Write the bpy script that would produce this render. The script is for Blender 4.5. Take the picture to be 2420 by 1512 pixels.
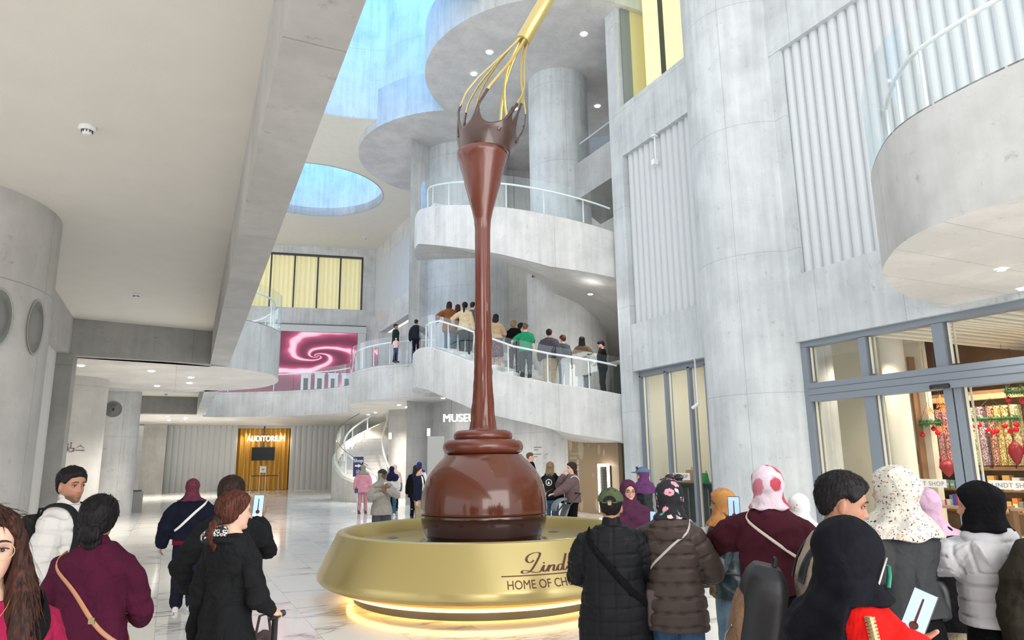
import bpy, bmesh, math, random
import numpy as np
from mathutils import Vector, Matrix, noise as mnoise
from math import sin, cos, pi, radians as R_

random.seed(7); np.random.seed(7)
for o in list(bpy.data.objects): bpy.data.objects.remove(o)
SC = bpy.context.scene
COL = SC.collection

# ---------------------------------------------------------------- camera
FPX = 1640.0; PITCH = R_(11.44); ROLL = 0.0137; YAW = R_(26); CZ = 1.7
_f = Vector((sin(YAW)*cos(PITCH), cos(YAW)*cos(PITCH), sin(PITCH)))
_r = Vector((cos(YAW), -sin(YAW), 0))
_u = _r.cross(_f)
_r2 = _r*cos(ROLL) - _u*sin(ROLL)
_u2 = _r2.cross(_f)
cam = bpy.data.cameras.new('camera'); camo = bpy.data.objects.new('camera', cam); COL.objects.link(camo)
cam.sensor_width = 36; cam.lens = FPX/2420*36; cam.clip_end = 400; cam.clip_start = 0.05
camo.matrix_world = Matrix(((_r2.x, _u2.x, -_f.x, 0), (_r2.y, _u2.y, -_f.y, 0), (_r2.z, _u2.z, -_f.z, CZ), (0, 0, 0, 1)))
SC.camera = camo
# ---------------------------------------------------------------- world, lights, exposure
SC.view_settings.view_transform = 'Standard'; SC.view_settings.look = 'None'
SC.view_settings.gamma = 1; SC.view_settings.use_curve_mapping = False
SC.view_settings.exposure = 0.52
W = bpy.data.worlds.new('world'); SC.world = W; W.use_nodes = True
W.node_tree.nodes['Background'].inputs[0].default_value = (0.97, 0.98, 1.0, 1)
W.node_tree.nodes['Background'].inputs[1].default_value = 1.22

def area(name, loc, size, energy, color=(1, 1, 1), rot=(0, 0, 0), shape='RECTANGLE', spread=pi):
    l = bpy.data.lights.new(name, 'AREA'); l.shape = shape; l.size = size[0]
    if shape in ('RECTANGLE', 'ELLIPSE'): l.size_y = size[1]
    l.energy = energy; l.color = color; l.spread = spread
    o = bpy.data.objects.new(name, l); o.location = loc; o.rotation_euler = rot; COL.objects.link(o); return o
def spot(name, loc, energy, color=(1, .93, .84), angle=100, size=.06, rot=(0, 0, 0)):
    l = bpy.data.lights.new(name, 'SPOT'); l.energy = energy; l.color = color; l.spot_size = R_(angle); l.spot_blend = .7; l.shadow_soft_size = size
    o = bpy.data.objects.new(name, l); o.location = loc; o.rotation_euler = rot; COL.objects.link(o); return o
# daylight falling through the roof wells (bluish) and the strip lamps under the roof
area('roof_well_daylight', (5.0, 22.7, 24.6), (9.5, 9.5), 820, (.20, .54, 1.0), shape='DISK')
area('oval_well_daylight', (6.0, 37.3, 21.3), (6, 6), 380, (.20, .54, 1.0), shape='DISK')
for k_ in range(4): area('ceiling_strip_lamp', (5.2+k_*1.9, 8.0, 18.7), (.35, 13), 170, (1.0, .97, .90))
for p_, e_ in (((14.6, 24.6, 15.97), 420), ((8.4, 24.6, 15.97), 120), ((15.3, 20.5, 6.4), 120), ((9.4, 22.2, 3.98), 150), ((10.3, 19.9, 2.85), 60)): spot('stair_hall_fill', p_, e_, (1, .95, .88), 150, .05)  # added fill spots that brighten the stair hall and museum wall
area('rear_fill_light', (3.0, -9.0, 5.0), (16, 8), 1500, (1.0, .97, .93), rot=(R_(80), 0, 0))  # unseen fill added behind the camera to brighten floor and hall

# ---------------------------------------------------------------- helpers
def P(x, y, z=None, D=None):
    """photo pixel -> point at height z, or at ground distance D"""
    d = _f*FPX + _r2*(x-1210) + _u2*(756-y)
    if z is not None: t = (z-CZ)/d.z
    else: t = D/(d.x*sin(YAW)+d.y*cos(YAW))
    return Vector((d.x*t, d.y*t, CZ+d.z*t))

def tag(o, label=None, cat=None, group=None, kind=None):
    if label: o['label'] = label
    if cat: o['category'] = cat
    if group: o['group'] = group
    if kind: o['kind'] = kind
    return o
def empty(name, loc=(0, 0, 0), rz=0, label=None, cat=None, group=None):
    o = bpy.data.objects.new(name, None); COL.objects.link(o); o.location = loc; o.rotation_euler = (0, 0, rz)
    o.empty_display_size = .1
    return tag(o, label, cat, group)
def copy_tree(o, parent=None):
    c = o.copy(); COL.objects.link(c)
    if parent: c.parent = parent
    for ch in list(KIDS.get(o.name, [])):
        cc = copy_tree(ch, c); KIDS.setdefault(c.name, []).append(cc)
    return c
KIDS = {}

class MB:
    """mesh builder with uv (u = length along, v = height)"""
    def __init__(s): s.v = []; s.f = []; s.uv = []
    def add(s, vs, fs, uvs=None):
        n = len(s.v); s.v += [tuple(p) for p in vs]
        for i, f in enumerate(fs):
            s.f.append([n+k for k in f])
            s.uv.append(uvs[i] if uvs else None)
        return s
    def box(s, a, b, M=None):
        x0, y0, z0 = a; x1, y1, z1 = b
        vs = [(x0,y0,z0),(x1,y0,z0),(x1,y1,z0),(x0,y1,z0),(x0,y0,z1),(x1,y0,z1),(x1,y1,z1),(x0,y1,z1)]
        fs = [(0,3,2,1),(4,5,6,7),(0,1,5,4),(1,2,6,5),(2,3,7,6),(3,0,4,7)]
        uv = []
        for f in fs:
            p = [vs[k] for k in f]
            dx = max(q[0] for q in p)-min(q[0] for q in p); dy = max(q[1] for q in p)-min(q[1] for q in p)
            dz = max(q[2] for q in p)-min(q[2] for q in p)
            if dz < 1e-9: uv.append([(q[0], q[1]) for q in p])
            elif dx < 1e-9: uv.append([(q[1], q[2]) for q in p])
            else: uv.append([(q[0], q[2]) for q in p])
        if M is not None: vs = [tuple(M @ Vector(q)) for q in vs]
        return s.add(vs, fs, uv)
    def tube(s, pts, r, n=10, closed=False, cap=True, flat=1.0, ref=(0, 0, 1)):
        pts = [Vector(p) for p in pts]; m = len(pts)
        rr = r if hasattr(r, '__len__') else [r]*m
        vs = []; cen = Vector(ref[1]) if ref[0] == 'c' else None; ref = Vector((0, 0, 1)) if cen else Vector(ref)
        for i, p in enumerate(pts):
            if cen: ref = p-Vector((cen.x+(p.x-cen.x)*.3, cen.y, cen.z if cen.z else p.z))
            if closed: t = pts[(i+1) % m]-pts[i-1]
            else: t = pts[min(i+1, m-1)]-pts[max(i-1, 0)]
            if t.length < 1e-9: t = Vector((0, 0, 1))
            t.normalize(); a = t.cross(ref)
            if a.length < .05: a = t.cross(Vector((1, 0, .1)))
            a.normalize(); b = a.cross(t)
            for k in range(n):
                th = 2*pi*k/n; vs.append(p+a*cos(th)*rr[i]+b*sin(th)*rr[i]*flat)
        fs = []
        for i in range(m if closed else m-1):
            j = (i+1) % m
            for k in range(n):
                k2 = (k+1) % n; fs.append((i*n+k, i*n+k2, j*n+k2, j*n+k))
        if cap and not closed:
            fs.append(tuple(range(n))); fs.append(tuple((m-1)*n+k for k in reversed(range(n))))
        return s.add(vs, fs)
    def lathe(s, prof, c=(0, 0), n=48, a0=0, a1=2*pi, cap=False):
        full = abs(a1-a0-2*pi) < 1e-6; N = n if full else n+1
        vs = []; L = [0]
        for i in range(1, len(prof)): L.append(L[-1]+math.hypot(prof[i][0]-prof[i-1][0], prof[i][1]-prof[i-1][1]))
        for (r, z) in prof:
            for k in range(N):
                a = a0+(a1-a0)*k/n; vs.append((c[0]+r*cos(a), c[1]+r*sin(a), z))
        fs = []; uv = []
        R0 = max(p[0] for p in prof)
        for i in range(len(prof)-1):
            for k in range(n):
                k2 = (k+1) % N if full else k+1
                fs.append((i*N+k, i*N+k2, (i+1)*N+k2, (i+1)*N+k))
                u0 = R0*(a0+(a1-a0)*k/n); u1 = R0*(a0+(a1-a0)*(k+1)/n); z0 = prof[i][1]; z1 = prof[i+1][1]
                if abs(z1-z0) < .2*abs(prof[i+1][0]-prof[i][0]): z0 = prof[i][0]; z1 = prof[i+1][0]
                uv.append([(u0, z0), (u1, z0), (u1, z1), (u0, z1)])
        if cap:
            fs.append(tuple(range(N))[::-1]); uv.append(None); fs.append(tuple((len(prof)-1)*N+k for k in range(N))); uv.append(None)
        return s.add(vs, fs, uv)
    def ribbon(s, pts, z0, z1, uoff=0):
        """vertical strip along pts; z0,z1 scalars or lists"""
        m = len(pts); Z0 = z0 if hasattr(z0, '__len__') else [z0]*m; Z1 = z1 if hasattr(z1, '__len__') else [z1]*m
        vs = []; fs = []; uv = []; L = [uoff]
        for i in range(1, m): L.append(L[-1]+math.hypot(pts[i][0]-pts[i-1][0], pts[i][1]-pts[i-1][1]))
        for i, p in enumerate(pts): vs += [(p[0], p[1], Z0[i]), (p[0], p[1], Z1[i])]
        for i in range(m-1):
            fs.append((2*i, 2*i+2, 2*i+3, 2*i+1)); uv.append([(L[i], Z0[i]), (L[i+1], Z0[i+1]), (L[i+1], Z1[i+1]), (L[i], Z1[i])])
        return s.add(vs, fs, uv)
    def poly(s, pts, z):
        return s.add([(p[0], p[1], z) for p in pts], [tuple(range(len(pts)))], [[(p[0], p[1]) for p in pts]])
    def prism(s, pts, z0, z1):
        s.poly(pts, z0); s.poly(pts, z1); s.ribbon(list(pts)+[pts[0]], z0, z1); return s
    def build(s, name, mat, parent=None, smooth=False, auto=None, weld=False):
        me = bpy.data.meshes.new(name); me.from_pydata(s.v, [], s.f)
        if any(u for u in s.uv):
            ul = me.uv_layers.new(name='UVMap'); k = 0
            for fi, f in enumerate(s.f):
                u = s.uv[fi]
                for j in range(len(f)):
                    ul.data[k].uv = u[j] if u else (0, 0); k += 1
        if weld:
            bm = bmesh.new(); bm.from_mesh(me); bmesh.ops.remove_doubles(bm, verts=bm.verts, dist=1e-4)
            bmesh.ops.recalc_face_normals(bm, faces=bm.faces); bm.to_mesh(me); bm.free()
        if smooth:
            me.polygons.foreach_set('use_smooth', [True]*len(me.polygons))
            if auto:
                try: me.set_sharp_from_angle(angle=R_(auto))
                except Exception: pass
        o = bpy.data.objects.new(name, me); COL.objects.link(o)
        if mat: me.materials.append(mat)
        if parent is not None: o.parent = parent; KIDS.setdefault(parent.name, []).append(o)
        return o
_sn = [0]
def struct(o): o['kind'] = 'structure'; return o
def solid(o, t, off=-1):
    m = o.modifiers.new('solid', 'SOLIDIFY'); m.thickness = t; m.offset = off; return o
def bevel(o, w, seg=2):
    m = o.modifiers.new('bev', 'BEVEL'); m.width = w; m.segments = seg; m.limit_method = 'ANGLE'; return o
def spline(pts, n=10, closed=False):
    out = []; m = len(pts); pts = [Vector(p) for p in pts]
    rng = range(m) if closed else range(m-1)
    for i in rng:
        if closed: p0, p1, p2, p3 = pts[i-1], pts[i], pts[(i+1) % m], pts[(i+2) % m]
        else: p0, p1, p2, p3 = pts[max(i-1, 0)], pts[i], pts[i+1], pts[min(i+2, m-1)]
        for k in range(n):
            t = k/n; out.append(.5*((2*p1)+(p2-p0)*t+(2*p0-5*p1+4*p2-p3)*t*t+(3*p1-p0-3*p2+p3)*t**3))
    if not closed: out.append(pts[-1])
    return out
def arc(c, r, a0, a1, n=32):
    return [(c[0]+r*cos(R_(a0+(a1-a0)*k/n)), c[1]+r*sin(R_(a0+(a1-a0)*k/n))) for k in range(n+1)]

# ---------------------------------------------------------------- materials
MATS = {}
def _new(name):
    m = bpy.data.materials.new(name); m.use_nodes = True
    nt = m.node_tree; b = nt.nodes['Principled BSDF']; return m, nt, b
def plain(name, col, rough=.6, metal=0, coat=0, bump=0, bscale=200, var=0, vscale=3, emit=0, spec=.5):
    if name in MATS: return MATS[name]
    m, nt, b = _new(name)
    b.inputs['Base Color'].default_value = (*col, 1); b.inputs['Roughness'].default_value = rough
    b.inputs['Metallic'].default_value = metal; b.inputs['Coat Weight'].default_value = coat; b.inputs['Coat Roughness'].default_value = .05
    b.inputs['Specular IOR Level'].default_value = spec
    if emit:
        b.inputs['Emission Color'].default_value = (*col, 1); b.inputs['Emission Strength'].default_value = emit
    tc = nt.nodes.new('ShaderNodeTexCoord')
    if var:
        n = nt.nodes.new('ShaderNodeTexNoise'); n.inputs['Scale'].default_value = vscale; n.inputs['Detail'].default_value = 5
        nt.links.new(tc.outputs['Object'], n.inputs['Vector'])
        r = nt.nodes.new('ShaderNodeValToRGB'); r.color_ramp.elements[0].position = .3; r.color_ramp.elements[1].position = .7
        r.color_ramp.elements[0].color = tuple(c*(1-var) for c in col)+(1,); r.color_ramp.elements[1].color = tuple(min(1, c*(1+var)) for c in col)+(1,)
        nt.links.new(n.outputs['Fac'], r.inputs['Fac']); nt.links.new(r.outputs['Color'], b.inputs['Base Color'])
    if bump:
        n = nt.nodes.new('ShaderNodeTexNoise'); n.inputs['Scale'].default_value = bscale; n.inputs['Detail'].default_value = 3
        nt.links.new(tc.outputs['Object'], n.inputs['Vector'])
        bp = nt.nodes.new('ShaderNodeBump'); bp.inputs['Strength'].default_value = bump; bp.inputs['Distance'].default_value = .01
        nt.links.new(n.outputs['Fac'], bp.inputs['Height']); nt.links.new(bp.outputs['Normal'], b.inputs['Normal'])
    MATS[name] = m; return m
def concrete(name, col=(.62, .64, .64), seams=(2.4, 2.75), streak=.5, soff=0):
    """board-marked concrete: mottling, vertical streaks, pores, formwork seams (uses the uv in metres)"""
    if name in MATS: return MATS[name]
    m, nt, b = _new(name); N = nt.nodes.new; L = nt.links.new
    b.inputs['Roughness'].default_value = .62
    tc = N('ShaderNodeTexCoord')
    n1 = N('ShaderNodeTexNoise'); n1.inputs['Scale'].default_value = .9; n1.inputs['Detail'].default_value = 8; n1.inputs['Roughness'].default_value = .62
    L(tc.outputs['Object'], n1.inputs['Vector'])
    mp = N('ShaderNodeMapping'); mp.inputs['Scale'].default_value = (5, 5, .35); L(tc.outputs['Object'], mp.inputs['Vector'])
    n2 = N('ShaderNodeTexNoise'); n2.inputs['Scale'].default_value = 1.3; n2.inputs['Detail'].default_value = 6; L(mp.outputs[0], n2.inputs['Vector'])
    mx = N('ShaderNodeMath'); mx.operation = 'MULTIPLY_ADD'; mx.inputs[1].default_value = streak; L(n2.outputs['Fac'], mx.inputs[0]); L(n1.outputs['Fac'], mx.inputs[2])
    r = N('ShaderNodeValToRGB'); e = r.color_ramp.elements
    e[0].position = .50; e[0].color = (*[c*.76 for c in col], 1); e[1].position = .95; e[1].color = (*[min(1, c*1.1) for c in col], 1)
    L(mx.outputs[0], r.inputs['Fac'])
    # pores and stains
    n3 = N('ShaderNodeTexNoise'); n3.inputs['Scale'].default_value = 5.5; n3.inputs['Detail'].default_value = 10; n3.inputs['Roughness'].default_value = .7
    L(tc.outputs['Object'], n3.inputs['Vector'])
    r3 = N('ShaderNodeValToRGB'); r3.color_ramp.elements[0].position = .28; r3.color_ramp.elements[0].color = (.66, .66, .65, 1); r3.color_ramp.elements[1].position = .40; r3.color_ramp.elements[1].color = (1, 1, 1, 1)
    L(n3.outputs['Fac'], r3.inputs['Fac'])
    mu = N('ShaderNodeMix'); mu.data_type = 'RGBA'; mu.blend_type = 'MULTIPLY'; mu.inputs['Factor'].default_value = 1
    L(r.outputs['Color'], mu.inputs['A']); L(r3.outputs['Color'], mu.inputs['B'])
    out = mu.outputs['Result']
    if seams:
        br = N('ShaderNodeTexBrick'); br.offset = .0; br.inputs['Scale'].default_value = 1; br.inputs['Mortar Size'].default_value = .009; br.inputs['Mortar Smooth'].default_value = .6
        br.inputs['Brick Width'].default_value = seams[0]; br.inputs['Row Height'].default_value = seams[1]
        br.inputs['Color1'].default_value = (1, 1, 1, 1); br.inputs['Color2'].default_value = (.955, .96, .965, 1); br.inputs['Mortar'].default_value = (.66, .66, .66, 1)
        m2 = N('ShaderNodeMapping'); m2.inputs['Location'].default_value = (soff, .06, 0); L(tc.outputs['UV'], m2.inputs['Vector']); L(m2.outputs[0], br.inputs['Vector'])
        m3 = N('ShaderNodeMix'); m3.data_type = 'RGBA'; m3.blend_type = 'MULTIPLY'; m3.inputs['Factor'].default_value = 1
        L(out, m3.inputs['A']); L(br.outputs['Color'], m3.inputs['B']); out = m3.outputs['Result']
    L(out, b.inputs['Base Color'])
    bp = N('ShaderNodeBump'); bp.inputs['Strength'].default_value = .15; bp.inputs['Distance'].default_value = .02; L(n3.outputs['Fac'], bp.inputs['Height']); L(bp.outputs['Normal'], b.inputs['Normal'])
    MATS[name] = m; return m
def glassmat(name='clear_glass', tint=(.93, .965, .955), refl=.10):
    if name in MATS: return MATS[name]
    m, nt, b = _new(name); N = nt.nodes.new; L = nt.links.new
    nt.nodes.remove(b); out = nt.nodes['Material Output']
    t = N('ShaderNodeBsdfTransparent'); t.inputs[0].default_value = (*tint, 1)
    g = N('ShaderNodeBsdfGlossy'); g.inputs['Roughness'].default_value = .02; g.inputs['Color'].default_value = (.9, .97, 1, 1)
    fr = N('ShaderNodeLayerWeight'); fr.inputs['Blend'].default_value = .5; pw = N('ShaderNodeMath'); pw.operation = 'POWER'; pw.inputs[1].default_value = 4; L(fr.outputs['Facing'], pw.inputs[0])
    ma = N('ShaderNodeMath'); ma.operation = 'MULTIPLY_ADD'; ma.inputs[1].default_value = .55; ma.inputs[2].default_value = refl*.3; L(pw.outputs[0], ma.inputs[0])
    mix = N('ShaderNodeMixShader'); L(ma.outputs[0], mix.inputs['Fac']); L(t.outputs[0], mix.inputs[1]); L(g.outputs[0], mix.inputs[2]); L(mix.outputs[0], out.inputs['Surface'])
    MATS[name] = m; return m
def emis(name, col, s):
    if name in MATS: return MATS[name]
    m, nt, b = _new(name); b.inputs['Base Color'].default_value = (*col, 1); b.inputs['Emission Color'].default_value = (*col, 1); b.inputs['Emission Strength'].default_value = s
    MATS[name] = m; return m
def marble():
    m, nt, b = _new('marble_floor'); N = nt.nodes.new; L = nt.links.new
    tc = N('ShaderNodeTexCoord')
    br = N('ShaderNodeTexBrick'); br.offset = .4; br.inputs['Scale'].default_value = 1; br.inputs['Mortar Size'].default_value = .0035; br.inputs['Mortar Smooth'].default_value = .1
    br.inputs['Brick Width'].default_value = 1.5; br.inputs['Row Height'].default_value = .75
    br.inputs['Color1'].default_value = (1, 1, 1, 1); br.inputs['Color2'].default_value = (.93, .93, .93, 1); br.inputs['Mortar'].default_value = (.62, .60, .57, 1)
    rot = N('ShaderNodeMapping'); rot.inputs['Rotation'].default_value = (0, 0, R_(90)); L(tc.outputs['Object'], rot.inputs['Vector']); L(rot.outputs[0], br.inputs['Vector'])
    # per-tile offset of the veins
    ad = N('ShaderNodeVectorMath'); ad.operation = 'MULTIPLY_ADD'; ad.inputs[1].default_value = (40, 40, 40); L(br.outputs['Color'], ad.inputs[0]); L(tc.outputs['Object'], ad.inputs[2])
    ns = N('ShaderNodeTexNoise'); ns.inputs['Scale'].default_value = .55; ns.inputs['Detail'].default_value = 6; ns.inputs['Roughness'].default_value = .55; ns.inputs['Distortion'].default_value = .35
    mp = N('ShaderNodeMapping'); mp.inputs['Rotation'].default_value = (0, 0, R_(32)); mp.inputs['Scale'].default_value = (.55, 1.7, 1); L(ad.outputs[0], mp.inputs['Vector']); L(mp.outputs[0], ns.inputs['Vector'])
    sb = N('ShaderNodeMath'); sb.operation = 'SUBTRACT'; sb.inputs[1].default_value = .5; L(ns.outputs['Fac'], sb.inputs[0])
    ab = N('ShaderNodeMath'); ab.operation = 'ABSOLUTE'; L(sb.outputs[0], ab.inputs[0])
    r = N('ShaderNodeValToRGB'); e = r.color_ramp.elements; e[0].position = 0; e[0].color = (.42, .42, .43, 1); e[1].position = .012; e[1].color = (.84, .84, .83, 1)
    e2 = r.color_ramp.elements.new(.05); e2.color = (.93, .92, .90, 1)
    L(ab.outputs[0], r.inputs['Fac'])
    # break the veins up
    n2 = N('ShaderNodeTexNoise'); n2.inputs['Scale'].default_value = .8; L(ad.outputs[0], n2.inputs['Vector'])
    r2 = N('ShaderNodeValToRGB'); r2.color_ramp.elements[0].position = .5; r2.color_ramp.elements[1].position = .6; L(n2.outputs['Fac'], r2.inputs['Fac'])
    mx = N('ShaderNodeMix'); mx.data_type = 'RGBA'; L(r2.outputs['Color'], mx.inputs['Factor']); mx.inputs['B'].default_value = (.95, .935, .905, 1); L(r.outputs['Color'], mx.inputs['A'])
    mu = N('ShaderNodeMix'); mu.data_type = 'RGBA'; mu.blend_type = 'MULTIPLY'; mu.inputs['Factor'].default_value = 1; L(mx.outputs['Result'], mu.inputs['A']); L(br.outputs['Color'], mu.inputs['B'])
    L(mu.outputs['Result'], b.inputs['Base Color']); b.inputs['Roughness'].default_value = .09; b.inputs['Specular IOR Level'].default_value = .6
    return m

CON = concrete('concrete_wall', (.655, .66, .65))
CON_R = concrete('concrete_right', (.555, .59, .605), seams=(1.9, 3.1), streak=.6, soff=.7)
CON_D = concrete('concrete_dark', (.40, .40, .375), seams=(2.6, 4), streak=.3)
CON_N = concrete('concrete_beam', (.60, .59, .57), seams=(3.4, 4), streak=.2)
SOFF = concrete('soffit_board', (.83, .81, .78), seams=(6, .9), streak=.1)
PLASTER = plain('cream_plaster', (.80, .765, .70), .9, bump=.15, bscale=60, var=.02, vscale=2)
PLASTER2 = plain('pale_plaster', (.80, .77, .68), .9, bump=.1, bscale=60, var=.02)
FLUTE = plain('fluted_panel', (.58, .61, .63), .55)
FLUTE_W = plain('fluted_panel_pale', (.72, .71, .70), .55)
WHITE = plain('white_metal', (.86, .87, .87), .35)
GREY = plain('grey_frame', (.21, .245, .29), .45)
DARK = plain('dark_frame', (.05, .055, .06), .4)
GLASS = glassmat()
GLASS_B = glassmat('balustrade_glass', (.965, .985, .985), .12)
# ================================================================ the building
def sx(o): return struct(o)
MB().poly([(-14, -14), (34, -14), (34, 64), (-14, 64)], 0).build('floor', marble()); sx(bpy.data.objects['floor'])

def slab(name, pts, z0, z1, mf, ms=None, md=None):
    """closed outline: fascia, soffit, deck"""
    o = sx(MB().ribbon(list(pts)+[pts[0]], z0, z1).build(name, mf, smooth=True, auto=30))
    a = MB().poly(pts[::-1], z0).build('soffit', ms or SOFF, o); MB().poly(pts, z1).build('deck', md or CON, o); return o
def wallbox(name, a, b, mat=None): return sx(MB().box(a, b).build(name, mat or CON))
def flutes(name, p0, p1, z0, z1, sp, depth, mat, side=1, seg=7, sharp=True):
    """row of convex vertical ribs between two ground points; side=+1 bulges to the left of p0->p1"""
    p0 = Vector(p0); p1 = Vector(p1); L = (p1-p0).length; d = (p1-p0)/L; n = Vector((-d.y, d.x))*side
    N = max(1, round(L/sp)); w = L/N; pts = []
    for i in range(N):
        for k in range(seg):
            t = k/(seg-1); pts.append(p0+d*(i*w+t*w*.985)+n*depth*math.sin(pi*t)**.6)
    m = MB().ribbon(pts, z0, z1)
    back = [p0-n*.06, p1-n*.06]
    m.add([(p.x, p.y, z1) for p in pts]+[(back[1].x, back[1].y, z1), (back[0].x, back[0].y, z1)], [tuple(range(len(pts)+2))])
    m.add([(p.x, p.y, z0) for p in pts]+[(back[1].x, back[1].y, z0), (back[0].x, back[0].y, z0)], [tuple(range(len(pts)+2))])
    return sx(m.build(name, mat))

# ---- left lobby: low ceiling, long beam, cross beam, lintel, fluted wall, piers
XL = lambda y: .33+.0225*y
XR = lambda y: .70+.0265*y
o = sx(MB().poly([(-14, -10), (XL(-10), -10), (XL(19.2), 19.2), (-2.17, 18.7), (-14, 18.7)][::-1], 5.05).build('ceiling', PLASTER))
b_ = MB(); q = [(XL(-10), -10), (XR(-10), -10), (XR(19.3), 19.3), (XL(19.05), 19.05)]
b_.prism(q, 4.2, 5.56); bo = sx(b_.build('trim_1', CON_N))
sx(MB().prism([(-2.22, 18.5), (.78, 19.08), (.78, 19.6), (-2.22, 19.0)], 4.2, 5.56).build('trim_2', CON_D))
sx(MB().prism([(-2.22, 10.0), (-2.22, 18.5), (-2.75, 18.5), (-2.75, 10.0)], 4.2, 5.56).build('trim_3', CON_N))
flutes('wall_left', (-2.5, 11.5), (-2.5, 18.3), 0, 4.2, .31, .07, FLUTE_W, side=-1)
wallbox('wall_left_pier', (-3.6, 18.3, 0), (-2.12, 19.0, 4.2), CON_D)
# near round column with two round sound openings, their shade painted as dark grey discs
lc = (-3.27, 11.0)
sx(MB().lathe([(1.68, 0), (1.68, 5.1)], lc, 72).build('wall_left_column', CON_N, smooth=True))
sx(MB().poly([(XL(19.2), 19), (XL(19.2), -10), (-14, -10), (-14, 19)][::-1], 5.56).build('ceiling_slab_top', CON))
def round_speaker(name, c, r, a, z, R, label, deep=.10, ring=True, sy=1.0):
    e = empty(name, (c[0]+r*cos(a), c[1]+r*sin(a), z), a, label, 'wall speaker', 'round speakers set into the columns')
    m = MB(); n = 40
    # near-flush rim ring, cone, inner disc (x outwards); dark grey paints the recess shade
    prof = [(R*1.0, .012), (R*.97, .018), (R*.93, .004)]
    def ringm(prof):
        vs = []; fs = []
        for (rr, xx) in prof:
            for k in range(n):
                t = 2*pi*k/n; yy = rr*cos(t)*sy; vs.append((xx+.012-(r-math.sqrt(max(r*r-yy*yy, 0))), yy, rr*sin(t)))
        for i in range(len(prof)-1):
            for k in range(n): fs.append((i*n+k, i*n+(k+1) % n, (i+1)*n+(k+1) % n, (i+1)*n+k))
        return vs, fs
    vs, fs = ringm(prof); m.add(vs, fs); m.build('rim', CONG, e, smooth=True)
    vs, fs = ringm([(R*.93, .004), (R*.6, .006), (R*.55, .035), (R*.2, .045), (.001, .045)]); MB().add(vs, fs).build('cone', plain('speaker_recess_shade', (.20, .21, .20), .8), e, smooth=True)
    if ring: MB().tube([(.04, 0, -.02), (.11, 0, 0)], [.045, .03], 12).build('driver', DARK, e, smooth=True)
    return e
CONG = plain('niche_grey', (.36, .37, .36), .8)
round_speaker('column_speaker', lc, 1.68, math.atan2(9.95-11.0, -1.96+3.27)+.365, 3.45, .36, 'grey round speaker opening on near left column, beside the pale fluted wall', ring=False, sy=.55)
round_speaker('column_speaker', lc, 1.68, math.atan2(9.95-11.0, -1.96+3.27)-.01, 3.45, .36, 'grey round speaker opening on near left column, cut by the left picture edge', ring=False, sy=.55)

# round gallery slab over the left lobby
B1 = spline([(-14, 18.9), (-2, 18.9), (.80, 19.45), (1.75, 19.95), (2.55, 21.0), (2.83, 22.2), (2.84, 23.4), (2.42, 24.9), (.9, 26.5), (-.96, 27.1), (-3.2, 27.2), (-14, 27.2)], 8)
slab('ceiling_left_gallery', [(p.x, p.y) for p in B1], 4.2, 5.56, CON_R)
# columns beyond
sx(MB().lathe([(.98, 0), (.98, 4.2)], (-2.75, 23.7), 48).build('wall_column_sanitary', CON_N, smooth=True))
sx(MB().lathe([(.92, 0), (.92, 5.05)], (-1.98, 28.6), 48).build('wall_column_speaker', CON, smooth=True))
round_speaker('column_speaker', (-1.98, 28.6), .92, math.atan2(-28.6, 1.98)+.05, 3.62, .28, 'round grey speaker with black driver on the far slim column')
sx(MB().ribbon([(-3.7, 19), (-3.7, 29)], 0, 4.2).build('wall_left_mid', CON_N))
sx(MB().ribbon([(-2.1, 29), (-2.1, 54), (-.3, 54)], 0, 5.05).build('wall_left_far', SOFF))
wallbox('wall_left_end', (-1.55, 48.9, 0), (-.25, 52, 4.25), CON_N)
MB().box((-3.66, 24.9, 0), (-3.60, 26.2, 2.6)).build('door_2', WHITE); sx(bpy.data.objects['door_2'])
# second low ceiling, cross beam and long beam
sx(MB().poly([(-6, 26), (1.0, 26), (1.1, 39), (-6, 39)][::-1], 5.05).build('ceiling_far_low', PLASTER2))
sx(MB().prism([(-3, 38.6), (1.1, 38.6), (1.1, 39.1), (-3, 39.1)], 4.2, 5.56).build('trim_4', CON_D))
sx(MB().prism([(.92, 26.0), (1.35, 26.0), (1.5, 39.2), (1.08, 39.2)], 4.2, 5.56).build('trim_5', CON))
# ---- far deck with its bulging edge
edge = spline([(1.35, 39.2), (1.9, 40.9), (5.1, 39.3), (7.2, 37.0), (7.95, 34.7), (7.45, 32.4), (6.95, 30.7), (6.95, 29.0), (7.5, 27.4), (8.6, 26.2), (10.2, 25.5)], 8)
deck = [(p.x, p.y) for p in edge]+[(19, 25.5), (19, 50.5), (-3, 50.5), (-3, 39.2)]
slab('ceiling_far_deck', deck, 4.2, 5.56, CON)
# ---- auditorium wall
AY = lambda x: 50.2-.2*x
for a, b, m in ((-.25, 3.95, FLUTE), (7.2, 13.5, FLUTE)):
    flutes('wall_back_panels', (a, AY(a)), (b, AY(b)), 0, 4.2, .36, .05, m, side=-1)
sx(MB().ribbon([(3.93, AY(3.95)), (3.93, AY(3.95)+.9), (7.22, AY(7.2)+.9), (7.22, AY(7.2))], 0, 4.2).build('wall_back_niche', plain('ochre_back', (.45, .27, .07), .8)))
sx(MB().prism([(-.3, AY(-.3)-.02), (13.6, AY(13.6)-.02), (13.6, AY(13.6)+.3), (-.3, AY(-.3)+.3)], 4.02, 4.2).build('trim_6', CON_N))
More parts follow.
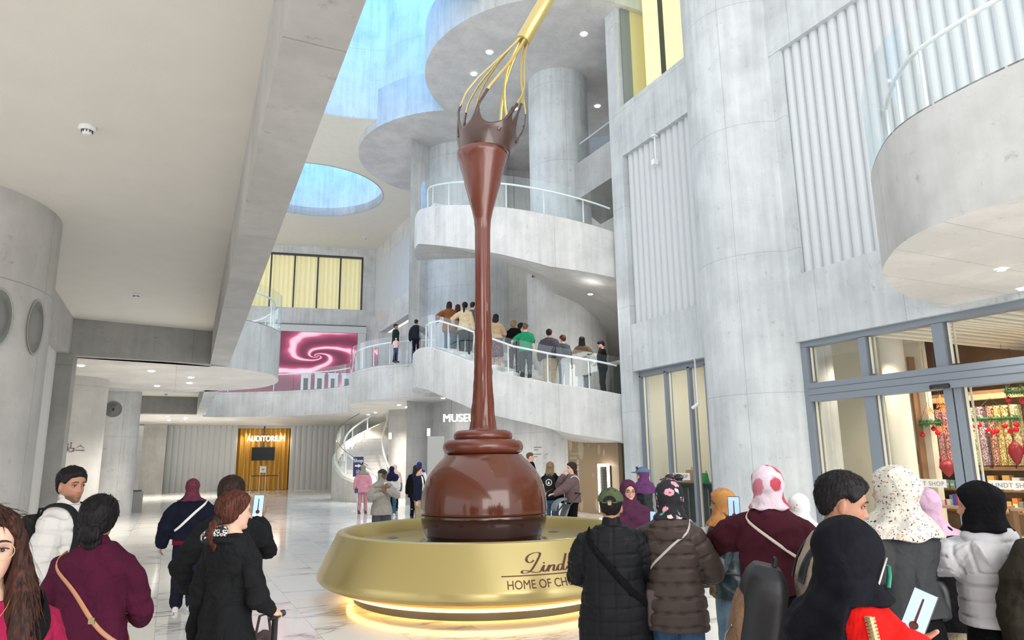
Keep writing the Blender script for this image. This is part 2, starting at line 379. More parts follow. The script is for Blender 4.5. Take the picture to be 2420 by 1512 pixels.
# ---- tall back wall: window band, parapets
BY = lambda x: 49.0-.2*x
def bwall(name, x0, x1, z0, z1, m=CON, dy=0): return sx(MB().prism([(x0, BY(x0)+dy), (x1, BY(x1)+dy), (x1, BY(x1)+.6), (x0, BY(x0)+.6)], z0, z1).build(name, m))
bwall('wall_back', -6, 12.4, 5.56, 12.05); bwall('wall_back_upper', -6, 12.4, 15.85, 24); bwall('wall_back_pier', 11.25, 12.4, 12.05, 15.85)
bwall('wall_back_left', -6, 3.2, 12.05, 15.85)
# ---- right-hand wall, far part (beyond the spiral stair)
sx(MB().ribbon([(12.1, 46.6), (12.1, 31)], 15.4, 16.4).build('wall_right_far_lintel', CON))
flutes('wall_right_far', (12.15, 31), (12.15, 46.6), 11.5, 15.45, .3, .06, FLUTE, side=1)
sx(MB().prism([(12.0, 31), (12.0, 46.6), (12.5, 46.6), (12.5, 31)], 10.2, 11.6).build('trim_7', CON))
sx(MB().ribbon([(12.7, 46.6), (12.7, 31)], 5.56, 10.2).build('wall_right_far_low', CON))
sx(MB().prism([(11.9, 44.6), (12.8, 44.6), (12.8, 46.8), (11.9, 46.8)], 5.56, 10.2).build('wall_right_far_pier', CON))
sx(MB().lathe([(1.35, 5.56), (1.35, 16.4)], (12.9, 36.2), 48).build('wall_right_far_column', CON_R, smooth=True))
sx(MB().prism([(12.4, 50), (13.0, 50), (13.0, 25), (12.4, 25)], 0, 5.56).build('wall_right_ground', CON))
# ---- high ceiling with two roof wells
def circ(c, r, n=64, a0=0): return [(c[0]+r*cos(a0+2*pi*k/n), c[1]+r*sin(a0+2*pi*k/n)) for k in range(n)]
W1 = ((6.0, 37.3), 3.85); W2 = ((5.0, 22.9), 5.2)
def holed(name, x0, y0, x1, y1, c, r, z, mat):
    """rectangle with a round hole as quads between hole and border"""
    n = 96; vs = []; fs = []; uv = []
    def border(a):
        dx, dy = cos(a), sin(a); t = min([((x1 if dx > 0 else x0)-c[0])/dx if abs(dx) > 1e-6 else 1e9, ((y1 if dy > 0 else y0)-c[1])/dy if abs(dy) > 1e-6 else 1e9]); return (c[0]+dx*t, c[1]+dy*t)
    A = sorted([2*pi*k/n for k in range(n)]+[math.atan2(yy-c[1], xx-c[0]) % (2*pi) for xx in (x0, x1) for yy in (y0, y1)])
    for a in A:
        p = border(a); vs += [(c[0]+r*cos(a), c[1]+r*sin(a), z), (p[0], p[1], z)]
    m = len(A)
    for i in range(m):
        j = (i+1) % m; fs.append((2*i, 2*i+1, 2*j+1, 2*j)); uv.append([(vs[k][0], vs[k][1]) for k in fs[-1]])
    return sx(MB().add(vs, fs, uv).build(name, mat))
holed('ceiling_atrium_far', -14, 30.6, 14, 50, *W1, 16.4, PLASTER2)
cm = [(W2[0][0]+W2[1]*cos(R_(a)), W2[0][1]+W2[1]*sin(R_(a))) for a in range(200, 55, -3)]
sx(MB().poly([(-14, 30.6), (-14, 21.1)]+cm+[(8.6, 28.6), (14, 30.6)], 16.4).build('ceiling_atrium_mid', PLASTER2))
WELL = concrete('concrete_well', (.66, .67, .68), seams=(3.2, 3.3), streak=.7)
sx(MB().lathe([(W1[1], 16.4), (W1[1], 21.5)], W1[0], 72).build('wall_oval_well', WELL, smooth=True))
sx(MB().lathe([(W1[1]+.03, 16.38), (W1[1], 16.38), (W1[1], 16.9)], W1[0], 72).build('trim_8', CON_N, smooth=True))
sx(MB().lathe([(W2[1], 16.4), (W2[1], 25)], W2[0], 72, R_(20), R_(200)).build('wall_roof_well', WELL, smooth=True))
sx(MB().poly(circ(W2[0], W2[1]+.3), 25.0).build('added_roof_well_cap', WELL)); sx(MB().poly(circ(W1[0], W1[1]+.2), 21.5).build('added_oval_well_cap', WELL)); sx(MB().poly(circ((11.8, 29.3), 4.9), 26.0).build('ceiling_drum', WELL))  # unseen caps added over the wells to shut out the neutral sky light
sx(MB().lathe([(W2[1]+.1, 16.4), (W2[1]+.1, 25)], W2[0], 72, R_(200), R_(380)).build('wall_roof_well_near', WELL, smooth=True))
# white window frame high in the roof well
e = MB(); e.box((2.6, 27.2, 23.2), (6.2, 27.5, 23.8)); e.box((2.6, 27.2, 24.9), (6.2, 27.5, 25.2))
for k in range(5): e.box((2.6+k*.88, 27.2, 23.8), (2.72+k*.88, 27.5, 24.9))
wf = sx(e.build('window_4', WHITE)); MB().box((2.6, 27.4, 23.8), (6.2, 27.42, 24.9)).build('pane', plain('night_pane', (.05, .12, .2), .1), wf)

# ---- spiral stair tower: two cylinders, round roof slabs
HC = (13.0, 22.6); DC = (11.8, 29.3); HD = (12.2, 21.1)
sx(MB().lathe([(2.1, 5.5), (2.1, 16.0)], DC, 64).build('wall_tower_left', CON_R, smooth=True))
sx(MB().lathe([(1.13, 8.3), (1.13, 16.0)], (12.45, 21.25), 64).build('wall_tower_core', CON_R, smooth=True))
sx(MB().lathe([(1.5, 3.7), (1.5, 9.6), (.5, 9.7)], (13.1, 22.1), 64).build('wall_tower_core_base', CON, smooth=True, auto=40))
sx(MB().ribbon(arc(HC, 6.9, -62, 128, 48), 0, 16).build('wall_stair_back', CON, smooth=True))
disc_soffit = concrete('disc_soffit', (.74, .73, .72), seams=None, streak=.2)
clover = arc(DC, 5.0, 75, 239, 60)+arc(HD, 4.9, 130, 262, 60)
slab('ceiling_tower_clover', clover+[(14, 16.2), (22, 17.0), (22, 34), (13, 34)], 16.0, 17.8, CON_R, ms=disc_soffit)
sx(MB().ribbon(arc(DC, 4.8, 60, 262, 72), 17.8, 26).build('wall_tower_drum', WELL, smooth=True))
sx(MB().poly([(5.5, -4), (14, -4), (14, 16.3), (11.5, 16.3), (9.4, 17.2), (8.2, 18.4), (7.7, 19.2), (5.9, 19.6), (4.0, 19.4), (4.0, 16)], 17.8).build('ceiling_atrium_near', PLASTER2))

wallbox('wall_stair_end', (12.4, 16.9, 0), (17.5, 17.05, 16), CON)
# helix: parapet ribbon, steps, soffit
tabT = [(150, 5.56), (178, 5.56), (188, 5.47), (202, 5.05), (214, 4.61), (224, 4.24), (237, 3.95), (250, 3.75), (262, 3.55)]
tabB = [(150, 4.25), (175, 4.25), (188, 4.02), (204, 3.51), (214, 3.14), (230, 2.77), (243, 2.44), (262, 2.15)]
tabT2 = [(150, 10.72), (175, 10.72), (195, 10.25), (224, 9.56), (238, 9.2), (262, 8.6)]
tabB2 = [(150, 9.5), (175, 9.42), (208, 8.44), (221, 8.06), (238, 7.51), (262, 7.12), (405, 3.7)]
def itp(tab, a):
    xs = [t[0] for t in tab]; ys = [t[1] for t in tab]; return float(np.interp(a, xs, ys))
def polar(c, r, a): return (c[0]+r*cos(R_(a)), c[1]+r*sin(R_(a)))
def staircase(name, label, tT, tB, a0=172, a1=262, aS=262, rin=1.5):
    e = empty(name, (HC[0], HC[1], itp(tB, a1)), 0, label, 'staircase'); z_0 = e.location.z
    def loc(p, z): return (p[0]-HC[0], p[1]-HC[1], z-z_0)
    A = list(np.linspace(150, a1, 80)); vs = []; fs = []; uv = []
    # parapet: closed cross-section outer / inner
    for a in A:
        o1 = polar(HC, 5.5, a); o2 = polar(HC, 5.25, a); zt = itp(tT, a); zb = itp(tB, a)
        vs += [loc(o1, zb), loc(o1, zt-.03), loc(polar(HC, 5.47, a), zt), loc(polar(HC, 5.28, a), zt), loc(o2, zt-.03), loc(o2, zb)]
    for i in range(len(A)-1):
        for k in range(6):
            k2 = (k+1) % 6; fs.append((i*6+k, (i+1)*6+k, (i+1)*6+k2, i*6+k2))
            u0 = R_(A[i])*5.5; u1 = R_(A[i+1])*5.5; zz0 = vs[i*6+k][2]; zz1 = vs[i*6+k2][2]
            uv.append([(u0, zz0), (u1, zz0), (u1, zz1), (u0, zz1)])
    fs.append((0, 1, 2, 3, 4, 5)); uv.append(None); n = (len(A)-1)*6; fs.append((n+5, n+4, n+3, n+2, n+1, n)); uv.append(None)
    MB().add(vs, fs, uv).build('parapet', concrete('stair_parapet', (.66, .665, .655), seams=(2.3, 40), streak=.5), e, smooth=True, auto=40)
    # soffit
    vs = []; fs = []; uv = []
    A = list(np.linspace(150, aS, 80))
    for a in A:
        for r in (rin, 5.5 if a < 262 else 5.5+min(1.4, (a-262)*.2)): zb = itp(tB, a)-(.0 if r > 2 else .0); vs.append(loc(polar(HC, r, a), zb+.01))
    for i in range(len(A)-1):
        fs.append((2*i, 2*i+1, 2*i+3, 2*i+2)); uv.append([(R_(A[i])*1.5*3, 1.5), (R_(A[i])*4.5, 5.5), (R_(A[i+1])*4.5, 5.5), (R_(A[i+1])*4.5, 1.5)])
    MB().add(vs, fs, uv).build('soffit', SOFF, e, smooth=True)
    # steps
    n = round((itp(tT, 186)-itp(tT, a1))/.165)
    z = itp(tT, 186)-.12
    for k in range(n+4):
        aa = 186+k*(a1-186)/n*1.0; ab = aa+(a1-186)/n+.4; zz = itp(tT, aa)-.1
        if aa > a1+6: break
        pts = [polar(HC, 1.6, aa), polar(HC, 5.25, aa), polar(HC, 5.25, ab), polar(HC, 1.6, ab)]
        m = MB().prism([loc(p, 0)[:2] for p in pts], zz-.75-z_0, zz-z_0); m.build('step', STEP, e)
    pts = arc(HC, 5.25, 150, 186, 12)+[polar(HC, 1.6, 186), polar(HC, 1.6, 150)]
    MB().prism([loc(p, 0)[:2] for p in pts], itp(tT, 170)-.4-z_0, itp(tT, 170)-.06-z_0).build('landing', STEP, e)
    # glass balustrade + rail
    gl = list(np.linspace(a0, a1, 6))
    for i in range(5):
        aa = list(np.linspace(gl[i]+.12, gl[i+1]-.12, 12)); vs = []; fs = []
        for a in aa:
            for r in (5.36, 5.345):
                p = polar(HC, r, a); zt = itp(tT, a); vs += [loc(p, zt-.05), loc(p, zt+1.12)]
        for k in range(len(aa)-1):
            q = 4*k; fs += [(q, q+4, q+5, q+1), (q+2, q+3, q+7, q+6), (q+1, q+5, q+7, q+3)]
        fs += [(0, 1, 3, 2)]; MB().add(vs, fs).build('glass_panel', GLASS_B, e)
    rp = [Vector(loc(polar(HC, 5.1, a), itp(tT, a)+.92)) for a in np.linspace(a0, a1-2, 40)]
    rl = MB().tube([rp[0]-Vector((0, 0, .9))]+[rp[0]-Vector((0, 0, .08))]+rp, .032, 10)
    for a in np.linspace(a0+8, a1-12, 6):
        p = polar(HC, 5.1, a); zt = itp(tT, a); rl.tube([loc(p, zt-.1), loc(p, zt+.92)], .022, 8)
    rl.build('handrail', WHITE, e, smooth=True)
    return e
STEP = plain('step_marble', (.80, .80, .80), .35, var=.05, vscale=4)
staircase('spiral_staircase', 'concrete spiral stair flight with glass balustrade, people walking up it behind the fountain', tabT, tabB)
staircase('spiral_staircase', 'upper empty concrete spiral stair flight with glass balustrade above the people', tabT2, tabB2, aS=405)
# short inner flight going up right to the pier
a, b = P(1352, 440, D=23.6), P(1447, 380, D=21.5)
e = empty('stair_flight', (a.x, a.y, a.z-1), 0, 'short straight concrete stair flight rising right from round tower to pier', 'staircase')
def loc(p): return Vector(p)-e.location
TA, BA = P(1355, 393, D=23.6), P(1355, 478, D=23.6); TB, BB = P(1452, 325, D=21.5), P(1452, 415, D=21.5)
w = Vector((.25, .35, 0)); vs = [loc(v) for v in (BA, BB, TB, TA, BA+w, BB+w, TB+w, TA+w)]
MB().add(vs, [(0, 1, 2, 3), (7, 6, 5, 4), (3, 2, 6, 7), (0, 4, 5, 1), (0, 3, 7, 4), (1, 5, 6, 2)]).build('parapet', CON, e)
up = Vector((0, 0, 1.05))
MB().add([loc(v) for v in (TA+w*.5, TB+w*.5, TB+w*.5+up, TA+w*.5+up, TA+w*.55, TB+w*.55, TB+w*.55+up, TA+w*.55+up)], [(0, 1, 2, 3), (7, 6, 5, 4), (3, 2, 6, 7)]).build('glass_panel', GLASS_B, e)
MB().tube([loc(TA+w), loc(TA+w+up*.7), loc(TA+w+up*.85+(TB-TA)*.08), loc(TB+w+up*.85)], .03, 8).build('handrail', WHITE, e, smooth=True)
w2 = Vector((2.2, 1.6, 0)); MB().add([loc(v) for v in (BA, BB, BB+w2, BA+w2)], [(0, 1, 2, 3)]).build('soffit', SOFF, e)

# deck balustrades
def balustrade(name, pts, z, label, inset=.12, closed=False, seg=6, h=1.12, gap=.012, rail=.92, n0=0):
    c = pts[len(pts)//2]; e = empty(name, (c[0], c[1], z), 0, label, 'balustrade')
    Q = [Vector((p[0]-c[0], p[1]-c[1], 0)) for p in pts]
    k = max(1, len(Q)//seg)
    for i in range(0, len(Q)-1, k):
        s = Q[i:i+k+1]
        if len(s) < 2: continue
        vs = []; fs = []
        for j, p in enumerate(s):
            t = (s[min(j+1, len(s)-1)]-s[max(j-1, 0)]).normalized(); nn = Vector((-t.y, t.x, 0))
            pp = p+(t*gap if j == 0 else -t*gap if j == len(s)-1 else t*0)
            for d in (.0, .016): v = pp+nn*d; vs += [(v.x, v.y, -.02), (v.x, v.y, h)]
        for j in range(len(s)-1):
            q = 4*j; fs += [(q, q+4, q+5, q+1), (q+2, q+3, q+7, q+6), (q+1, q+5, q+7, q+3)]
        fs += [(0, 1, 3, 2)]; MB().add(vs, fs).build('glass_panel', GLASS_B, e)
    rp = []
    for j, p in enumerate(Q):
        t = (Q[min(j+1, len(Q)-1)]-Q[max(j-1, 0)]).normalized(); nn = Vector((-t.y, t.x, 0)); rp.append(p+nn*inset)
    m = MB().tube([r+Vector((0, 0, rail)) for r in rp], .03, 10)
    for j in range(k//2, len(rp), k): m.tube([rp[j], rp[j]+Vector((0, 0, rail))], .02, 8)
    m.build('handrail', WHITE, e, smooth=True); return e
ee = [(p.x, p.y) for p in edge]
balustrade('deck_balustrade', ee[8:76], 5.56, 'curved glass balustrade with white handrail along the far gallery edge', inset=.2, seg=12)
b1e = [(p.x, p.y) for p in B1][20:66]
balustrade('gallery_balustrade', b1e, 5.56, 'curved glass balustrade on the round gallery beside the long beam', inset=.22, seg=5)

# ---- lower spiral stair to the deck
LC = (10.2, 33.4)
e = empty('ground_staircase', (LC[0], LC[1], 0), 0, 'curved stone stair with white base wall rising behind the shop sign', 'staircase')
def lt(r, a): return (r*cos(R_(a)), r*sin(R_(a)))
za = lambda a: max(0, (232-a)*.0245)
for k in range(17):
    a1_ = 232-k*7.2; a0_ = a1_-7.6
    MB().prism([lt(.7, a0_), lt(3.0, a0_), lt(3.0, a1_), lt(.7, a1_)], max(0, k*.17-.3), .17+k*.17).build('step', plain('step_grey', (.62, .61, .60), .5, var=.08), e)
A = np.linspace(236, 60, 50); vs = []; fs = []
for a in A:
    zt = za(a)+.35+.45*max(0, min(1, (a-200)/36)); fl = .25*max(0, (a-195)/40)
    for r, z in ((3.05+fl, 0), (3.28+fl*1.6, 0), (3.28+fl*1.6, zt-.1), (3.2+fl*1.4, zt), (3.05+fl, zt)): vs.append((*lt(r, a), z))
for i in range(len(A)-1):
    for k in range(5): fs.append((i*5+k, (i+1)*5+k, (i+1)*5+(k+1) % 5, i*5+(k+1) % 5))
fs.append((0, 1, 2, 3, 4)); MB().add(vs, fs).build('base_wall', concrete('base_wall_cream', (.72, .68, .60), seams=None, streak=.3), e, smooth=True, auto=40)
m = MB(); m.tube([(*lt(2.75, a), za(a)+1.05) for a in np.linspace(236, 60, 40)], .045, 10)
for a in np.linspace(230, 90, 7): m.tube([(*lt(2.75, a), za(a)), (*lt(2.75, a), za(a)+1.05)], .03, 8)
m.tube([(*lt(.95, a), za(a)+1.05) for a in np.linspace(232, 100, 30)], .045, 10); m.tube([(*lt(.95, 232), .05), (*lt(.95, 232), 1.05)], .045, 8)
m.build('handrail', WHITE, e, smooth=True)
vs = []; fs = []; AA = np.linspace(225, 70, 40)
for a in AA: zt = za(a)+.35; vs += [(*lt(3.12, a), zt), (*lt(3.12, a), zt+1.05), (*lt(3.14, a), zt), (*lt(3.14, a), zt+1.05)]
for k in range(39): q = 4*k; fs += [(q, q+4, q+5, q+1), (q+2, q+3, q+7, q+6), (q+1, q+5, q+7, q+3)]
MB().add(vs, fs).build('glass_panel', GLASS_B, e)
m = MB(); m.tube([(*lt(3.13, a), za(a)+1.4) for a in AA], .012, 6); m.build('glass_edge', DARK, e)
sx(MB().lathe([(.66, 0), (.66, 4.2)], LC, 40).build('wall_ground_stair_core', CON_N, smooth=True))
# ---- museum wall below the spiral stair, service door, brown panel
mw = [P(x, 1100, D=d) for x, d in ((1003, 31), (1060, 29.2), (1130, 27.8), (1200, 26.6), (1270, 25.6), (1345, 24.6))]
mw = spline([(p.x, p.y, 0) for p in mw], 6); zt = list(np.interp(range(len(mw)), [0, 10, 15, 20, 25, 30], [4.2, 4.2, 3.9, 3.5, 3.15, 2.75]))
sx(MB().ribbon([(p.x, p.y) for p in mw], 0, zt).build('wall_museum', CON, smooth=True))
bp0, bp1 = P(1345, 1100, D=24.6), P(1464, 1100, D=21.3)

# ---- right-hand wall
RX = 11.9
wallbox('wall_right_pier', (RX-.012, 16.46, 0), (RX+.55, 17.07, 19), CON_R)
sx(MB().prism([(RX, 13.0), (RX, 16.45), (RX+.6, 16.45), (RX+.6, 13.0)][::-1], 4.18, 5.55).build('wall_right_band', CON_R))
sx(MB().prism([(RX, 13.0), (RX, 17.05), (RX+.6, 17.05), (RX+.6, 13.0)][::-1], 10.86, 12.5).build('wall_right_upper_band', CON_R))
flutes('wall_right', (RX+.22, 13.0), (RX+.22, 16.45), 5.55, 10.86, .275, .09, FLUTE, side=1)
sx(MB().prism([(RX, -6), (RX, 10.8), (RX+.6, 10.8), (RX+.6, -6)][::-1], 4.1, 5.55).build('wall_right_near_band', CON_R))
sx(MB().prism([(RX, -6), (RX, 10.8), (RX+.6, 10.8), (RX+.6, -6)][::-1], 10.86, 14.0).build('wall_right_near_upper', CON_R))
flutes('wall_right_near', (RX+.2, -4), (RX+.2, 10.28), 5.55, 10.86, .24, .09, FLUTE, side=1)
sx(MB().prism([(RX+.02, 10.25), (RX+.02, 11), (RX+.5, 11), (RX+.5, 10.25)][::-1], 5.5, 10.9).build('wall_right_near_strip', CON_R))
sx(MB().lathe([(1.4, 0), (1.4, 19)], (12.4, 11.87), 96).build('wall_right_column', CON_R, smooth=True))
sx(MB().poly([(RX, 2), (24, 2), (24, 18), (RX, 18)][::-1], 4.6).build('ceiling_shop', plain('shop_ceiling', (.82, .79, .72), .8)))
# balcony on the right
bal = spline([(12.2, 7.35), (11.6, 7.22), (10.1, 6.85), (9.0, 6.32), (8.2, 5.66), (7.62, 4.95), (7.42, 4.2), (7.42, 3.2), (7.7, 1.4), (9.0, 0), (12.2, -.8)], 10)
bl = [(p.x, p.y) for p in bal]
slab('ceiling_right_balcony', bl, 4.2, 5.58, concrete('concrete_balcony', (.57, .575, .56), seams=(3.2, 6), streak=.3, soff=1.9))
balustrade('balcony_balustrade', bl[4:72], 5.58, 'tall curved glass balustrade with white handrail on the right balcony', inset=.28, seg=7, h=1.2)
# ================================================================ the fountain
FC = (3.88, 8.9)
GOLD = plain('satin_gold', (.50, .405, .16), .30, metal=.55, coat=.25)
GOLD_W = plain('whisk_gold', (.56, .43, .15), .28, metal=.85)
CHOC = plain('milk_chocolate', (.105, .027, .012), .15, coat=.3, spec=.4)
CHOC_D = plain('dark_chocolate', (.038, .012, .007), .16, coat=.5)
CHOC_S = plain('flowing_chocolate', (.125, .026, .012), .24, coat=.25)
FT = empty('chocolate_fountain', (FC[0], FC[1], 0), 0, 'giant chocolate fountain: gold basin, brown truffle ball, poured stream and tilted golden whisk', 'fountain')
def fl(prof, name, mat, n=96, smooth=True, auto=35, parent=FT, c=(0, 0)): return MB().lathe(prof, c, n).build(name, mat, parent, smooth=smooth, auto=auto)
fl([(1.79, .66), (1.81, .80), (1.83, .835), (1.88, .84), (1.915, .825), (1.93, .79), (2.135, .37), (2.15, .32), (2.145, .28), (2.10, .235), (2.0, .195), (1.90, .165), (1.82, .14), (1.76, .125)], 'basin', GOLD, 128)
fl([(1.70, .10), (1.775, .10), (1.775, .122), (1.70, .122)], 'led_strip', emis('led_warm', (1.0, .60, .15), 4.5), 128)
fl([(1.69, 0), (1.69, .125), (.1, .125)], 'plinth', DARK, 96)
# liquid surface and dark foot ring of the ball
fl([(.7, .665), (1.2, .665), (1.80, .667)], 'chocolate_pool', plain('pool_reflection_grey', (.26, .245, .23), .16, coat=1), 96)  # grey base colour stands in for reflections on the dark liquid
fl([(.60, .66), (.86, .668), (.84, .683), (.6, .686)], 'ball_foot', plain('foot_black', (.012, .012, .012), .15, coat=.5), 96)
for k in range(9):
    a = 2*pi*k/9+.3; m = MB().lathe([(.001, .672), (.07, .674), (.085, .668)], (1.35*cos(a), 1.35*sin(a)), 20); m.build('drain', CHOC_D, FT, smooth=True)
BZ = [.66, .75, .84, .93, 1.02, 1.10, 1.2, 1.3, 1.41, 1.51, 1.60, 1.685, 1.75, 1.785]; BR = [.735, .79, .822, .842, .850, .852, .846, .832, .802, .757, .693, .618, .55, .50]
def ballr(z): return float(np.interp(z, BZ, BR))
def smoothprof(zs):
    p = np.array([ballr(z) for z in np.linspace(zs[0]-.06, zs[-1]+.0, 90)]); return [(ballr(z)*.34+ballr(min(z+.04, 1.785))*.33+ballr(max(z-.04, .66))*.33, z) for z in zs]
prof = smoothprof(np.linspace(1.028, 1.785, 34))
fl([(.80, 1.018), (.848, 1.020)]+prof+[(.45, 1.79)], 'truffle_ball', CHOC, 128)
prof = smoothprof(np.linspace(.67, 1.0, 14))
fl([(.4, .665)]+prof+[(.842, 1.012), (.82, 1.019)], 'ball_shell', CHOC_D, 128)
def torus(r, z, h, name):
    pts = [(.05, z)]+[(r-h*.5*1.0+h*.5*cos(t)*1.0, z+h*.5+h*.5*sin(t)) for t in np.linspace(-pi/2, pi/2, 14)]+[(.05, z+h)]
    o = fl(pts, name, CHOC_S, 96); me = o.data
    for v in me.vertices:      # slightly uneven poured folds
        a = math.atan2(v.co.y, v.co.x); rr = math.hypot(v.co.x, v.co.y)
        if rr > .1: k = 1+.018*sin(a*2+1)+.012*sin(a*5); v.co.x *= k; v.co.y *= k
    return o
torus(.55, 1.785, .20, 'poured_fold'); torus(.405, 1.955, .155, 'poured_fold')
# stream: radius by height (widens into a cone at the top)
st = [(.26, 2.08), (.205, 2.10), (.182, 2.14), (.165, 2.25), (.15, 2.42), (.135, 2.65), (.122, 2.9), (.115, 3.3), (.112, 3.8), (.110, 4.3), (.110, 4.8), (.112, 5.02), (.125, 5.17), (.155, 5.31), (.205, 5.50), (.26, 5.72), (.31, 5.92), (.35, 6.07), (.375, 6.14), (.380, 6.18), (.372, 6.215), (.345, 6.235), (.1, 6.24)]
P_ = []
for i in range(len(st)-1):
    n = 3 if i < len(st)-6 else 2
    if .1 < st[i][0] < .2 and 2.5 < st[i][1] < 4.9: n = 8
    for k in range(n): t = k/n; P_.append((st[i][0]*(1-t)+st[i+1][0]*t, st[i][1]*(1-t)+st[i+1][1]*t))
P_.append(st[-1])
o = fl(P_, 'poured_stream', CHOC_S, 96)
for v in o.data.vertices:
    a = math.atan2(v.co.y, v.co.x); z = v.co.z; r = math.hypot(v.co.x, v.co.y)
    if r < .05: continue
    w = .028 if z < 5.1 else .006
    k = 1+w*(sin(a*7+sin(z*.9)*1.5)+.7*sin(a*13+z*.7+2))+(.02*mnoise.noise(Vector((a*2, z*3, 1))) if z < 4.9 else 0)
    k += .22*max(0, mnoise.noise(Vector((a*4, z*6, 7)))-.22)*(1 if z < 3.9 else .25)
    v.co.x *= k; v.co.y *= k
# whisk: tilted envelope around an axis leaning right and slightly towards the viewer
ax0 = Vector((.02, -.01, 6.18)); ax1 = Vector((.52, -.25, 8.02)); axd = (ax1-ax0).normalized()
sa = axd.cross(Vector((0, 1, 0))).normalized(); sb = axd.cross(sa)
ZT = [0, .25, .55, .85, 1.1, 1.35, 1.6, 1.8, 1.93]; RT = [.375, .47, .525, .50, .41, .29, .18, .11, .085]
# centre bows so that the base stays over the stream and the top follows the lean
def axis(t):
    s = t/1.93; return Vector((.05+.17*s+.39*s*s*1.0, -.01-.06*s-.20*s*s, 6.20+1.94*s))
def env(t): return float(np.interp(t, ZT, RT))
def wpt(phi, t, k=1.0, tw=.9):
    s = t/1.93; ph = phi+tw*s; w = min(1, t/.5)
    A_ = Vector((1, 0, 0)).lerp(sa*(-1 if sa.x < 0 else 1), w*.6); B_ = Vector((0, 1, 0)).lerp(sb*(-1 if sb.y < 0 else 1), w*.6)
    return axis(t)+(A_*cos(ph)+B_*sin(ph))*env(t)*k
random.seed(3)
phis = [2*pi*k/10+random.uniform(-.16, .16) for k in range(10)]
def ribbonwire(name, mat, phi, t0, t1, parent, tw, w=.024, th=.0085, kk=1.0):
    ts = np.linspace(t0, t1, 34); pts = [wpt(phi, t, kk, tw) for t in ts]; vs = []; fs = []
    for i, p in enumerate(pts):
        tg = (pts[min(i+1, 33)]-pts[max(i-1, 0)]).normalized(); out = (p-axis(ts[i])).normalized(); sd = tg.cross(out).normalized(); out = sd.cross(tg)
        for c in range(8):
            an = 2*pi*c/8; vs.append(p+sd*w*cos(an)+out*th*sin(an))
    for i in range(33):
        for c in range(8): fs.append((i*8+c, i*8+(c+1) % 8, (i+1)*8+(c+1) % 8, (i+1)*8+c))
    fs += [tuple(range(8)), tuple(33*8+c for c in reversed(range(8)))]
    return MB().add(vs, fs).build(name, mat, parent, smooth=True, weld=False)
tws = [random.uniform(-.2, 1.9) for _ in phis]
for i, ph in enumerate(phis):
    w_ = ribbonwire('whisk_wire', GOLD_W, ph, .35, 1.95, FT, tws[i], kk=.985 if i % 2 else .965)
    ribbonwire('chocolate_coating', CHOC_D, ph, .20, .66+random.uniform(-.06, .16), w_, tws[i], w=.027, th=.013, kk=.985 if i % 2 else .965)
# crown: torn upper rim running up the wires
m = MB(); NA = 160; NV = 14; vs = []; fs = []
def topz(a):
    best = 0
    for ph, tw_ in zip(phis, tws):
        d = (a-ph-tw_*.27+pi) % (2*pi)-pi; best = max(best, math.exp(-abs(d)/.13)*.36)
    return .27+best+.03*sin(3*a)
for lay in (0, 1):
    for j in range(NV+1):
        for i in range(NA):
            a = 2*pi*i/NA; tz = topz(a); t = tz*j/NV; k = (1.0 if lay == 0 else .955)
            s = t/1.93; p = axis(t); w = min(1, t/.5)
            A_ = Vector((1, 0, 0)).lerp(sa*(-1 if sa.x < 0 else 1), w*.6); B_ = Vector((0, 1, 0)).lerp(sb*(-1 if sb.y < 0 else 1), w*.6)
            rr = env(t)*k*(1+.02*sin(5*a+t*9)); q = p+(A_*cos(a)+B_*sin(a))*rr; vs.append(q)
S = (NV+1)*NA
for lay in (0, 1):
    for j in range(NV):
        for i in range(NA):
            q = lay*S+j*NA+i; r = lay*S+j*NA+(i+1) % NA; f = (q, r, r+NA, q+NA); fs.append(f if lay == 0 else f[::-1])
for i in range(NA): a_, b_ = NV*NA+i, NV*NA+(i+1) % NA; fs.append((a_, b_, S+b_, S+a_)); fs.append((S+i, S+(i+1) % NA, (i+1) % NA, i))
m.add(vs, fs).build('chocolate_crown', plain('crown_chocolate', (.058, .026, .017), .26, coat=.3), FT, smooth=True)
# handle
h0 = axis(1.88); hd = (axis(1.93)-axis(1.6)).normalized(); hd = (hd+Vector((.03, 0, 0))).normalized()
MB().tube([h0, h0+hd*.004, h0+hd*.01, h0+hd*1.9, h0+hd*1.95], [.085, .112, .118, .118, .09], 40).build('whisk_handle', GOLD, FT, smooth=True, auto=50)

# lettering wrapped on the basin cone
def textmesh(s, size=1, extrude=.01, shear=0, bold=0, align='CENTER', sp=1.0):
    c = bpy.data.curves.new('lettering', 'FONT'); c.body = s; c.size = size; c.extrude = extrude; c.shear = shear; c.offset = bold; c.align_x = align; c.space_character = sp; c.resolution_u = 6
    o = bpy.data.objects.new('lettering', c); COL.objects.link(o); dg = bpy.context.evaluated_depsgraph_get(); dg.update()
    me = bpy.data.meshes.new_from_object(o.evaluated_get(dg)); bpy.data.objects.remove(o); bpy.data.curves.remove(c); return me
def cone_r(z): return float(np.interp(z, [.36, .79], [2.137, 1.93]))
aL = math.atan2(6.95-FC[1], 4.28-FC[0])
def wrap(me, a0, z0, off=.004, mat=None, name='lettering'):
    for v in me.vertices:
        x, y, d = v.co; z = z0+y*.87; r = cone_r(z)+off+d; a = a0+x/2.05; v.co = (r*cos(a), r*sin(a), z)
    o = bpy.data.objects.new(name, me); COL.objects.link(o); me.materials.append(mat); o.parent = FT; KIDS.setdefault(FT.name, []).append(o); return o
INK = plain('brown_lettering', (.10, .012, .008), .35)
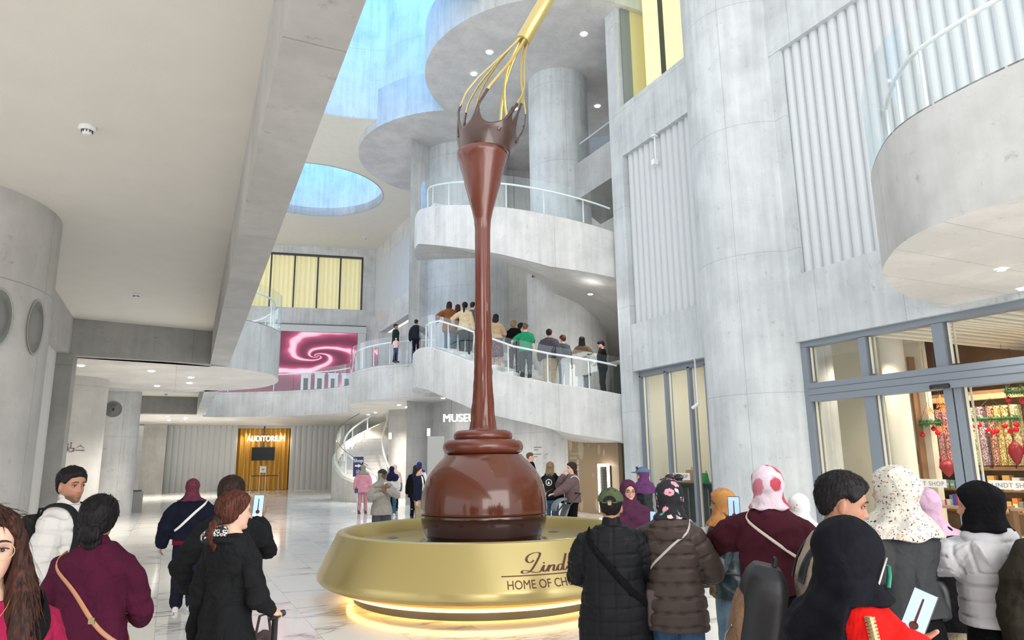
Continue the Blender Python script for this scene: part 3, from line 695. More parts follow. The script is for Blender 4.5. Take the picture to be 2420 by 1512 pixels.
def fang(x, y):
    """angle on the basin seen at a photo pixel"""
    best = None
    for k in range(2000):
        a = -pi+.0+k*pi/2000
        z = .6; r = cone_r(z); w = Vector((FC[0]+r*cos(a), FC[1]+r*sin(a), z))-Vector((0, 0, CZ)); px = 1210+FPX*w.dot(_r2)/w.dot(_f)
        d = abs(px-x)
        if best is None or d < best[0]: best = (d, a)
    return best[1]
aT0 = fang(1196, 1380); aT1 = fang(1368, 1380)
Rm = 2.05; wid = (aT1-aT0)*Rm*17.2/13.0
t = textmesh('HOME OF CHOCOLATE', size=.135, extrude=.002, align='LEFT')
xs = [v.co.x for v in t.vertices]; sc = wid/(max(xs)-min(xs))
for v in t.vertices: v.co.x = (v.co.x-min(xs))*sc
wrap(t, aT0, .388, mat=INK, name='home_of_chocolate_lettering')
line = MB(); n = 40; L_ = wid*1.12; a_l = fang(1183, 1360)
for k in range(n):
    x0 = L_*k/n; x1 = L_*(k+1)/n; line.add([(x0, 0, 0), (x1, 0, 0), (x1, .012, 0), (x0, .012, 0)], [(0, 1, 2, 3)])
lo = line.build('tmp', None); me = lo.data; bpy.data.objects.remove(lo); wrap(me, a_l, .505, mat=INK, name='lettering_underline')
# cursive word drawn as pen strokes (units: x to the right, y up, x-height 1)
STR = [
 [(2.1, 2.0), (1.6, 1.62), (1.2, 1.75), (1.05, 2.2), (1.4, 2.8), (2.2, 3.2), (2.95, 3.22), (3.15, 2.95), (2.8, 2.25), (2.2, 1.3), (1.6, .45), (1.05, .02), (.45, -.08), (.2, .14), (.5, .38), (1.15, .25), (1.9, .0), (2.55, -.02), (3.0, .3)],
 [(2.95, .3), (3.45, 1.02), (3.2, .45), (3.25, .08), (3.5, .06), (3.95, .55)],
 [(3.95, .6), (4.25, 1.0), (4.1, .55), (3.85, .0)], [(3.98, .35), (4.45, .85), (4.8, 1.02), (4.92, .78), (4.72, .32), (4.74, .06), (5.0, .06), (5.35, .42)],
 [(6.3, .82), (6.0, 1.03), (5.6, .84), (5.35, .35), (5.48, .04), (5.8, .1), (6.25, .7)], [(7.2, 2.75), (6.75, 1.75), (6.3, .75), (6.2, .18), (6.4, .03), (6.7, .2), (6.95, .55)],
 [(7.85, 2.05), (7.5, 1.35), (7.15, .6), (7.1, .15), (7.35, .0), (7.7, .2), (8.1, .6)], [(7.0, 1.22), (8.1, 1.28)],
]
def penstroke(pts, mb, w=.36, ang=R_(38)):
    S_ = spline([(p[0], p[1], 0) for p in pts], 10); nb = Vector((cos(ang), -sin(ang)*.0+sin(ang), 0))
    Lf = []; Rt = []
    for i, p in enumerate(S_):
        tg = (S_[min(i+1, len(S_)-1)]-S_[max(i-1, 0)]).normalized(); nn = Vector((-tg.y, tg.x, 0))
        down = abs(tg.y); ww = w*(.20+.80*down**1.5)*.5
        Lf.append(p+nn*ww); Rt.append(p-nn*ww)
    vs = []
    for a_, b_ in zip(Lf, Rt): vs += [a_, b_]
    mb.add(vs, [(2*i, 2*i+1, 2*i+3, 2*i+2) for i in range(len(S_)-1)])
mb = MB()
for s_ in STR: penstroke(s_, mb)
mb.add([(3.5+.13*cos(t)+.0, 1.45+.13*sin(t), 0) for t in np.linspace(0, 2*pi, 14)[:-1]], [tuple(range(13))])
lo = mb.build('tmp', None); me = lo.data; bpy.data.objects.remove(lo)
aS = fang(1228, 1335); aE = fang(1338, 1335); k = (aE-aS)*Rm/6.9
for v in me.vertices: v.co.x = (v.co.x+.0)*k; v.co.y = v.co.y*k*.82; v.co.z = 0
wrap(me, aS, .538, mat=INK, off=.006, name='script_lettering')
# ================================================================ windows, doors, screens, signs
def mesh_obj(me, name, mat, parent=None, M=None):
    if M is not None: me.transform(M)
    o = bpy.data.objects.new(name, me); COL.objects.link(o); me.materials.clear(); me.materials.append(mat)
    if parent is not None: o.parent = parent; KIDS.setdefault(parent.name, []).append(o)
    return o
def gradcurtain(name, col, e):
    """curtain with the backlight put into its own emission"""
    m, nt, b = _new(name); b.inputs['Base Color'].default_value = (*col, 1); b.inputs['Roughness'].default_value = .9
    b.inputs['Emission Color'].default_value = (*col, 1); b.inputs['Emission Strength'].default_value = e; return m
CURT = gradcurtain('yellow_curtain', (.84, .78, .44), .5); CURT2 = gradcurtain('pale_curtain', (.76, .68, .42), .34)  # emission imitates room light shining through the cloth
def curtain(p0, p1, z0, z1, mat, parent, amp=.06, per=.22, off=(0, 0, 0), rnd=1):
    random.seed(int(p0[0]*100)+rnd); p0 = Vector((p0[0], p0[1])); p1 = Vector((p1[0], p1[1])); L = (p1-p0).length; d = (p1-p0)/L; n = Vector((-d.y, d.x)); pts = []; ph = 0; s = 0
    while s < L:
        ph += .035/per*2*pi*random.uniform(.5, 1.5); q = p0+d*s+n*amp*sin(ph); pts.append((q.x-off[0], q.y-off[1])); s += .035
    o = MB().ribbon(pts, z0-off[2], z1-off[2]).build('curtain', mat, parent, smooth=True); return o
# back wall window band
w = sx(MB().prism([(3.2, BY(3.2)), (11.25, BY(11.25)), (11.25, BY(11.25)+.2), (3.2, BY(3.2)+.2)], 15.72, 15.85).build('window_1', DARK))
m = MB()
for x in (3.75, 5.22, 6.72, 8.22, 9.7, 11.15): m.prism([(x, BY(x)-.02), (x+.09, BY(x)-.04), (x+.09, BY(x)+.12), (x, BY(x)+.14)], 12.05, 15.75)
m.build('frame', DARK, w)
MB().add([(3.2, BY(3.2)+.08, 12.05), (11.2, BY(11.2)+.08, 12.05), (11.2, BY(11.2)+.08, 15.8), (3.2, BY(3.2)+.08, 15.8)], [(0, 1, 2, 3)]).build('pane', GLASS, w)
curtain((3.2, BY(3.2)+.45), (11.3, BY(11.3)+.45), 12.0, 15.8, CURT2, w, amp=.09, per=.3)
wallbox('wall_room_behind', (3, 49.3, 11.8), (12.4, 49.6, 16), plain('warm_room', (.75, .68, .38), .9))
# upper right window
w = sx(MB().box((12.05, 16.40, 12.5), (12.4, 16.52, 18)).build('window_2', GREY)); m = MB()
m.box((12.15, 12.0, 12.5), (12.25, 16.5, 12.56))
for y in (13.28, 14.62): m.box((12.12, y-.03, 12.5), (12.26, y+.03, 18))
m.build('frame', DARK, w)
MB().add([(12.2, 12, 12.5), (12.2, 16.45, 12.5), (12.2, 16.45, 18), (12.2, 12, 18)], [(0, 1, 2, 3)]).build('pane', GLASS, w)
curtain((12.75, 10.5), (12.75, 16.2), 12.5, 18, CURT, w, amp=.07, per=.32)
wallbox('wall_upper_room', (13.4, 10.5, 12.4), (13.6, 16.5, 18), plain('warm_room', (.8, .6, .2), .9)); wallbox('wall_upper_room_end', (12.3, 16.42, 12.4), (13.6, 16.55, 18), MATS['warm_room'])
# lower right windows (left of the big column)
w = sx(MB().box((12.1, 13.0, 4.02), (12.3, 16.5, 4.2)).build('window_3', GREY)); m = MB()
for y, t in ((16.38, .12), (15.22, .10), (14.25, .10), (13.55, .14)): m.box((12.1, y, 0), (12.3, y+t, 4.05))
m.build('frame', GREY, w); m = MB()
for y in (16.3, 15.14, 14.17): m.box((12.15, y, 0), (12.2, y+.02, 4.02))
m.build('seal', plain('pale_seal', (.7, .66, .55), .4), w)
MB().add([(12.2, 13, 0), (12.2, 16.4, 0), (12.2, 16.4, 4.05), (12.2, 13, 4.05)], [(0, 1, 2, 3)]).build('pane', GLASS, w)
wallbox('wall_cafe_back', (15.2, 10, 0), (15.4, 19, 4.6), plain('cafe_beige', (.72, .68, .58), .8)); wallbox('wall_cafe_end', (12.3, 16.6, 0), (15.4, 16.8, 4.6), MATS['cafe_beige'])
# sales counter behind that window with its sign, bags and jar
e = empty('cafe_counter', (13.2, 15.0, 0), 0, 'black cafe counter with slatted front behind the lower right window', 'counter')
m = MB().box((-.3, -1.2, 0), (.5, 1.5, 1.0)); m.build('body', plain('counter_black', (.03, .035, .035), .3), e); MB().box((-.36, -1.25, 1.0), (.55, 1.55, 1.04)).build('worktop', DARK, e)
for k in range(7): MB().box((-.33, -1.1+k*.4, .1), (-.30, -1.06+k*.4, .9)).build('slat', plain('counter_rib', (.16, .17, .17), .4), e)
def bag(name, loc, s, mat, label, grp=None, hm=None):
    e = empty(name, loc, 1.2, label, 'bag', grp); m = MB(); a, b, h = s
    m.add([(-a, -b, 0), (a, -b, 0), (a, b, 0), (-a, b, 0), (-a*.9, -b*.5, h), (a*.9, -b*.5, h), (a*.9, b*.5, h), (-a*.9, b*.5, h)], [(0, 3, 2, 1), (4, 5, 6, 7), (0, 1, 5, 4), (1, 2, 6, 5), (2, 3, 7, 6), (3, 0, 4, 7)])
    m.build('body', mat, e)
    MB().tube([(-a*.4, -b*.5, h)]+[(a*.4*cos(t), -b*.5, h+a*.5*sin(t)) for t in np.linspace(pi, 0, 9)], .008, 6).build('handle', hm or mat, e, smooth=True); return e
bag('gift_bag', (13.0, 14.95, 1.04), (.12, .08, .26), plain('bag_green', (.03, .30, .10), .4), 'green gift bag on the black counter behind the window')
bag('gift_bag', (13.0, 15.55, 1.04), (.17, .12, .34), plain('bag_tan', (.45, .28, .15), .5), 'tan round-topped bag on the black counter behind the window')
bag('gift_bag', (13.1, 14.0, 1.04), (.12, .1, .25), plain('bag_navy', (.03, .04, .10), .4), 'small dark bag at right end of the cafe counter')
RYZ = Matrix(((0, 0, -1, 0), (-1, 0, 0, 0), (0, 1, 0, 0), (0, 0, 0, 1)))   # text facing -X, reading towards -Y
t = textmesh('LINDT SHOP', size=.13, extrude=.002); s_ = empty('window_sign', (12.16, 15.0, 1.2), 0, 'small pale sign strip on the lower right window', 'sign')
MB().box((-.01, -.45, -.06), (0, .45, .12)).build('panel', plain('sign_pale', (.75, .74, .70), .5), s_); mesh_obj(t, 'lettering', plain('ink_grey', (.25, .24, .22), .5), s_, Matrix.Translation((-.014, 0, -.01)) @ RYZ)

# shop entrance: frame, transom panes, sliding leaves
d = sx(MB().box((12.0, -4, 3.98), (12.25, 10.52, 4.12)).build('door_1', GREY)); fr = MB()
fr.box((12.0, 10.38, 0), (12.25, 10.52, 3.975)); fr.box((11.98, -4, 2.82), (12.28, 10.4, 3.2))
for y, w_ in ((8.98, .16), (7.45, .20), (5.0, .16)): fr.box((12.02, y, 3.2), (12.22, y+w_, 3.975))
fr.box((12.02, 8.92, 0), (12.24, 9.14, 2.85)); fr.box((12.04, 7.30, 0), (12.2, 7.42, 2.85)); fr.box((12.04, 7.45, 0), (12.24, 7.60, 2.85)); fr.box((12.02, 4.2, 0), (12.24, 4.4, 2.85))
fr.build('frame', GREY, d); sl = MB()
for y, z0, z1 in ((10.3, .1, 2.84), (10.3, 3.24, 3.96), (8.86, .1, 2.84), (8.9, 3.24, 3.96), (7.36, 3.24, 3.96), (7.22, .1, 2.84)): sl.box((12.06, y, z0), (12.1, y+.025, z1)); sl.box((12.12, y-.04, z0), (12.16, y-.02, z1))
sl.build('seal', MATS['pale_seal'], d)
sm = MB(); 
for z in (2.95, 3.08): sm.box((11.975, -4, z), (11.982, 10.4, z+.006))
sm.build('seam', DARK, d)
MB().add([(12.12, -4, 0), (12.12, 10.4, 0), (12.12, 10.4, 2.84), (12.12, -4, 2.84)], [(0, 1, 2, 3)]).build('pane', GLASS, d)
MB().add([(12.12, -4, 3.2), (12.12, 10.4, 3.2), (12.12, 10.4, 4.0), (12.12, -4, 4.0)], [(0, 1, 2, 3)]).build('pane', GLASS, d)
s_ = empty('door_sensor', (11.96, 7.6, 2.86), 0, 'black rounded motion sensor over the sliding shop doors', 'sensor')
MB().tube([(0, -.17, 0), (0, -.16, 0), (0, .16, 0), (0, .17, 0)], [.02, .042, .042, .02], 16).build('housing', plain('sensor_black', (.015, .015, .015), .3), s_, smooth=True); MB().box((-.045, -.1, -.03), (-.03, .1, -.01)).build('lens', DARK, s_)
for y, lab in ((8.15, 'pale LINDT SHOP sign strip on left sliding door'), (6.72, 'pale LINDT SHOP sign strip on right sliding door, cut by picture edge')):
    s_ = empty('door_sign', (12.09, y, 1.2), 0, lab, 'sign'); MB().box((-.006, -.36, -.06), (0, .36, .08)).build('panel', plain('strip_cream', (.74, .72, .66), .5), s_)
    mesh_obj(textmesh('LINDT SHOP', size=.105, extrude=.001, sp=1.1), 'lettering', plain('ink_grey', (.25, .24, .22), .5), s_, Matrix.Translation((-.009, 0, -.03)) @ RYZ)
# interior round wall and back of the shop
sx(MB().lathe([(.24, 0), (.24, 4.6)], (14.35, 10.10), 40).build('wall_shop_post', plain('shop_cream', (.80, .77, .70), .6), smooth=True))
wallbox('wall_shop_back', (17.5, -4, 0), (17.7, 14, 4.6), plain('shop_wood', (.20, .11, .05), .6, var=.15, vscale=1.5)); wallbox('wall_shop_north', (14.0, 13.0, 0), (17.6, 13.1, 4.6), CON_N)
m = MB()
for k in range(60): m.box((12.35, -4+k*.22, 4.05+.04*sin(k*.6)), (17.5, -3.88+k*.22, 4.12+.04*sin(k*.6)))
sx(m.build('ceiling_shop_slats', plain('shop_slats', (.78, .74, .64), .7)))
# wooden partition with shelf of gift boxes
e = empty('display_shelf', (15.0, 10.22, 0), 0, 'tall dark wood shelf unit inside the shop, left of the bin wall', 'shelf')
MB().box((0, -.06, 0), (.5, 0, 3.9)).build('side_panel', plain('walnut', (.26, .14, .07), .5, var=.1), e); MB().box((.45, -.05, 0), (.5, .9, 3.9)).build('back_panel', MATS['shop_wood'], e)
for z in (.9, 1.45): MB().box((-.1, 0, z), (.5, .9, z+.05)).build('shelf', MATS['walnut'], e)
# bins of wrapped chocolates
def speck(name, c1, c2):
    m, nt, b = _new(name); N = nt.nodes.new; L = nt.links.new; tc = N('ShaderNodeTexCoord'); v = N('ShaderNodeTexVoronoi'); v.inputs['Scale'].default_value = 48
    L(tc.outputs['Object'], v.inputs['Vector']); r = N('ShaderNodeValToRGB'); r.color_ramp.elements[0].color = (*[c*.5 for c in c1], 1); r.color_ramp.elements[1].color = (*c2, 1); r.color_ramp.elements[0].position = .15; r.color_ramp.elements[1].position = .85
    sp = N('ShaderNodeSeparateColor'); L(v.outputs['Color'], sp.inputs[0]); L(sp.outputs[0], r.inputs['Fac']); L(r.outputs['Color'], b.inputs['Base Color']); b.inputs['Roughness'].default_value = .25
    b.inputs['Emission Strength'].default_value = 0
    bp = N('ShaderNodeBump'); bp.inputs['Distance'].default_value = .03; L(v.outputs['Distance'], bp.inputs['Height']); L(bp.outputs['Normal'], b.inputs['Normal']); return m
cols = [('lilac', (.55, .42, .55), (.85, .75, .85)), ('blue', (.10, .28, .62), (.6, .75, .9)), ('green', (.02, .50, .22), (.5, .9, .6)), ('pink', (.85, .15, .28), (1, .6, .6)), ('red', (.75, .10, .16), (1, .5, .5)),
        ('lime', (.45, .58, .08), (.85, .9, .5)), ('olive', (.55, .60, .10), (.9, .9, .5)), ('mauve', (.45, .25, .35), (.8, .6, .65)), ('brown', (.45, .12, .06), (.9, .5, .4)), ('gold', (.85, .50, .08), (1, .85, .4)), ('gold2', (.9, .58, .12), (1, .9, .5)), ('straw', (.8, .65, .2), (1, .9, .6))]
px_ = [2182, 2198, 2213, 2234, 2250, 2298, 2314, 2332, 2358, 2375, 2392, 2414]
bx = 16.2
for (nm, c1, c2), x in zip(cols, px_):
    q = P(x, 1060, D=16.2*0+17.6)
    y = q.y*bx/q.x; e = empty('sweets_bin', (bx, y, 1.45), 0, '%s bin of wrapped sweets in the shop wall' % {'gold2': 'second gold', 'lime': 'lime green', 'olive': 'yellow green', 'gold': 'gold', 'straw': 'straw yellow'}.get(nm, nm), 'bin', 'clear bins of wrapped sweets')
    MB().box((-.08, -.066, 0), (.1, .066, 1.28)).build('wrapped_sweets', speck('sweets_'+nm, c1, c2), e); MB().box((-.1, .067, -.02), (.1, .074, 1.30)).build('divider', MATS['walnut'], e)
    MB().box((-.12, -.074, -.1), (.1, .074, -.02)).build('ledge', MATS['walnut'], e)
e = empty('shelf_unit', (16.35, 8.3, 0), 0, 'dark wood wall unit carrying the sweets bins', 'shelf')
MB().box((0, -4, 0), (.3, 3.0, 3.1)).build('back_panel', MATS['shop_wood'], e)
for z in (.45, .9, 1.35): MB().box((-.3, -4, z), (0, 2.9, z+.04)).build('shelf', MATS['walnut'], e)
MB().box((-.25, -4, 2.88), (0, 2.6, 3.0)).build('valance', plain('tan_wood', (.5, .33, .2), .5), e)
ORD = 'first second third fourth fifth sixth seventh eighth ninth tenth eleventh twelfth thirteenth fourteenth fifteenth sixteenth seventeenth eighteenth nineteenth twentieth twenty-first twenty-second twenty-third twenty-fourth twenty-fifth twenty-sixth twenty-seventh twenty-eighth'.split()[::-1]
random.seed(11)
bc = [('red', (.6, .02, .03)), ('gold', (.75, .45, .12)), ('blue', (.05, .09, .45)), ('white', (.8, .78, .72)), ('orange', (.85, .28, .05)), ('brown', (.2, .08, .04)), ('teal', (.25, .45, .42))]
k = 0
for (zz, y0, y1, X) in ((.94, 7.6, 11.1, 16.18), (.49, 7.6, 11.1, 16.18)):
    y = y0; k0 = k+1
    while y < y1:
        c = bc[random.randrange(len(bc))]; w_ = random.uniform(.09, .2); h = random.uniform(.14, .34); k += 1
        e = empty('sweets_box', (X, y, zz), 0, '%s sweets carton, %s from the left on the %s shelf under the bins' % (c[0], ORD[min(k-k0, 27)], 'upper' if zz > .8 else 'lower'), 'box', '%s boxes on the shop shelves' % c[0])
        MB().box((-.09, -w_*.45, 0), (.09, w_*.45, h)).build('carton', plain('carton_'+c[0], c[1], .4), e); MB().box((-.093, -w_*.4, h*.35), (-.09, w_*.4, h*.6)).build('band', plain('carton_band', (.85, .75, .55), .4), e); y += w_+.03
for i, (x, y, h, col) in enumerate(((2152, 1085, .32, (.85, .82, .76)), (2163, 1085, .25, (.85, .80, .72)))):
    q = P(x, y, D=17.3); e = empty('milk_carton', (15.15, q.y*15.15/q.x, 1.50), .5, ('taller' if i == 0 else 'shorter')+' cream carton with peaked top on the shop shelf', 'carton'); m = MB().box((-.07, -.06, 0), (.07, .06, h)); m.add([(-.07, -.06, h), (.07, -.06, h), (.07, .06, h), (-.07, .06, h), (-.07, 0, h+.09), (.07, 0, h+.09)], [(0, 1, 5, 4), (2, 3, 4, 5), (0, 4, 3), (1, 2, 5)])
    m.build('body', plain('carton_cream', col, .4), e); MB().box((-.072, -.03, .06), (-.07, .03, .12)).build('picture', plain('carton_gold', (.6, .3, .1), .4), e)
# display tables near the doors
for i, (x, y) in enumerate(((13.5, 8.25), (13.7, 7.0))):
    e = empty('display_table', (x, y, 0), 0, ['tan wooden display table behind left sliding door', 'tan wooden display table behind right sliding door'][i], 'table'); MB().box((-.4, -.5, .72), (.4, .5, .77)).build('tabletop', MATS['tan_wood'], e)
    for sx_ in (-1, 1):
        for sy in (-1, 1): MB().box((sx_*.36-.03, sy*.45-.03, 0), (sx_*.36+.03, sy*.45+.03, .72)).build('leg', MATS['walnut'], e)
    for j in range(7):
        a = ((j % 4)-1.5)*.22; b = (-.2 if j < 4 else .2); c = bc[(i*3+j) % 7]; g = empty('gift_box', (x+b, y+a, .77), 0, '%s gift box with ribbon on display table behind %s door' % (c[0], ['left', 'right'][i]), 'gift', '%s gift boxes on the display tables' % c[0])
        h = .1+.05*(j % 3); MB().box((-.08, -.08, 0), (.08, .08, h)).build('carton', plain('carton_'+c[0], c[1], .4), g); MB().box((-.083, -.015, 0), (.083, .015, h+.003)).build('ribbon', plain('ribbon_red', (.6, .02, .04), .4), g)
# hanging stars, garlands, baubles
def star(loc, R, n, label, col=(1.0, .22, .04), e_=.75, rz=.9):
    e = empty('hanging_star', loc, rz, label, 'star', None); m = MB(); pts = []
    for k in range(2*n):
        a = pi/2+pi*k/n; r = R if k % 2 == 0 else R*.45; pts.append((0, r*cos(a), r*sin(a)))
    m.tube(pts, R*.055, 6, closed=True, ref=(1, 0, 0)); m2 = MB()
    for k in range(n): a = pi/2+2*pi*k/n; m2.tube([(0, 0, 0), (0, R*cos(a), R*sin(a))], R*.035, 5, ref=(1, 0, 0)); m2.tube([(0, R*.45*cos(a+pi/n), R*.45*sin(a+pi/n)), (0, 0, 0)], R*.035, 5, ref=(1, 0, 0))
    m.build('outline', emis('star_glow', col, e_), e); m2.build('spokes', MATS['star_glow'], e); MB().tube([(0, 0, R), (0, 0, 4.05-loc[2])], .004, 4).build('cord', DARK, e)
for (x, y, R, n, lab) in ((2223, 950, .16, 5, 'large glowing orange star hanging behind left sliding door'), (2223, 1012, .13, 5, 'glowing orange star hanging below the large one'), (2197, 970, .10, 8, 'small eight-pointed orange star left of the large star'), (2230, 966, .10, 8, 'small eight-pointed orange star just below the large star'), (2347, 935, .11, 8, 'small orange star above the green garland'), (2412, 1000, .15, 8, 'orange star at the right picture edge behind door')):
    q = P(x, y, D=15.5); star(q, R, n, lab)
PINE = plain('pine_green', (.05, .16, .05), .8); BAU = plain('bauble_red', (.65, .01, .02), .08, metal=.4)
def garland(c, R, label, nb, flat=.25):
    random.seed(int(c[0]*100)); e = empty('pine_garland', c, .9, label, 'garland'); m = MB()
    for k in range(520):
        a = random.uniform(0, 2*pi); r = R*random.uniform(.75, 1.05); p = Vector((r*.5*cos(a), r*sin(a), random.uniform(-.05, .07))); d = Vector((random.gauss(0, 1), random.gauss(0, 1), random.gauss(-.2, .8))).normalized()*random.uniform(.06, .14); s = d.cross(Vector((0, 0, 1))).normalized()*.008
        m.add([p-s, p+s, p+d], [(0, 1, 2)])
    m.build('needles', PINE, e); MB().tube([(R*.45*cos(t), R*.9*sin(t), 0) for t in np.linspace(0, 2*pi, 24)[:-1]], .03, 6, closed=True).build('ring', PINE, e)
    MB().tube([(0, -R*.9, 0), (0, 0, .45), (0, R*.9, 0)], .006, 5).build('cord', DARK, e)
    for k in range(nb):
        a = 2*pi*k/nb+random.uniform(-.2, .2); b = empty('bauble', (c[0]+R*.4*cos(a), c[1]+R*.9*sin(a), c[2]-random.uniform(.12, .3)), 0, 'red bauble, %s one round the ring of %s' % (('first second third fourth fifth sixth seventh eighth ninth tenth eleventh'.split())[k], label.replace('the ', '', 1)), 'bauble', 'red baubles on '+label)
        MB().lathe([(.001, -.055), (.03, -.046), (.05, -.022), (.055, 0), (.05, .024), (.03, .046), (.012, .054), (.012, .068), (.001, .068)], n=16).build('ball', BAU, b, smooth=True); MB().tube([(0, 0, .06), (0, 0, .33)], .003, 4).build('cord', DARK, b)
q = P(2345, 990, D=15.0); garland((q.x, q.y, q.z), .52, 'the wide pine garland behind right sliding door', 11)
q = P(2197, 1000, D=15.5); garland((q.x, q.y, q.z), .22, 'the small pine garland behind left sliding door', 3)
q = P(2412, 925, D=13.5); garland((q.x, q.y, q.z), .28, 'the pine garland at the right picture edge', 3)
e = empty('fairy_lights', P(2300, 1010, D=15.2), 0, 'cluster of warm fairy lights on the wide garland', 'lights'); m = MB(); random.seed(5)
for k in range(60): v = Vector((random.gauss(0, .05), random.gauss(0, .13), random.gauss(0, .1))); m.add([v+Vector(d)*.012 for d in ((1, 0, 0), (-1, 0, 0), (0, 1, 0), (0, -1, 0), (0, 0, 1), (0, 0, -1))], [(0, 2, 4), (2, 1, 4), (1, 3, 4), (3, 0, 4), (2, 0, 5), (1, 2, 5), (3, 1, 5), (0, 3, 5)])
tag(m.build('bulbs', emis('fairy', (1, .8, .4), 8), e), kind='stuff')
# red dragon-like heart lantern shapes and red bow basket in the shop
for (x, y, rx, rz, lab) in ((2404, 1070, .16, .32, 'dark red heart lantern in front of the gold bins at picture edge'), (2240, 1105, .16, .2, 'red gauze basket below the pink bins')):
    q = P(x, y, D=15.0); e = empty('red_lantern', q, 0, lab, 'lantern'); prof = [(.001, -rz), (rx*.5, -rz*.6), (rx, -.0), (rx*.9, rz*.4), (rx*.4, rz*.75), (.001, rz*.8)]
    MB().lathe(prof, n=24).build('body', plain('lantern_red', (.28, .01, .02), .4), e, smooth=True); MB().tube([(0, -rx, rz*.1)]+[(0, -rx*cos(t), rz*.6+rx*1.0*sin(t)) for t in np.linspace(0, pi, 9)]+[(0, rx, rz*.1)], .01, 6).build('handle', plain('ribbon_red', (.6, .02, .04), .4), e, smooth=True); MB().tube([(0, 0, rz*.6+rx), (0, 0, 4.10-q.z)], .004, 4).build('cord', DARK, e)
# shop lamps
for (y, x) in ((4.2, 14.2), (8.6, 14.9), (7.4, 13.6), (9.0, 15.6), (10.2, 15.6), (7.9, 15.7), (10.0, 13.4)):
    spot('shop_lamp', (x, y, 3.98), 120, (1, .84, .62), 140, .05)
area('cafe_lamp', (13.8, 14.2, 4.5), (1.5, 2.5), 60, (1, .93, .80))

# ---- big pink screen on the deck wall
def swirl():
    m, nt, b = _new('swirl_screen'); N = nt.nodes.new; L = nt.links.new; tc = N('ShaderNodeTexCoord')
    mp = N('ShaderNodeMapping'); mp.inputs['Location'].default_value = (-.74, -.66, 0); L(tc.outputs['UV'], mp.inputs['Vector'])
    sp = N('ShaderNodeSeparateXYZ'); L(mp.outputs[0], sp.inputs[0])
    x2 = N('ShaderNodeMath'); x2.operation = 'MULTIPLY'; x2.inputs[1].default_value = .95; L(sp.outputs[0], x2.inputs[0])
    ln = N('ShaderNodeVectorMath'); ln.operation = 'LENGTH'; cb = N('ShaderNodeCombineXYZ'); L(x2.outputs[0], cb.inputs[0]); L(sp.outputs[1], cb.inputs[1]); L(cb.outputs[0], ln.inputs[0])
    at = N('ShaderNodeMath'); at.operation = 'ARCTAN2'; L(sp.outputs[1], at.inputs[0]); L(x2.outputs[0], at.inputs[1])
    lg = N('ShaderNodeMath'); lg.operation = 'LOGARITHM'; lg.inputs[1].default_value = 2.718; L(ln.outputs['Value'], lg.inputs[0])
    ns = N('ShaderNodeTexNoise'); ns.inputs['Scale'].default_value = 3.2; L(mp.outputs[0], ns.inputs['Vector'])
    a1 = N('ShaderNodeMath'); a1.operation = 'MULTIPLY_ADD'; a1.inputs[1].default_value = 1.7; L(lg.outputs[0], a1.inputs[0]); L(at.outputs[0], a1.inputs[2])
    a2 = N('ShaderNodeMath'); a2.operation = 'MULTIPLY_ADD'; a2.inputs[1].default_value = 1.5; L(ns.outputs['Fac'], a2.inputs[0]); L(a1.outputs[0], a2.inputs[2])
    a3 = N('ShaderNodeMath'); a3.operation = 'MULTIPLY'; a3.inputs[1].default_value = 3.0; L(a2.outputs[0], a3.inputs[0])
    sn = N('ShaderNodeMath'); sn.operation = 'SINE'; L(a3.outputs[0], sn.inputs[0])
    r = N('ShaderNodeValToRGB'); e = r.color_ramp.elements; e[0].position = .0; e[0].color = (.10, .006, .03, 1); e[1].position = .98; e[1].color = (.95, .50, .62, 1)
    k = r.color_ramp.elements.new(.45); k.color = (.20, .018, .065, 1); k = r.color_ramp.elements.new(.8); k.color = (.40, .06, .15, 1)
    h = N('ShaderNodeMath'); h.operation = 'MULTIPLY_ADD'; h.inputs[1].default_value = .5; h.inputs[2].default_value = .5; L(sn.outputs[0], h.inputs[0]); L(h.outputs[0], r.inputs['Fac'])
    L(r.outputs['Color'], b.inputs['Emission Color']); b.inputs['Emission Strength'].default_value = .9; b.inputs['Base Color'].default_value = (.05, .01, .02, 1); b.inputs['Roughness'].default_value = .3; return m
SWIRL = swirl()
e = empty('video_wall', (8.0, BY(8.0), 5.56), 0, 'large video wall showing a glossy pink swirl above the far gallery', 'screen')
def bpt(x, z, d=0): return (x-8.0, BY(x)-BY(8.0)+d, z-5.56)
MB().add([bpt(1.2, 5.6, -.12), bpt(10.95, 5.6, -.12), bpt(10.95, 10.35, -.12), bpt(1.2, 10.35, -.12)], [(0, 1, 2, 3)], [[(0, 0), (1, 0), (1, 1), (0, 1)]]).build('screen', SWIRL, e)
m = MB()
for (xa, xb, za_, zb_) in ((1.0, 11.55, 10.38, 10.85), (11.0, 11.5, 5.56, 10.4)): m.add([bpt(xa, za_, -.2), bpt(xb, za_, -.2), bpt(xb, zb_, -.2), bpt(xa, zb_, -.2), bpt(xa, za_, 0), bpt(xb, za_, 0), bpt(xb, zb_, 0), bpt(xa, zb_, 0)], [(0, 1, 2, 3), (3, 2, 6, 7), (0, 3, 7, 4), (1, 5, 6, 2), (0, 4, 5, 1)])
m.build('frame', plain('screen_frame', (.62, .63, .62), .5), e)
m = MB().prism([(-7.0, BY(1)-BY(8)-.22), (3.5, BY(11.5)-BY(8)-.22), (3.5, BY(11.5)-BY(8)-.1), (-7, BY(1)-BY(8)-.1)], 5.28, 5.33); m.build('shadow_gap', DARK, e)
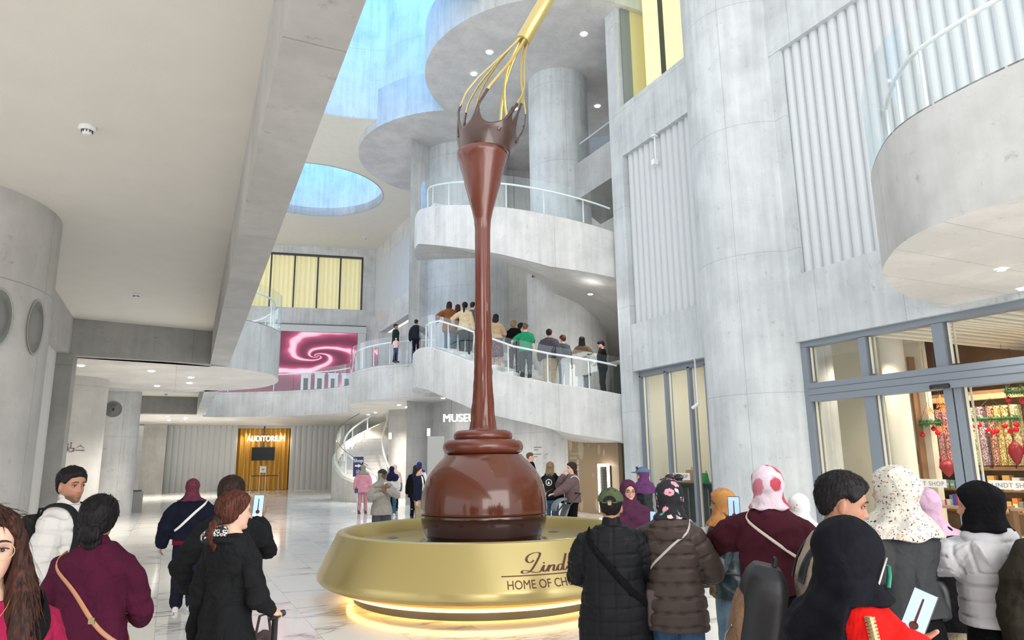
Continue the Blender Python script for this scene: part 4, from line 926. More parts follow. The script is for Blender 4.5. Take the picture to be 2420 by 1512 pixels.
# white ticket cabinets in front of it
for i, x in enumerate((694, 716, 744, 772, 790)):
    q = P(x, 915, z=5.56); q = q*(40/ max(q.length, 1)) if False else q
    e = empty('ticket_gate', (6.55+i*.72, 38.9+i*-.15+.9, 5.56), -.2, '%s white ticket gate cabinet from the left on the far gallery' % ['first', 'second', 'third', 'fourth', 'fifth'][i], 'ticket gate', 'white ticket gates on the far gallery')
    MB().box((-.26, -.2, 0), (.26, .2, 1.02)).build('body', WHITE, e); MB().box((-.12, -.22, .12), (.12, -.2, .78)).build('slot', plain('gate_slot', (.10, .07, .08), .4), e); MB().box((-.3, -.24, 1.02), (.3, .24, 1.08)).build('top', WHITE, e)
# swirl strip standing in for the video wall's reflection in the deck glass
e = empty('swirl_reflection', (7.9, 30.2, 5.56), -.35, 'narrow pink strip standing in for the video wall reflection in the deck glass', 'screen')
MB().box((-.12, 0, 0), (.12, .1, 1.15)).build('screen', SWIRL, e); MB().box((-.14, .1, 0), (.14, .2, 1.18)).build('frame', DARK, e)

# ---- auditorium niche: ochre curtain, glowing letters, tv, notice stand, belt barrier
OCH = plain('ochre_curtain', (.62, .36, .07), .75)
cu = empty('stage_curtain', (5.58, AY(5.58)+.5, 0), 0, 'ochre floor-length curtain filling the auditorium doorway', 'curtain')
curtain((3.95, AY(3.95)+.35), (7.2, AY(7.2)+.35), .02, 4.15, OCH, cu, amp=.12, per=.3, off=(5.58, AY(5.58)+.5, 0)).name = 'cloth'
MB().tube([(-1.6, .1, 4.1), (1.6, -.5, 4.1)], .03, 8).build('rail', DARK, cu)
aw = math.atan2(-.2, 1)
def sign3d(name, txt, loc, h, rz, mat, label, ext=.008, bold=0, wid=None, sp=1.0, dup_=.025):
    me = textmesh(txt, size=1, extrude=.0, bold=bold/h, sp=sp); ys = [v.co.y for v in me.vertices]; xs = [v.co.x for v in me.vertices]; k = h/(max(ys)-min(ys)); kx = k if wid is None else wid/(max(xs)-min(xs))
    bpy.data.meshes.remove(me); me = textmesh(txt, size=1, extrude=ext/k, bold=bold/k if bold else 0, sp=sp)
    e = empty(name, loc, rz, label, 'sign')
    for v in me.vertices: v.co = (v.co.x*kx, -v.co.z*k, v.co.y*k)
    if dup_:
        bm = bmesh.new(); bm.from_mesh(me); g_ = bmesh.ops.duplicate(bm, geom=bm.verts[:]+bm.edges[:]+bm.faces[:])
        for v in [x for x in g_['geom'] if isinstance(x, bmesh.types.BMVert)]: v.co.x += dup_; v.co.y += .001
        bm.to_mesh(me); bm.free()
    mesh_obj(me, 'lettering', mat, e); return e
LET = emis('sign_glow', (1, 1, 1), 1.6)
q = (5.62, AY(5.62)-.55, 3.15)
s_ = sign3d('auditorium_sign', 'AUDITORIUM', q, .36, aw, LET, 'glowing white AUDITORIUM letters over ochre curtain', wid=2.35, bold=0)
MB().tube([(-1.1, .05, .9), (-1.1, .05, .3)], .006, 5).build('wire', DARK, s_); MB().tube([(1.1, .05, .9), (1.1, .05, .3)], .006, 5).build('wire', DARK, s_)
area('auditorium_sign_light', (q[0], q[1]+.15, 3.3), (2.2, .4), 8, rot=(R_(-90), 0, 0))
for x in (4.5, 6.6): spot('niche_lamp', (x, AY(x)-.1, 4.0), 70, (1, .86, .6), 110, .05)
e = empty('wall_screen', (5.55, AY(5.55)-.05, 2.35), aw, 'black switched-off flat screen hung before the ochre curtain', 'screen')
MB().box((-.72, -.06, -.43), (.72, 0, .43)).build('case', plain('tv_black', (.02, .022, .025), .3), e); MB().box((-.69, -.065, -.40), (.69, -.06, .40)).build('panel', plain('tv_panel', (.025, .03, .035), .15), e); MB().box((-.05, 0, .3), (.05, .04, 1.8)).build('bracket', DARK, e)
e = empty('notice_stand', (5.5, AY(5.5)-.9, 0), aw, 'white notice stand in front of the ochre curtain', 'sign')
m = MB()
for x in (-.18, .18): m.box((x-.02, 0, 0), (x+.02, .03, 1.6))
m.build('frame', WHITE, e); MB().box((-.17, -.02, 1.15), (.17, .01, 1.55)).build('panel', plain('paper', (.8, .8, .8), .5), e); MB().box((-.05, -.025, 1.3), (.05, -.02, 1.4)).build('symbol', plain('ink_grey', (.25, .24, .22), .5), e)
e = empty('belt_barrier', (5.55, AY(5.55)-1.6, 0), aw, 'pair of barrier posts with dark belt before the auditorium', 'barrier')
for x in (-.85, .85): MB().lathe([(.001, .03), (.16, .03), (.17, 0), (.17, .02)], (x, 0), 20).build('base', plain('steel', (.4, .4, .4), .3, metal=.8), e); MB().tube([(x, 0, .02), (x, 0, 1.02)], .03, 10).build('post', MATS['steel'], e)
MB().box((-.85, -.01, .93), (.85, .01, .99)).build('belt', plain('belt_dark', (.12, .02, .03), .6), e)

# ---- museum lettering
q = P(1094, 996, D=27.0)
s_ = sign3d('museum_sign', 'MUSEUM', (q.x, q.y, q.z), .30, -YAW+.0, LET, 'glowing white MUSEUM letters hung left of the chocolate stream', wid=1.52, bold=0)
for x in (-.45, .5): MB().tube([(x, .03, .15), (x, .03, 1.0)], .006, 5).build('wire', DARK, s_)
# brown museum panel and locker vending wall
e = empty('museum_wall_board', (bp0.x, bp0.y, 0), math.atan2(bp1.y-bp0.y, bp1.x-bp0.x), 'bronze brown museum wall panel with pale chocolate drops, right of the fountain', 'wall panel')
Lp = math.hypot(bp1.x-bp0.x, bp1.y-bp0.y); bm_ = MB(); bm_.add([(0, -.03, 0), (Lp, -.03, 0), (Lp, -.03, 2.35), (Lp*.75, -.03, 2.5), (Lp*.4, -.03, 2.6), (0, -.03, 2.85), (0, .1, 0), (Lp, .1, 0), (Lp, .1, 2.35), (0, .1, 2.85)], [(0, 1, 2, 3, 4, 5), (0, 5, 9, 6), (1, 7, 8, 2)])
bm_.build('board', plain('bronze_board', (.29, .205, .115), .5), e)
DROP = plain('pale_drop', (.42, .33, .22), .5); random.seed(4)
for (x, z, r) in ((.12, 2.25, .2), (.55, 2.05, .28), (1.25, 2.0, .13), (1.42, 1.9, .09), (.85, 2.15, .05), (1.0, 1.2, .06), (.5, .25, .18), (1.1, .3, .14)):
    MB().add([(x*Lp/1.9+r*cos(t)*(.75), -.034, z+r*sin(t)*1.3) for t in np.linspace(0, 2*pi, 20)[:-1]], [tuple(range(19))]).build('drop', DROP, e)
for i, (s1, z) in enumerate((('CHOCOLATE MUSEUM', 1.86), ('AUDIO GUIDE', 1.72))):
    me = textmesh(s1, size=.11, extrude=.001, align='LEFT'); mesh_obj(me, 'lettering', plain('pale_ink', (.62, .56, .46), .5), e, Matrix.Translation((.14, -.036, z)) @ Matrix(((.8, 0, 0, 0), (0, 0, -1, 0), (0, 1, 0, 0), (0, 0, 0, 1))))
for z in (1.62, 1.42, 1.22):
    MB().tube([(.78+.045*cos(t), -.04, z+.075*sin(t)) for t in np.linspace(0, 2*pi, 16)[:-1]], .008, 5, closed=True, ref=(0, 1, 0)).build('symbol', WHITE, e)
for x in (.62, .76): MB().tube([(x+.035*cos(t), -.04, .66+.06*sin(t)) for t in np.linspace(0, 2*pi, 16)[:-1]], .008, 5, closed=True, ref=(0, 1, 0)).build('symbol', WHITE, e)
MB().box((.58, -.06, .84), (.76, -.03, .95)).build('card', plain('card_orange', (.6, .3, .06), .5), e)
e2 = empty('lit_display_case', (bp0.x+(bp1.x-bp0.x)*.80, bp0.y+(bp1.y-bp0.y)*.80, 0), e.rotation_euler[2], 'black bead display case in a glowing white frame on the brown panel', 'display case'); 
MB().box((-.27, -.16, .15), (.27, -.04, 1.5)).build('backing', plain('case_black', (.02, .018, .016), .4), e2); m = MB()
m.box((-.33, -.2, 1.48), (.33, -.14, 1.56)); m.box((.27, -.2, .1), (.33, -.14, 1.5)); m.box((-.33, -.2, .1), (-.29, -.14, 1.5)); m.build('light_frame', emis('frame_glow', (1, .98, .92), 5), e2)
m = MB()
for i in range(14):
    for j in range(9): x = -.22+j*.055; z = .25+i*.088; m.add([(x-.012, -.165, z), (x+.012, -.165, z), (x+.012, -.165, z+.02), (x-.012, -.165, z+.02)], [(0, 1, 2, 3)])
tag(m.build('beads', plain('bead_gold', (.35, .2, .08), .3, metal=.5), e2), kind='stuff')
# small wall texts on museum wall
q = P(1268, 1058, D=25.2); s_ = empty('wall_text', (q.x, q.y, q.z), -YAW-.35, 'small grey text lines printed on the concrete museum wall', 'sign')
m = MB()
for k, (a_, z_) in enumerate(((.30, 0), (.16, -.09), (.28, -.24), (.13, -.33))): m.box((-.1, -.024, z_), (-.1+a_, -.02, z_+.035))
m.build('text_lines', plain('ink_grey', (.25, .24, .22), .5), s_)
# recessed pale service door in museum wall
q = P(1030, 1100, D=28.6); MB().box((-.34, -.05, 0), (.34, .05, 2.7), Matrix.Translation(q*1.0-Vector((0, 0, q.z))) @ Matrix.Rotation(-YAW, 4, 'Z')).build('door_3', plain('door_concrete', (.52, .53, .51), .5)); sx(bpy.data.objects['door_3'])
for (x, y, D, lab) in ((1013, 1021, 26, 'small glowing white exit lamp beside the service door'), (922, 1030, 33, 'small glowing white exit lamp behind the stair glass')):
    q = P(x, y, D=D); e = empty('exit_lamp', q, -YAW, lab, 'lamp'); MB().box((-.05, -.06, -.13), (.05, .0, .13)).build('lamp_glass', emis('lamp_white', (.8, .95, 1), 3), e); MB().box((-.06, 0, -.14), (.06, .02, .14)).build('back_plate', WHITE, e)
# ---- shop direction sign
q = P(846, 1126, D=25.6)
e = empty('shop_sign', (q.x, q.y, 0), -YAW, 'dark blue Shop direction sign with white arrow before the curved stair', 'sign')
NAVY = plain('navy_panel', (.035, .04, .12), .4); MB().box((-.18, -.02, q.z), (.18, .02, q.z+.7)).build('panel', NAVY, e); MB().box((-.03, 0, .02), (.03, .03, q.z)).build('post', WHITE, e); MB().box((-.2, -.15, 0), (.2, .15, .02)).build('foot', WHITE, e)
FT_ = Matrix(((1, 0, 0, 0), (0, 0, -1, 0), (0, 1, 0, 0), (0, 0, 0, 1)))
mesh_obj(textmesh('Shop', size=.17, extrude=.001, bold=.003), 'lettering', WHITE, e, Matrix.Translation((0, -.024, q.z+.51)) @ FT_)
MB().add([(-.12, -.024, q.z+.35), (.0, -.024, q.z+.35), (.0, -.024, q.z+.31), (.12, -.024, q.z+.38), (.0, -.024, q.z+.45), (.0, -.024, q.z+.41), (-.12, -.024, q.z+.41)], [tuple(range(7))]).build('arrow', WHITE, e)
m = MB().tube([(.07*cos(t), -.026, q.z+.17+.07*sin(t)) for t in np.linspace(0, 2*pi, 24)[:-1]], .006, 5, closed=True, ref=(0, 1, 0)); m.tube([(-.04, -.026, q.z+.21), (.04, -.026, q.z+.13)], .006, 5); m.tube([(-.035, -.026, q.z+.13), (.035, -.026, q.z+.21)], .01, 5); m.build('no_trolley_symbol', WHITE, e)
# ---- icons on the sanitary column
def icon(shapes, x, y, D, name, label):
    d_ = _f*FPX+_r2*(x-1210)+_u2*(756-y); cx, cy, r_ = -2.75, 23.7, .985; a_ = d_.x**2+d_.y**2; b_ = -2*(d_.x*cx+d_.y*cy); t_ = (-b_-math.sqrt(max(b_*b_-4*a_*(cx*cx+cy*cy-r_*r_), 0)))/2/a_; q = Vector((d_.x*t_, d_.y*t_, CZ+d_.z*t_)); e = empty(name, q, math.atan2(q.y-cy, q.x-cx)+pi/2, label, 'sign'); m = MB()
    for s in shapes:
        if s[0] == 'b': m.box((s[1], -.012, s[2]), (s[3], 0, s[4]))
        else: m.tube([(s[1]+s[3]*cos(t), -.006, s[2]+s[3]*sin(t)) for t in np.linspace(s[4], s[5], 14)], s[6], 5, ref=(0, 1, 0))
    m.build('pictogram', plain('icon_ink', (.10, .07, .07), .5), e)
icon([('b', -.03, -.08, .03, .08), ('t', 0, .12, .02, 0, 6.2, .014)], 158, 1060, 22.35, 'pictogram_person', 'tiny black standing-person pictogram on the left wall column')
icon([('t', 0, -.02, .06, 2, 6.4, .009), ('b', -.02, .0, .0, .12), ('b', -.02, 0, .06, .02), ('b', .05, -.08, .08, .02), ('t', -.01, .15, .012, 0, 6.2, .01)], 168, 1060, 22.4, 'pictogram_wheelchair', 'tiny black wheelchair pictogram on the left wall column')
icon([('b', -.12, -.04, .12, -.02), ('t', 0, -.04, .12, .5, 2.6, .006), ('t', 0, .09, .02, -1, 3, .005)], 189, 1061, 22.5, 'pictogram_hanger', 'tiny coat-hanger pictogram on the left wall column')
# ---- ceiling lights and detectors
LAMP = emis('downlight', (1, .97, .92), 28)
_dl = {}
def downlight(p, label, group, r=.07, e_=None, ang=120):
    if group: _dl[group] = _dl.get(group, 0)+1; label = '%s, %s from the left' % (label, ('first second third fourth fifth sixth seventh'.split())[_dl[group]-1])
    e = empty('ceiling_light', p, 0, label, 'ceiling light', group); m = MB().lathe([(.001, -.008), (r, -.008)], n=20); m.build('diffuser', LAMP, e)
    MB().lathe([(r, 0), (r, -.012), (r*1.25, -.012), (r*1.25, 0)], n=20).build('trim_ring', WHITE, e)
    if e_: spot('downlight_beam', (p[0], p[1], p[2]-.05), e_, (1, .93, .82), ang, .07)
for (x, y) in ((191, 864), (358, 877), (371, 912), (448, 905), (451, 892)): downlight(P(x, y, z=4.19), 'recessed downlight in the round soffit over the left lobby', 'downlights in the left round soffit', e_=200)
for (x, y) in ((395, 984), (399, 993), (438, 991), (440, 987)): downlight(P(x, y, z=4.19), 'recessed downlight in the soffit before the auditorium wall', 'downlights before the auditorium', e_=420)
for (x, y) in ((870, 980), (887, 975), (943, 957), (950, 972), (961, 962), (1047, 941)): downlight(P(x, y, z=4.19), 'recessed downlight in the soffit over the curved ground stair', 'downlights over the ground stair', e_=(420 if x < 1000 else 30))
for (x, y) in ((2367, 637), (2415, 683)): downlight(P(x, y, z=4.19), 'recessed downlight under the right balcony', 'downlights under the right balcony', e_=110, r=.05)
for (x, y) in ((1120, 175), (1157, 124), (1217, 257), (1380, 81), (1412, 251)): downlight(P(x, y, z=15.99), 'recessed downlight in the high round soffit around the whisk', 'downlights in the high round soffit', r=.10)
q = P(1395, 686, D=21.5); q = q-Vector((0, 0, .12)); downlight(q, 'recessed downlight in the sloping underside of the upper stair flight', None, r=.08, e_=130, ang=165)
def detector(x, y, z, s, label):
    p = P(x, y, z=z); e = empty('smoke_detector', p, 0, label, 'smoke detector')
    MB().lathe([(.062*s, 0), (.066*s, -.018*s), (.055*s, -.03*s), (.045*s, -.034*s)], n=28).build('base', WHITE, e, smooth=True, auto=40); m = MB()
    for k in range(10): a = 2*pi*k/10; m.box((-.004*s, -.012*s, -.052*s), (.004*s, .0, -.034*s), Matrix.Rotation(a, 4, 'Z') @ Matrix.Translation((0, .042*s, 0)))
    m.build('vent_bars', DARK, e); MB().lathe([(.036*s, -.034*s), (.036*s, -.055*s), (.025*s, -.066*s), (.001, -.068*s)], n=24).build('cap', WHITE, e, smooth=True, auto=40)
detector(207, 300, 5.05, 1.25, 'near white smoke detector with dark slots on the cream ceiling')
detector(322, 694, 5.05, 1.25, 'farther white smoke detector on the cream ceiling')
detector(393, 930, 5.05, 1.4, 'small smoke detector on the far low ceiling')
detector(862, 562, 16.4, 2.2, 'small detector on the high ceiling near the window band')
# ---- security camera on a pole
e = empty('security_camera', (11.85, 13.72, 4.18), 0, 'white security camera on a ceiling pole beside the big round column', 'camera')
MB().tube([(0, 0, 0), (0, 0, -1.12)], .022, 10).build('pole', WHITE, e, smooth=True); MB().tube([(-.02, .18, -1.24), (0, .0, -1.16), (0, -.05, -1.14)], [.042, .045, .03], 14).build('housing', WHITE, e, smooth=True, auto=50); MB().tube([(-.022, .20, -1.25), (-.02, .18, -1.24)], .034, 14).build('lens', DARK, e)
q = P(1548, 322, D=19.6); e = empty('security_camera', (11.93, 14.9, 10.84), 0, 'small white camera on short rod below the upper right beam', 'camera')
MB().tube([(0, 0, 0), (0, 0, -.75)], .025, 8).build('pole', WHITE, e, smooth=True); MB().box((-.12, -.06, -.9), (.02, .06, -.75)).build('housing', WHITE, e); MB().lathe([(.001, 0), (.1, 0), (.1, -.03), (.001, -.03)], n=16).build('mount_plate', WHITE, e)
# ---- floor hatch and column outlet box
e = empty('floor_hatch', P(375, 1452, z=0.0), .0, 'small rectangular floor hatch outline in the marble', 'hatch'); m = MB()
for (a, b) in (((-.16, -.13, .001), (.16, -.122, .003)), ((-.16, .122, .001), (.16, .13, .003)), ((-.16, -.13, .001), (-.152, .13, .003)), ((.152, -.13, .001), (.16, .13, .003))): m.box(a, b)
m.build('edge_strip', DARK, e)
q = P(318, 1210, z=0); e = empty('litter_bin', (q.x, q.y, 0), .2, 'low grey concrete bin beside the speaker column', 'bin'); MB().box((-.2, -.2, 0), (.2, .2, .75)).build('body', CONG, e); MB().box((-.15, -.15, .75), (.15, .15, .8)).build('lid', DARK, e)
# ================================================================ people
def vox(mb, voxel, smooth=3, factor=.5):
    me = bpy.data.meshes.new('t'); me.from_pydata([tuple(v) for v in mb.v], [], mb.f); o = bpy.data.objects.new('t', me); COL.objects.link(o)
    m = o.modifiers.new('r', 'REMESH'); m.mode = 'VOXEL'; m.voxel_size = voxel; m.adaptivity = 0
    if smooth: s = o.modifiers.new('s', 'SMOOTH'); s.factor = factor; s.iterations = smooth
    dg = bpy.context.evaluated_depsgraph_get(); dg.update(); out = bpy.data.meshes.new_from_object(o.evaluated_get(dg))
    bpy.data.objects.remove(o); bpy.data.meshes.remove(me)
    out.polygons.foreach_set('use_smooth', [True]*len(out.polygons)); return out
def getco(me):
    a = np.empty(len(me.vertices)*3, dtype=np.float32); me.vertices.foreach_get('co', a); return a.reshape(-1, 3).astype(float)
def getno(me):
    a = np.empty(len(me.vertices)*3, dtype=np.float32); me.vertices.foreach_get('normal', a); return a.reshape(-1, 3).astype(float)
def setco(me, c): me.vertices.foreach_set('co', c.astype(np.float32).ravel()); me.update()
def sst(x, a=0, b=1): t = np.clip((x-a)/(np.asarray(b)-a), 0, 1); return t*t*(3-2*t)
def ellipsoid(mb, c, r, M=None, n=14):
    vs = [(0, 0, -1)]; fs = []
    for i in range(1, n//2):
        ph = -pi/2+pi*i/(n//2)
        for k in range(n): vs.append((cos(ph)*cos(2*pi*k/n), cos(ph)*sin(2*pi*k/n), sin(ph)))
    vs.append((0, 0, 1)); L = len(vs)-1; R = n//2-1
    for k in range(n): fs.append((0, 1+(k+1) % n, 1+k)); fs.append((L, 1+(R-1)*n+k, 1+(R-1)*n+(k+1) % n))
    for i in range(R-1):
        for k in range(n): a = 1+i*n+k; b = 1+i*n+(k+1) % n; fs.append((a, b, b+n, a+n))
    out = []
    for v in vs:
        p = Vector((v[0]*r[0], v[1]*r[1], v[2]*r[2]))
        if M is not None: p = M @ p
        out.append(p+Vector(c))
    mb.add(out, fs)
def chain(mb, pts, rad, n=12, flat=1.0, ref=(0, 1, 0)):
    """limb: tube with rounded ends"""
    mb.tube(pts, rad, n, flat=flat, ref=ref)
    if flat == 1.0: ellipsoid(mb, pts[0], (rad[0],)*3, n=10); ellipsoid(mb, pts[-1], (rad[-1],)*3, n=10)
def loft(mb, rows, n=28, pw=2.2, grow=None):
    """rows (cx,cy,cz,a,b)"""
    vs = []
    for (cx, cy, cz, a, b) in rows:
        for k in range(n):
            t = 2*pi*k/n; c, s = cos(t), sin(t)
            vs.append((cx+a*math.copysign(abs(c)**(2/pw), c), cy+b*math.copysign(abs(s)**(2/pw), s), cz))
    fs = []
    for i in range(len(rows)-1):
        for k in range(n): fs.append((i*n+k, i*n+(k+1) % n, (i+1)*n+(k+1) % n, (i+1)*n+k))
    fs.append(tuple(reversed(range(n)))); fs.append(tuple((len(rows)-1)*n+k for k in range(n))); mb.add(vs, fs)
TR = np.array([(.78, .105, .085, 0), (.84, .148, .105, .008), (.91, .166, .115, .012), (.98, .158, .108, .008), (1.07, .142, .098, .0), (1.17, .148, .102, -.002), (1.27, .164, .108, 0), (1.345, .172, .10, .004), (1.39, .158, .09, .008), (1.425, .118, .078, .012), (1.455, .075, .066, .012), (1.48, .058, .06, .012)])
def trow(z): return [float(np.interp(z, TR[:, 0], TR[:, i])) for i in (1, 2, 3)]
HW = ([-.113, -.107, -.095, -.08, -.06, -.03, 0, .03, .06, .08, .1, .112, .115], [.012, .028, .040, .050, .058, .066, .0705, .075, .072, .062, .042, .018, .004])
HF = ([-.113, -.107, -.09, -.07, -.05, -.03, 0, .03, .06, .08, .1, .112, .115], [-.062, -.078, -.083, -.081, -.084, -.085, -.085, -.090, -.083, -.069, -.043, -.014, .002])
HB = ([-.113, -.1, -.08, -.05, -.03, 0, .03, .06, .08, .1, .112, .115], [.0, .02, .048, .072, .086, .102, .109, .103, .088, .06, .028, .012])
def head_grid(n=72, m=64, off=0.0, face=True, mask=None, zlo=-.113):
    zs = -.1+.0*0; u = np.linspace(0, 1, m); z = zlo+(.115-zlo)*(.5-.5*np.cos(pi*u)); vs = []
    for zz in z:
        w = np.interp(zz, *HW); f = np.interp(zz, *HF); b = np.interp(zz, *HB)
        for k in range(n):
            t = 2*pi*k/n; c, s = cos(t), sin(t); x = w*math.copysign(abs(c)**.92, c); yc = .012
            y = yc+(b-yc)*s if s > 0 else yc+(yc-f)*s*abs(s)**-.08 if abs(s) > 1e-6 else yc
            vs.append((x, y, zz))
    v = np.array(vs)
    if face:
        x, y, zz = v[:, 0], v[:, 1], v[:, 2]; fr = sst(-y, .02, .06); g = lambda cx, cz, sx_, sz: np.exp(-((np.abs(x)-cx)/sx_)**2-((zz-cz)/sz)**2); g0 = lambda cz, sx_, sz: np.exp(-(x/sx_)**2-((zz-cz)/sz)**2)
        d = np.zeros(len(v))
        ridge = np.interp(zz, [-.052, -.046, -.040, -.033, -.02, 0, .015, .03], [0, .006, .020, .025, .018, .010, .004, 0]); wd = np.interp(zz, [-.05, -.038, -.02, .01], [.013, .012, .0085, .007])
        d += ridge*np.exp(-(x/wd)**2); d += .008*g(.013, -.040, .0065, .007)
        d += -.012*g(.031, .001, .017, .012); d += .005*g(.028, .022, .022, .008); d += .005*g(.043, -.03, .018, .02)
        d += .0065*g0(-.060, .021, .0055)+.0065*g0(-.0715, .018, .0055)-.003*g0(-.0655, .02, .0018)-.003*g0(-.083, .02, .006)+.008*g0(-.100, .02, .012)
        v[:, 1] -= d*fr
    c = np.array([0, .012, .0]); dr = v-c; dr /= np.linalg.norm(dr, axis=1)[:, None]+1e-9
    o = off if mask is None else mask(v); v = v+dr*(np.asarray(o)[:, None] if np.ndim(o) else o)
    fs = []
    for i in range(m-1):
        for k in range(n): fs.append((i*n+k, i*n+(k+1) % n, (i+1)*n+(k+1) % n, (i+1)*n+k))
    fs.append(tuple(reversed(range(n)))); fs.append(tuple((m-1)*n+k for k in range(n))); return v, fs

def colmat(name, rough=.55, sss=.0, bump=0, bscale=300, spec=.4):
    if name in MATS: return MATS[name]
    m, nt, b = _new(name); a = nt.nodes.new('ShaderNodeAttribute'); a.attribute_name = 'Col'; nt.links.new(a.outputs['Color'], b.inputs['Base Color']); b.inputs['Roughness'].default_value = rough; b.inputs['Specular IOR Level'].default_value = spec
    if sss: b.inputs['Subsurface Weight'].default_value = sss; b.inputs['Subsurface Radius'].default_value = (.012, .005, .003); b.inputs['Subsurface Scale'].default_value = 1
    MATS[name] = m; return m
SKIN = colmat('skin', .5, .12)
def cloth(name, col, rough=.9, scale=9, strength=.8, var=.12, weave=True, sheen=.1, dist=.05):
    if name in MATS: return MATS[name]
    m, nt, b = _new(name); N = nt.nodes.new; L = nt.links.new; tc = N('ShaderNodeTexCoord')
    b.inputs['Roughness'].default_value = rough; b.inputs['Sheen Weight'].default_value = 0; b.inputs['Specular IOR Level'].default_value = .12
    n = N('ShaderNodeTexNoise'); n.inputs['Scale'].default_value = scale; n.inputs['Detail'].default_value = 4; n.inputs['Distortion'].default_value = .6; L(tc.outputs['Object'], n.inputs['Vector'])
    r = N('ShaderNodeValToRGB'); r.color_ramp.elements[0].position = .3; r.color_ramp.elements[1].position = .7; r.color_ramp.elements[0].color = (*[c*(1-var) for c in col], 1); r.color_ramp.elements[1].color = (*[min(1, c*(1+var)) for c in col], 1)
    L(n.outputs['Fac'], r.inputs['Fac']); L(r.outputs['Color'], b.inputs['Base Color'])
    bp = N('ShaderNodeBump'); bp.inputs['Strength'].default_value = strength; bp.inputs['Distance'].default_value = dist; L(n.outputs['Fac'], bp.inputs['Height'])
    if weave:
        n2 = N('ShaderNodeTexNoise'); n2.inputs['Scale'].default_value = 350; L(tc.outputs['Object'], n2.inputs['Vector']); b2 = N('ShaderNodeBump'); b2.inputs['Strength'].default_value = .25; b2.inputs['Distance'].default_value = .003; L(n2.outputs['Fac'], b2.inputs['Height']); L(bp.outputs['Normal'], b2.inputs['Normal']); L(b2.outputs['Normal'], b.inputs['Normal'])
    else: L(bp.outputs['Normal'], b.inputs['Normal'])
    MATS[name] = m; return m
def printed(name, base, spots, scale=16, thr=.35, rough=.85, dis=.03, nsc=30):
    """cloth printed with scattered motifs: spots = list of (colour, seed offset, threshold, scale)"""
    m, nt, b = _new(name); N = nt.nodes.new; L = nt.links.new; tc = N('ShaderNodeTexCoord'); b.inputs['Roughness'].default_value = rough; cur = None
    nz = N('ShaderNodeTexNoise'); nz.inputs['Scale'].default_value = nsc; nz.inputs['Detail'].default_value = 5; L(tc.outputs['Object'], nz.inputs['Vector'])
    for (c, off, th, sc_) in spots:
        mp = N('ShaderNodeMapping'); mp.inputs['Location'].default_value = (off, off*1.7, off*.6); L(tc.outputs['Object'], mp.inputs['Vector'])
        mxv = N('ShaderNodeVectorMath'); mxv.operation = 'MULTIPLY_ADD'; mxv.inputs[1].default_value = (dis, dis, dis); L(nz.outputs['Color'], mxv.inputs[0]); L(mp.outputs[0], mxv.inputs[2])
        v = N('ShaderNodeTexVoronoi'); v.inputs['Scale'].default_value = sc_; v.inputs['Randomness'].default_value = .9; L(mxv.outputs[0], v.inputs['Vector'])
        r = N('ShaderNodeValToRGB'); r.color_ramp.elements[0].position = th; r.color_ramp.elements[0].color = (1, 1, 1, 1); r.color_ramp.elements[1].position = th+.05; r.color_ramp.elements[1].color = (0, 0, 0, 1); L(v.outputs['Distance'], r.inputs['Fac'])
        mx = N('ShaderNodeMix'); mx.data_type = 'RGBA'; L(r.outputs['Color'], mx.inputs['Factor']); mx.inputs['B'].default_value = (*c, 1)
        if cur is None: mx.inputs['A'].default_value = (*base, 1)
        else: L(cur, mx.inputs['A'])
        cur = mx.outputs['Result']
    L(cur, b.inputs['Base Color'])
    n = N('ShaderNodeTexNoise'); n.inputs['Scale'].default_value = 9; n.inputs['Distortion'].default_value = 1; L(tc.outputs['Object'], n.inputs['Vector']); bp = N('ShaderNodeBump'); bp.inputs['Strength'].default_value = .6; bp.inputs['Distance'].default_value = .03; L(n.outputs['Fac'], bp.inputs['Height']); L(bp.outputs['Normal'], b.inputs['Normal'])
    MATS[name] = m; return m
def hairmat(name, c, c2=None):
    if name in MATS: return MATS[name]
    m, nt, b = _new(name); N = nt.nodes.new; L = nt.links.new; tc = N('ShaderNodeTexCoord'); mp = N('ShaderNodeMapping'); mp.inputs['Scale'].default_value = (90, 90, 6); L(tc.outputs['Object'], mp.inputs['Vector'])
    n = N('ShaderNodeTexNoise'); n.inputs['Scale'].default_value = 1.5; n.inputs['Detail'].default_value = 4; L(mp.outputs[0], n.inputs['Vector']); r = N('ShaderNodeValToRGB'); c2 = c2 or tuple(min(1, x*2.2+.004) for x in c)
    r.color_ramp.elements[0].position = .35; r.color_ramp.elements[1].position = .75; r.color_ramp.elements[0].color = (*c, 1); r.color_ramp.elements[1].color = (*c2, 1); L(n.outputs['Fac'], r.inputs['Fac']); L(r.outputs['Color'], b.inputs['Base Color'])
    bp = N('ShaderNodeBump'); bp.inputs['Strength'].default_value = .7; bp.inputs['Distance'].default_value = .004; L(n.outputs['Fac'], bp.inputs['Height']); L(bp.outputs['Normal'], b.inputs['Normal']); b.inputs['Roughness'].default_value = .55; b.inputs['Specular IOR Level'].default_value = .18; MATS[name] = m; return m
H_BLK = hairmat('hair_black', (.006, .005, .006)); H_BRN = hairmat('hair_brown', (.035, .014, .010), (.13, .05, .035)); H_DBR = hairmat('hair_dark_brown', (.018, .010, .008)); H_BLD = hairmat('hair_fair', (.16, .10, .05), (.32, .22, .12)); H_GRY = hairmat('hair_light_brown', (.09, .05, .03), (.2, .12, .07))
SK = {'fair': (.72, .45, .34), 'mid': (.50, .28, .18), 'tan': (.38, .19, .115), 'dark': (.20, .095, .055)}
SHOEW = plain('shoe_white', (.75, .73, .73), .5); SHOEB = plain('shoe_black', (.02, .02, .02), .5); SHOEN = plain('shoe_brown', (.18, .05, .03), .5); SOLE = plain('shoe_sole', (.6, .58, .56), .6)

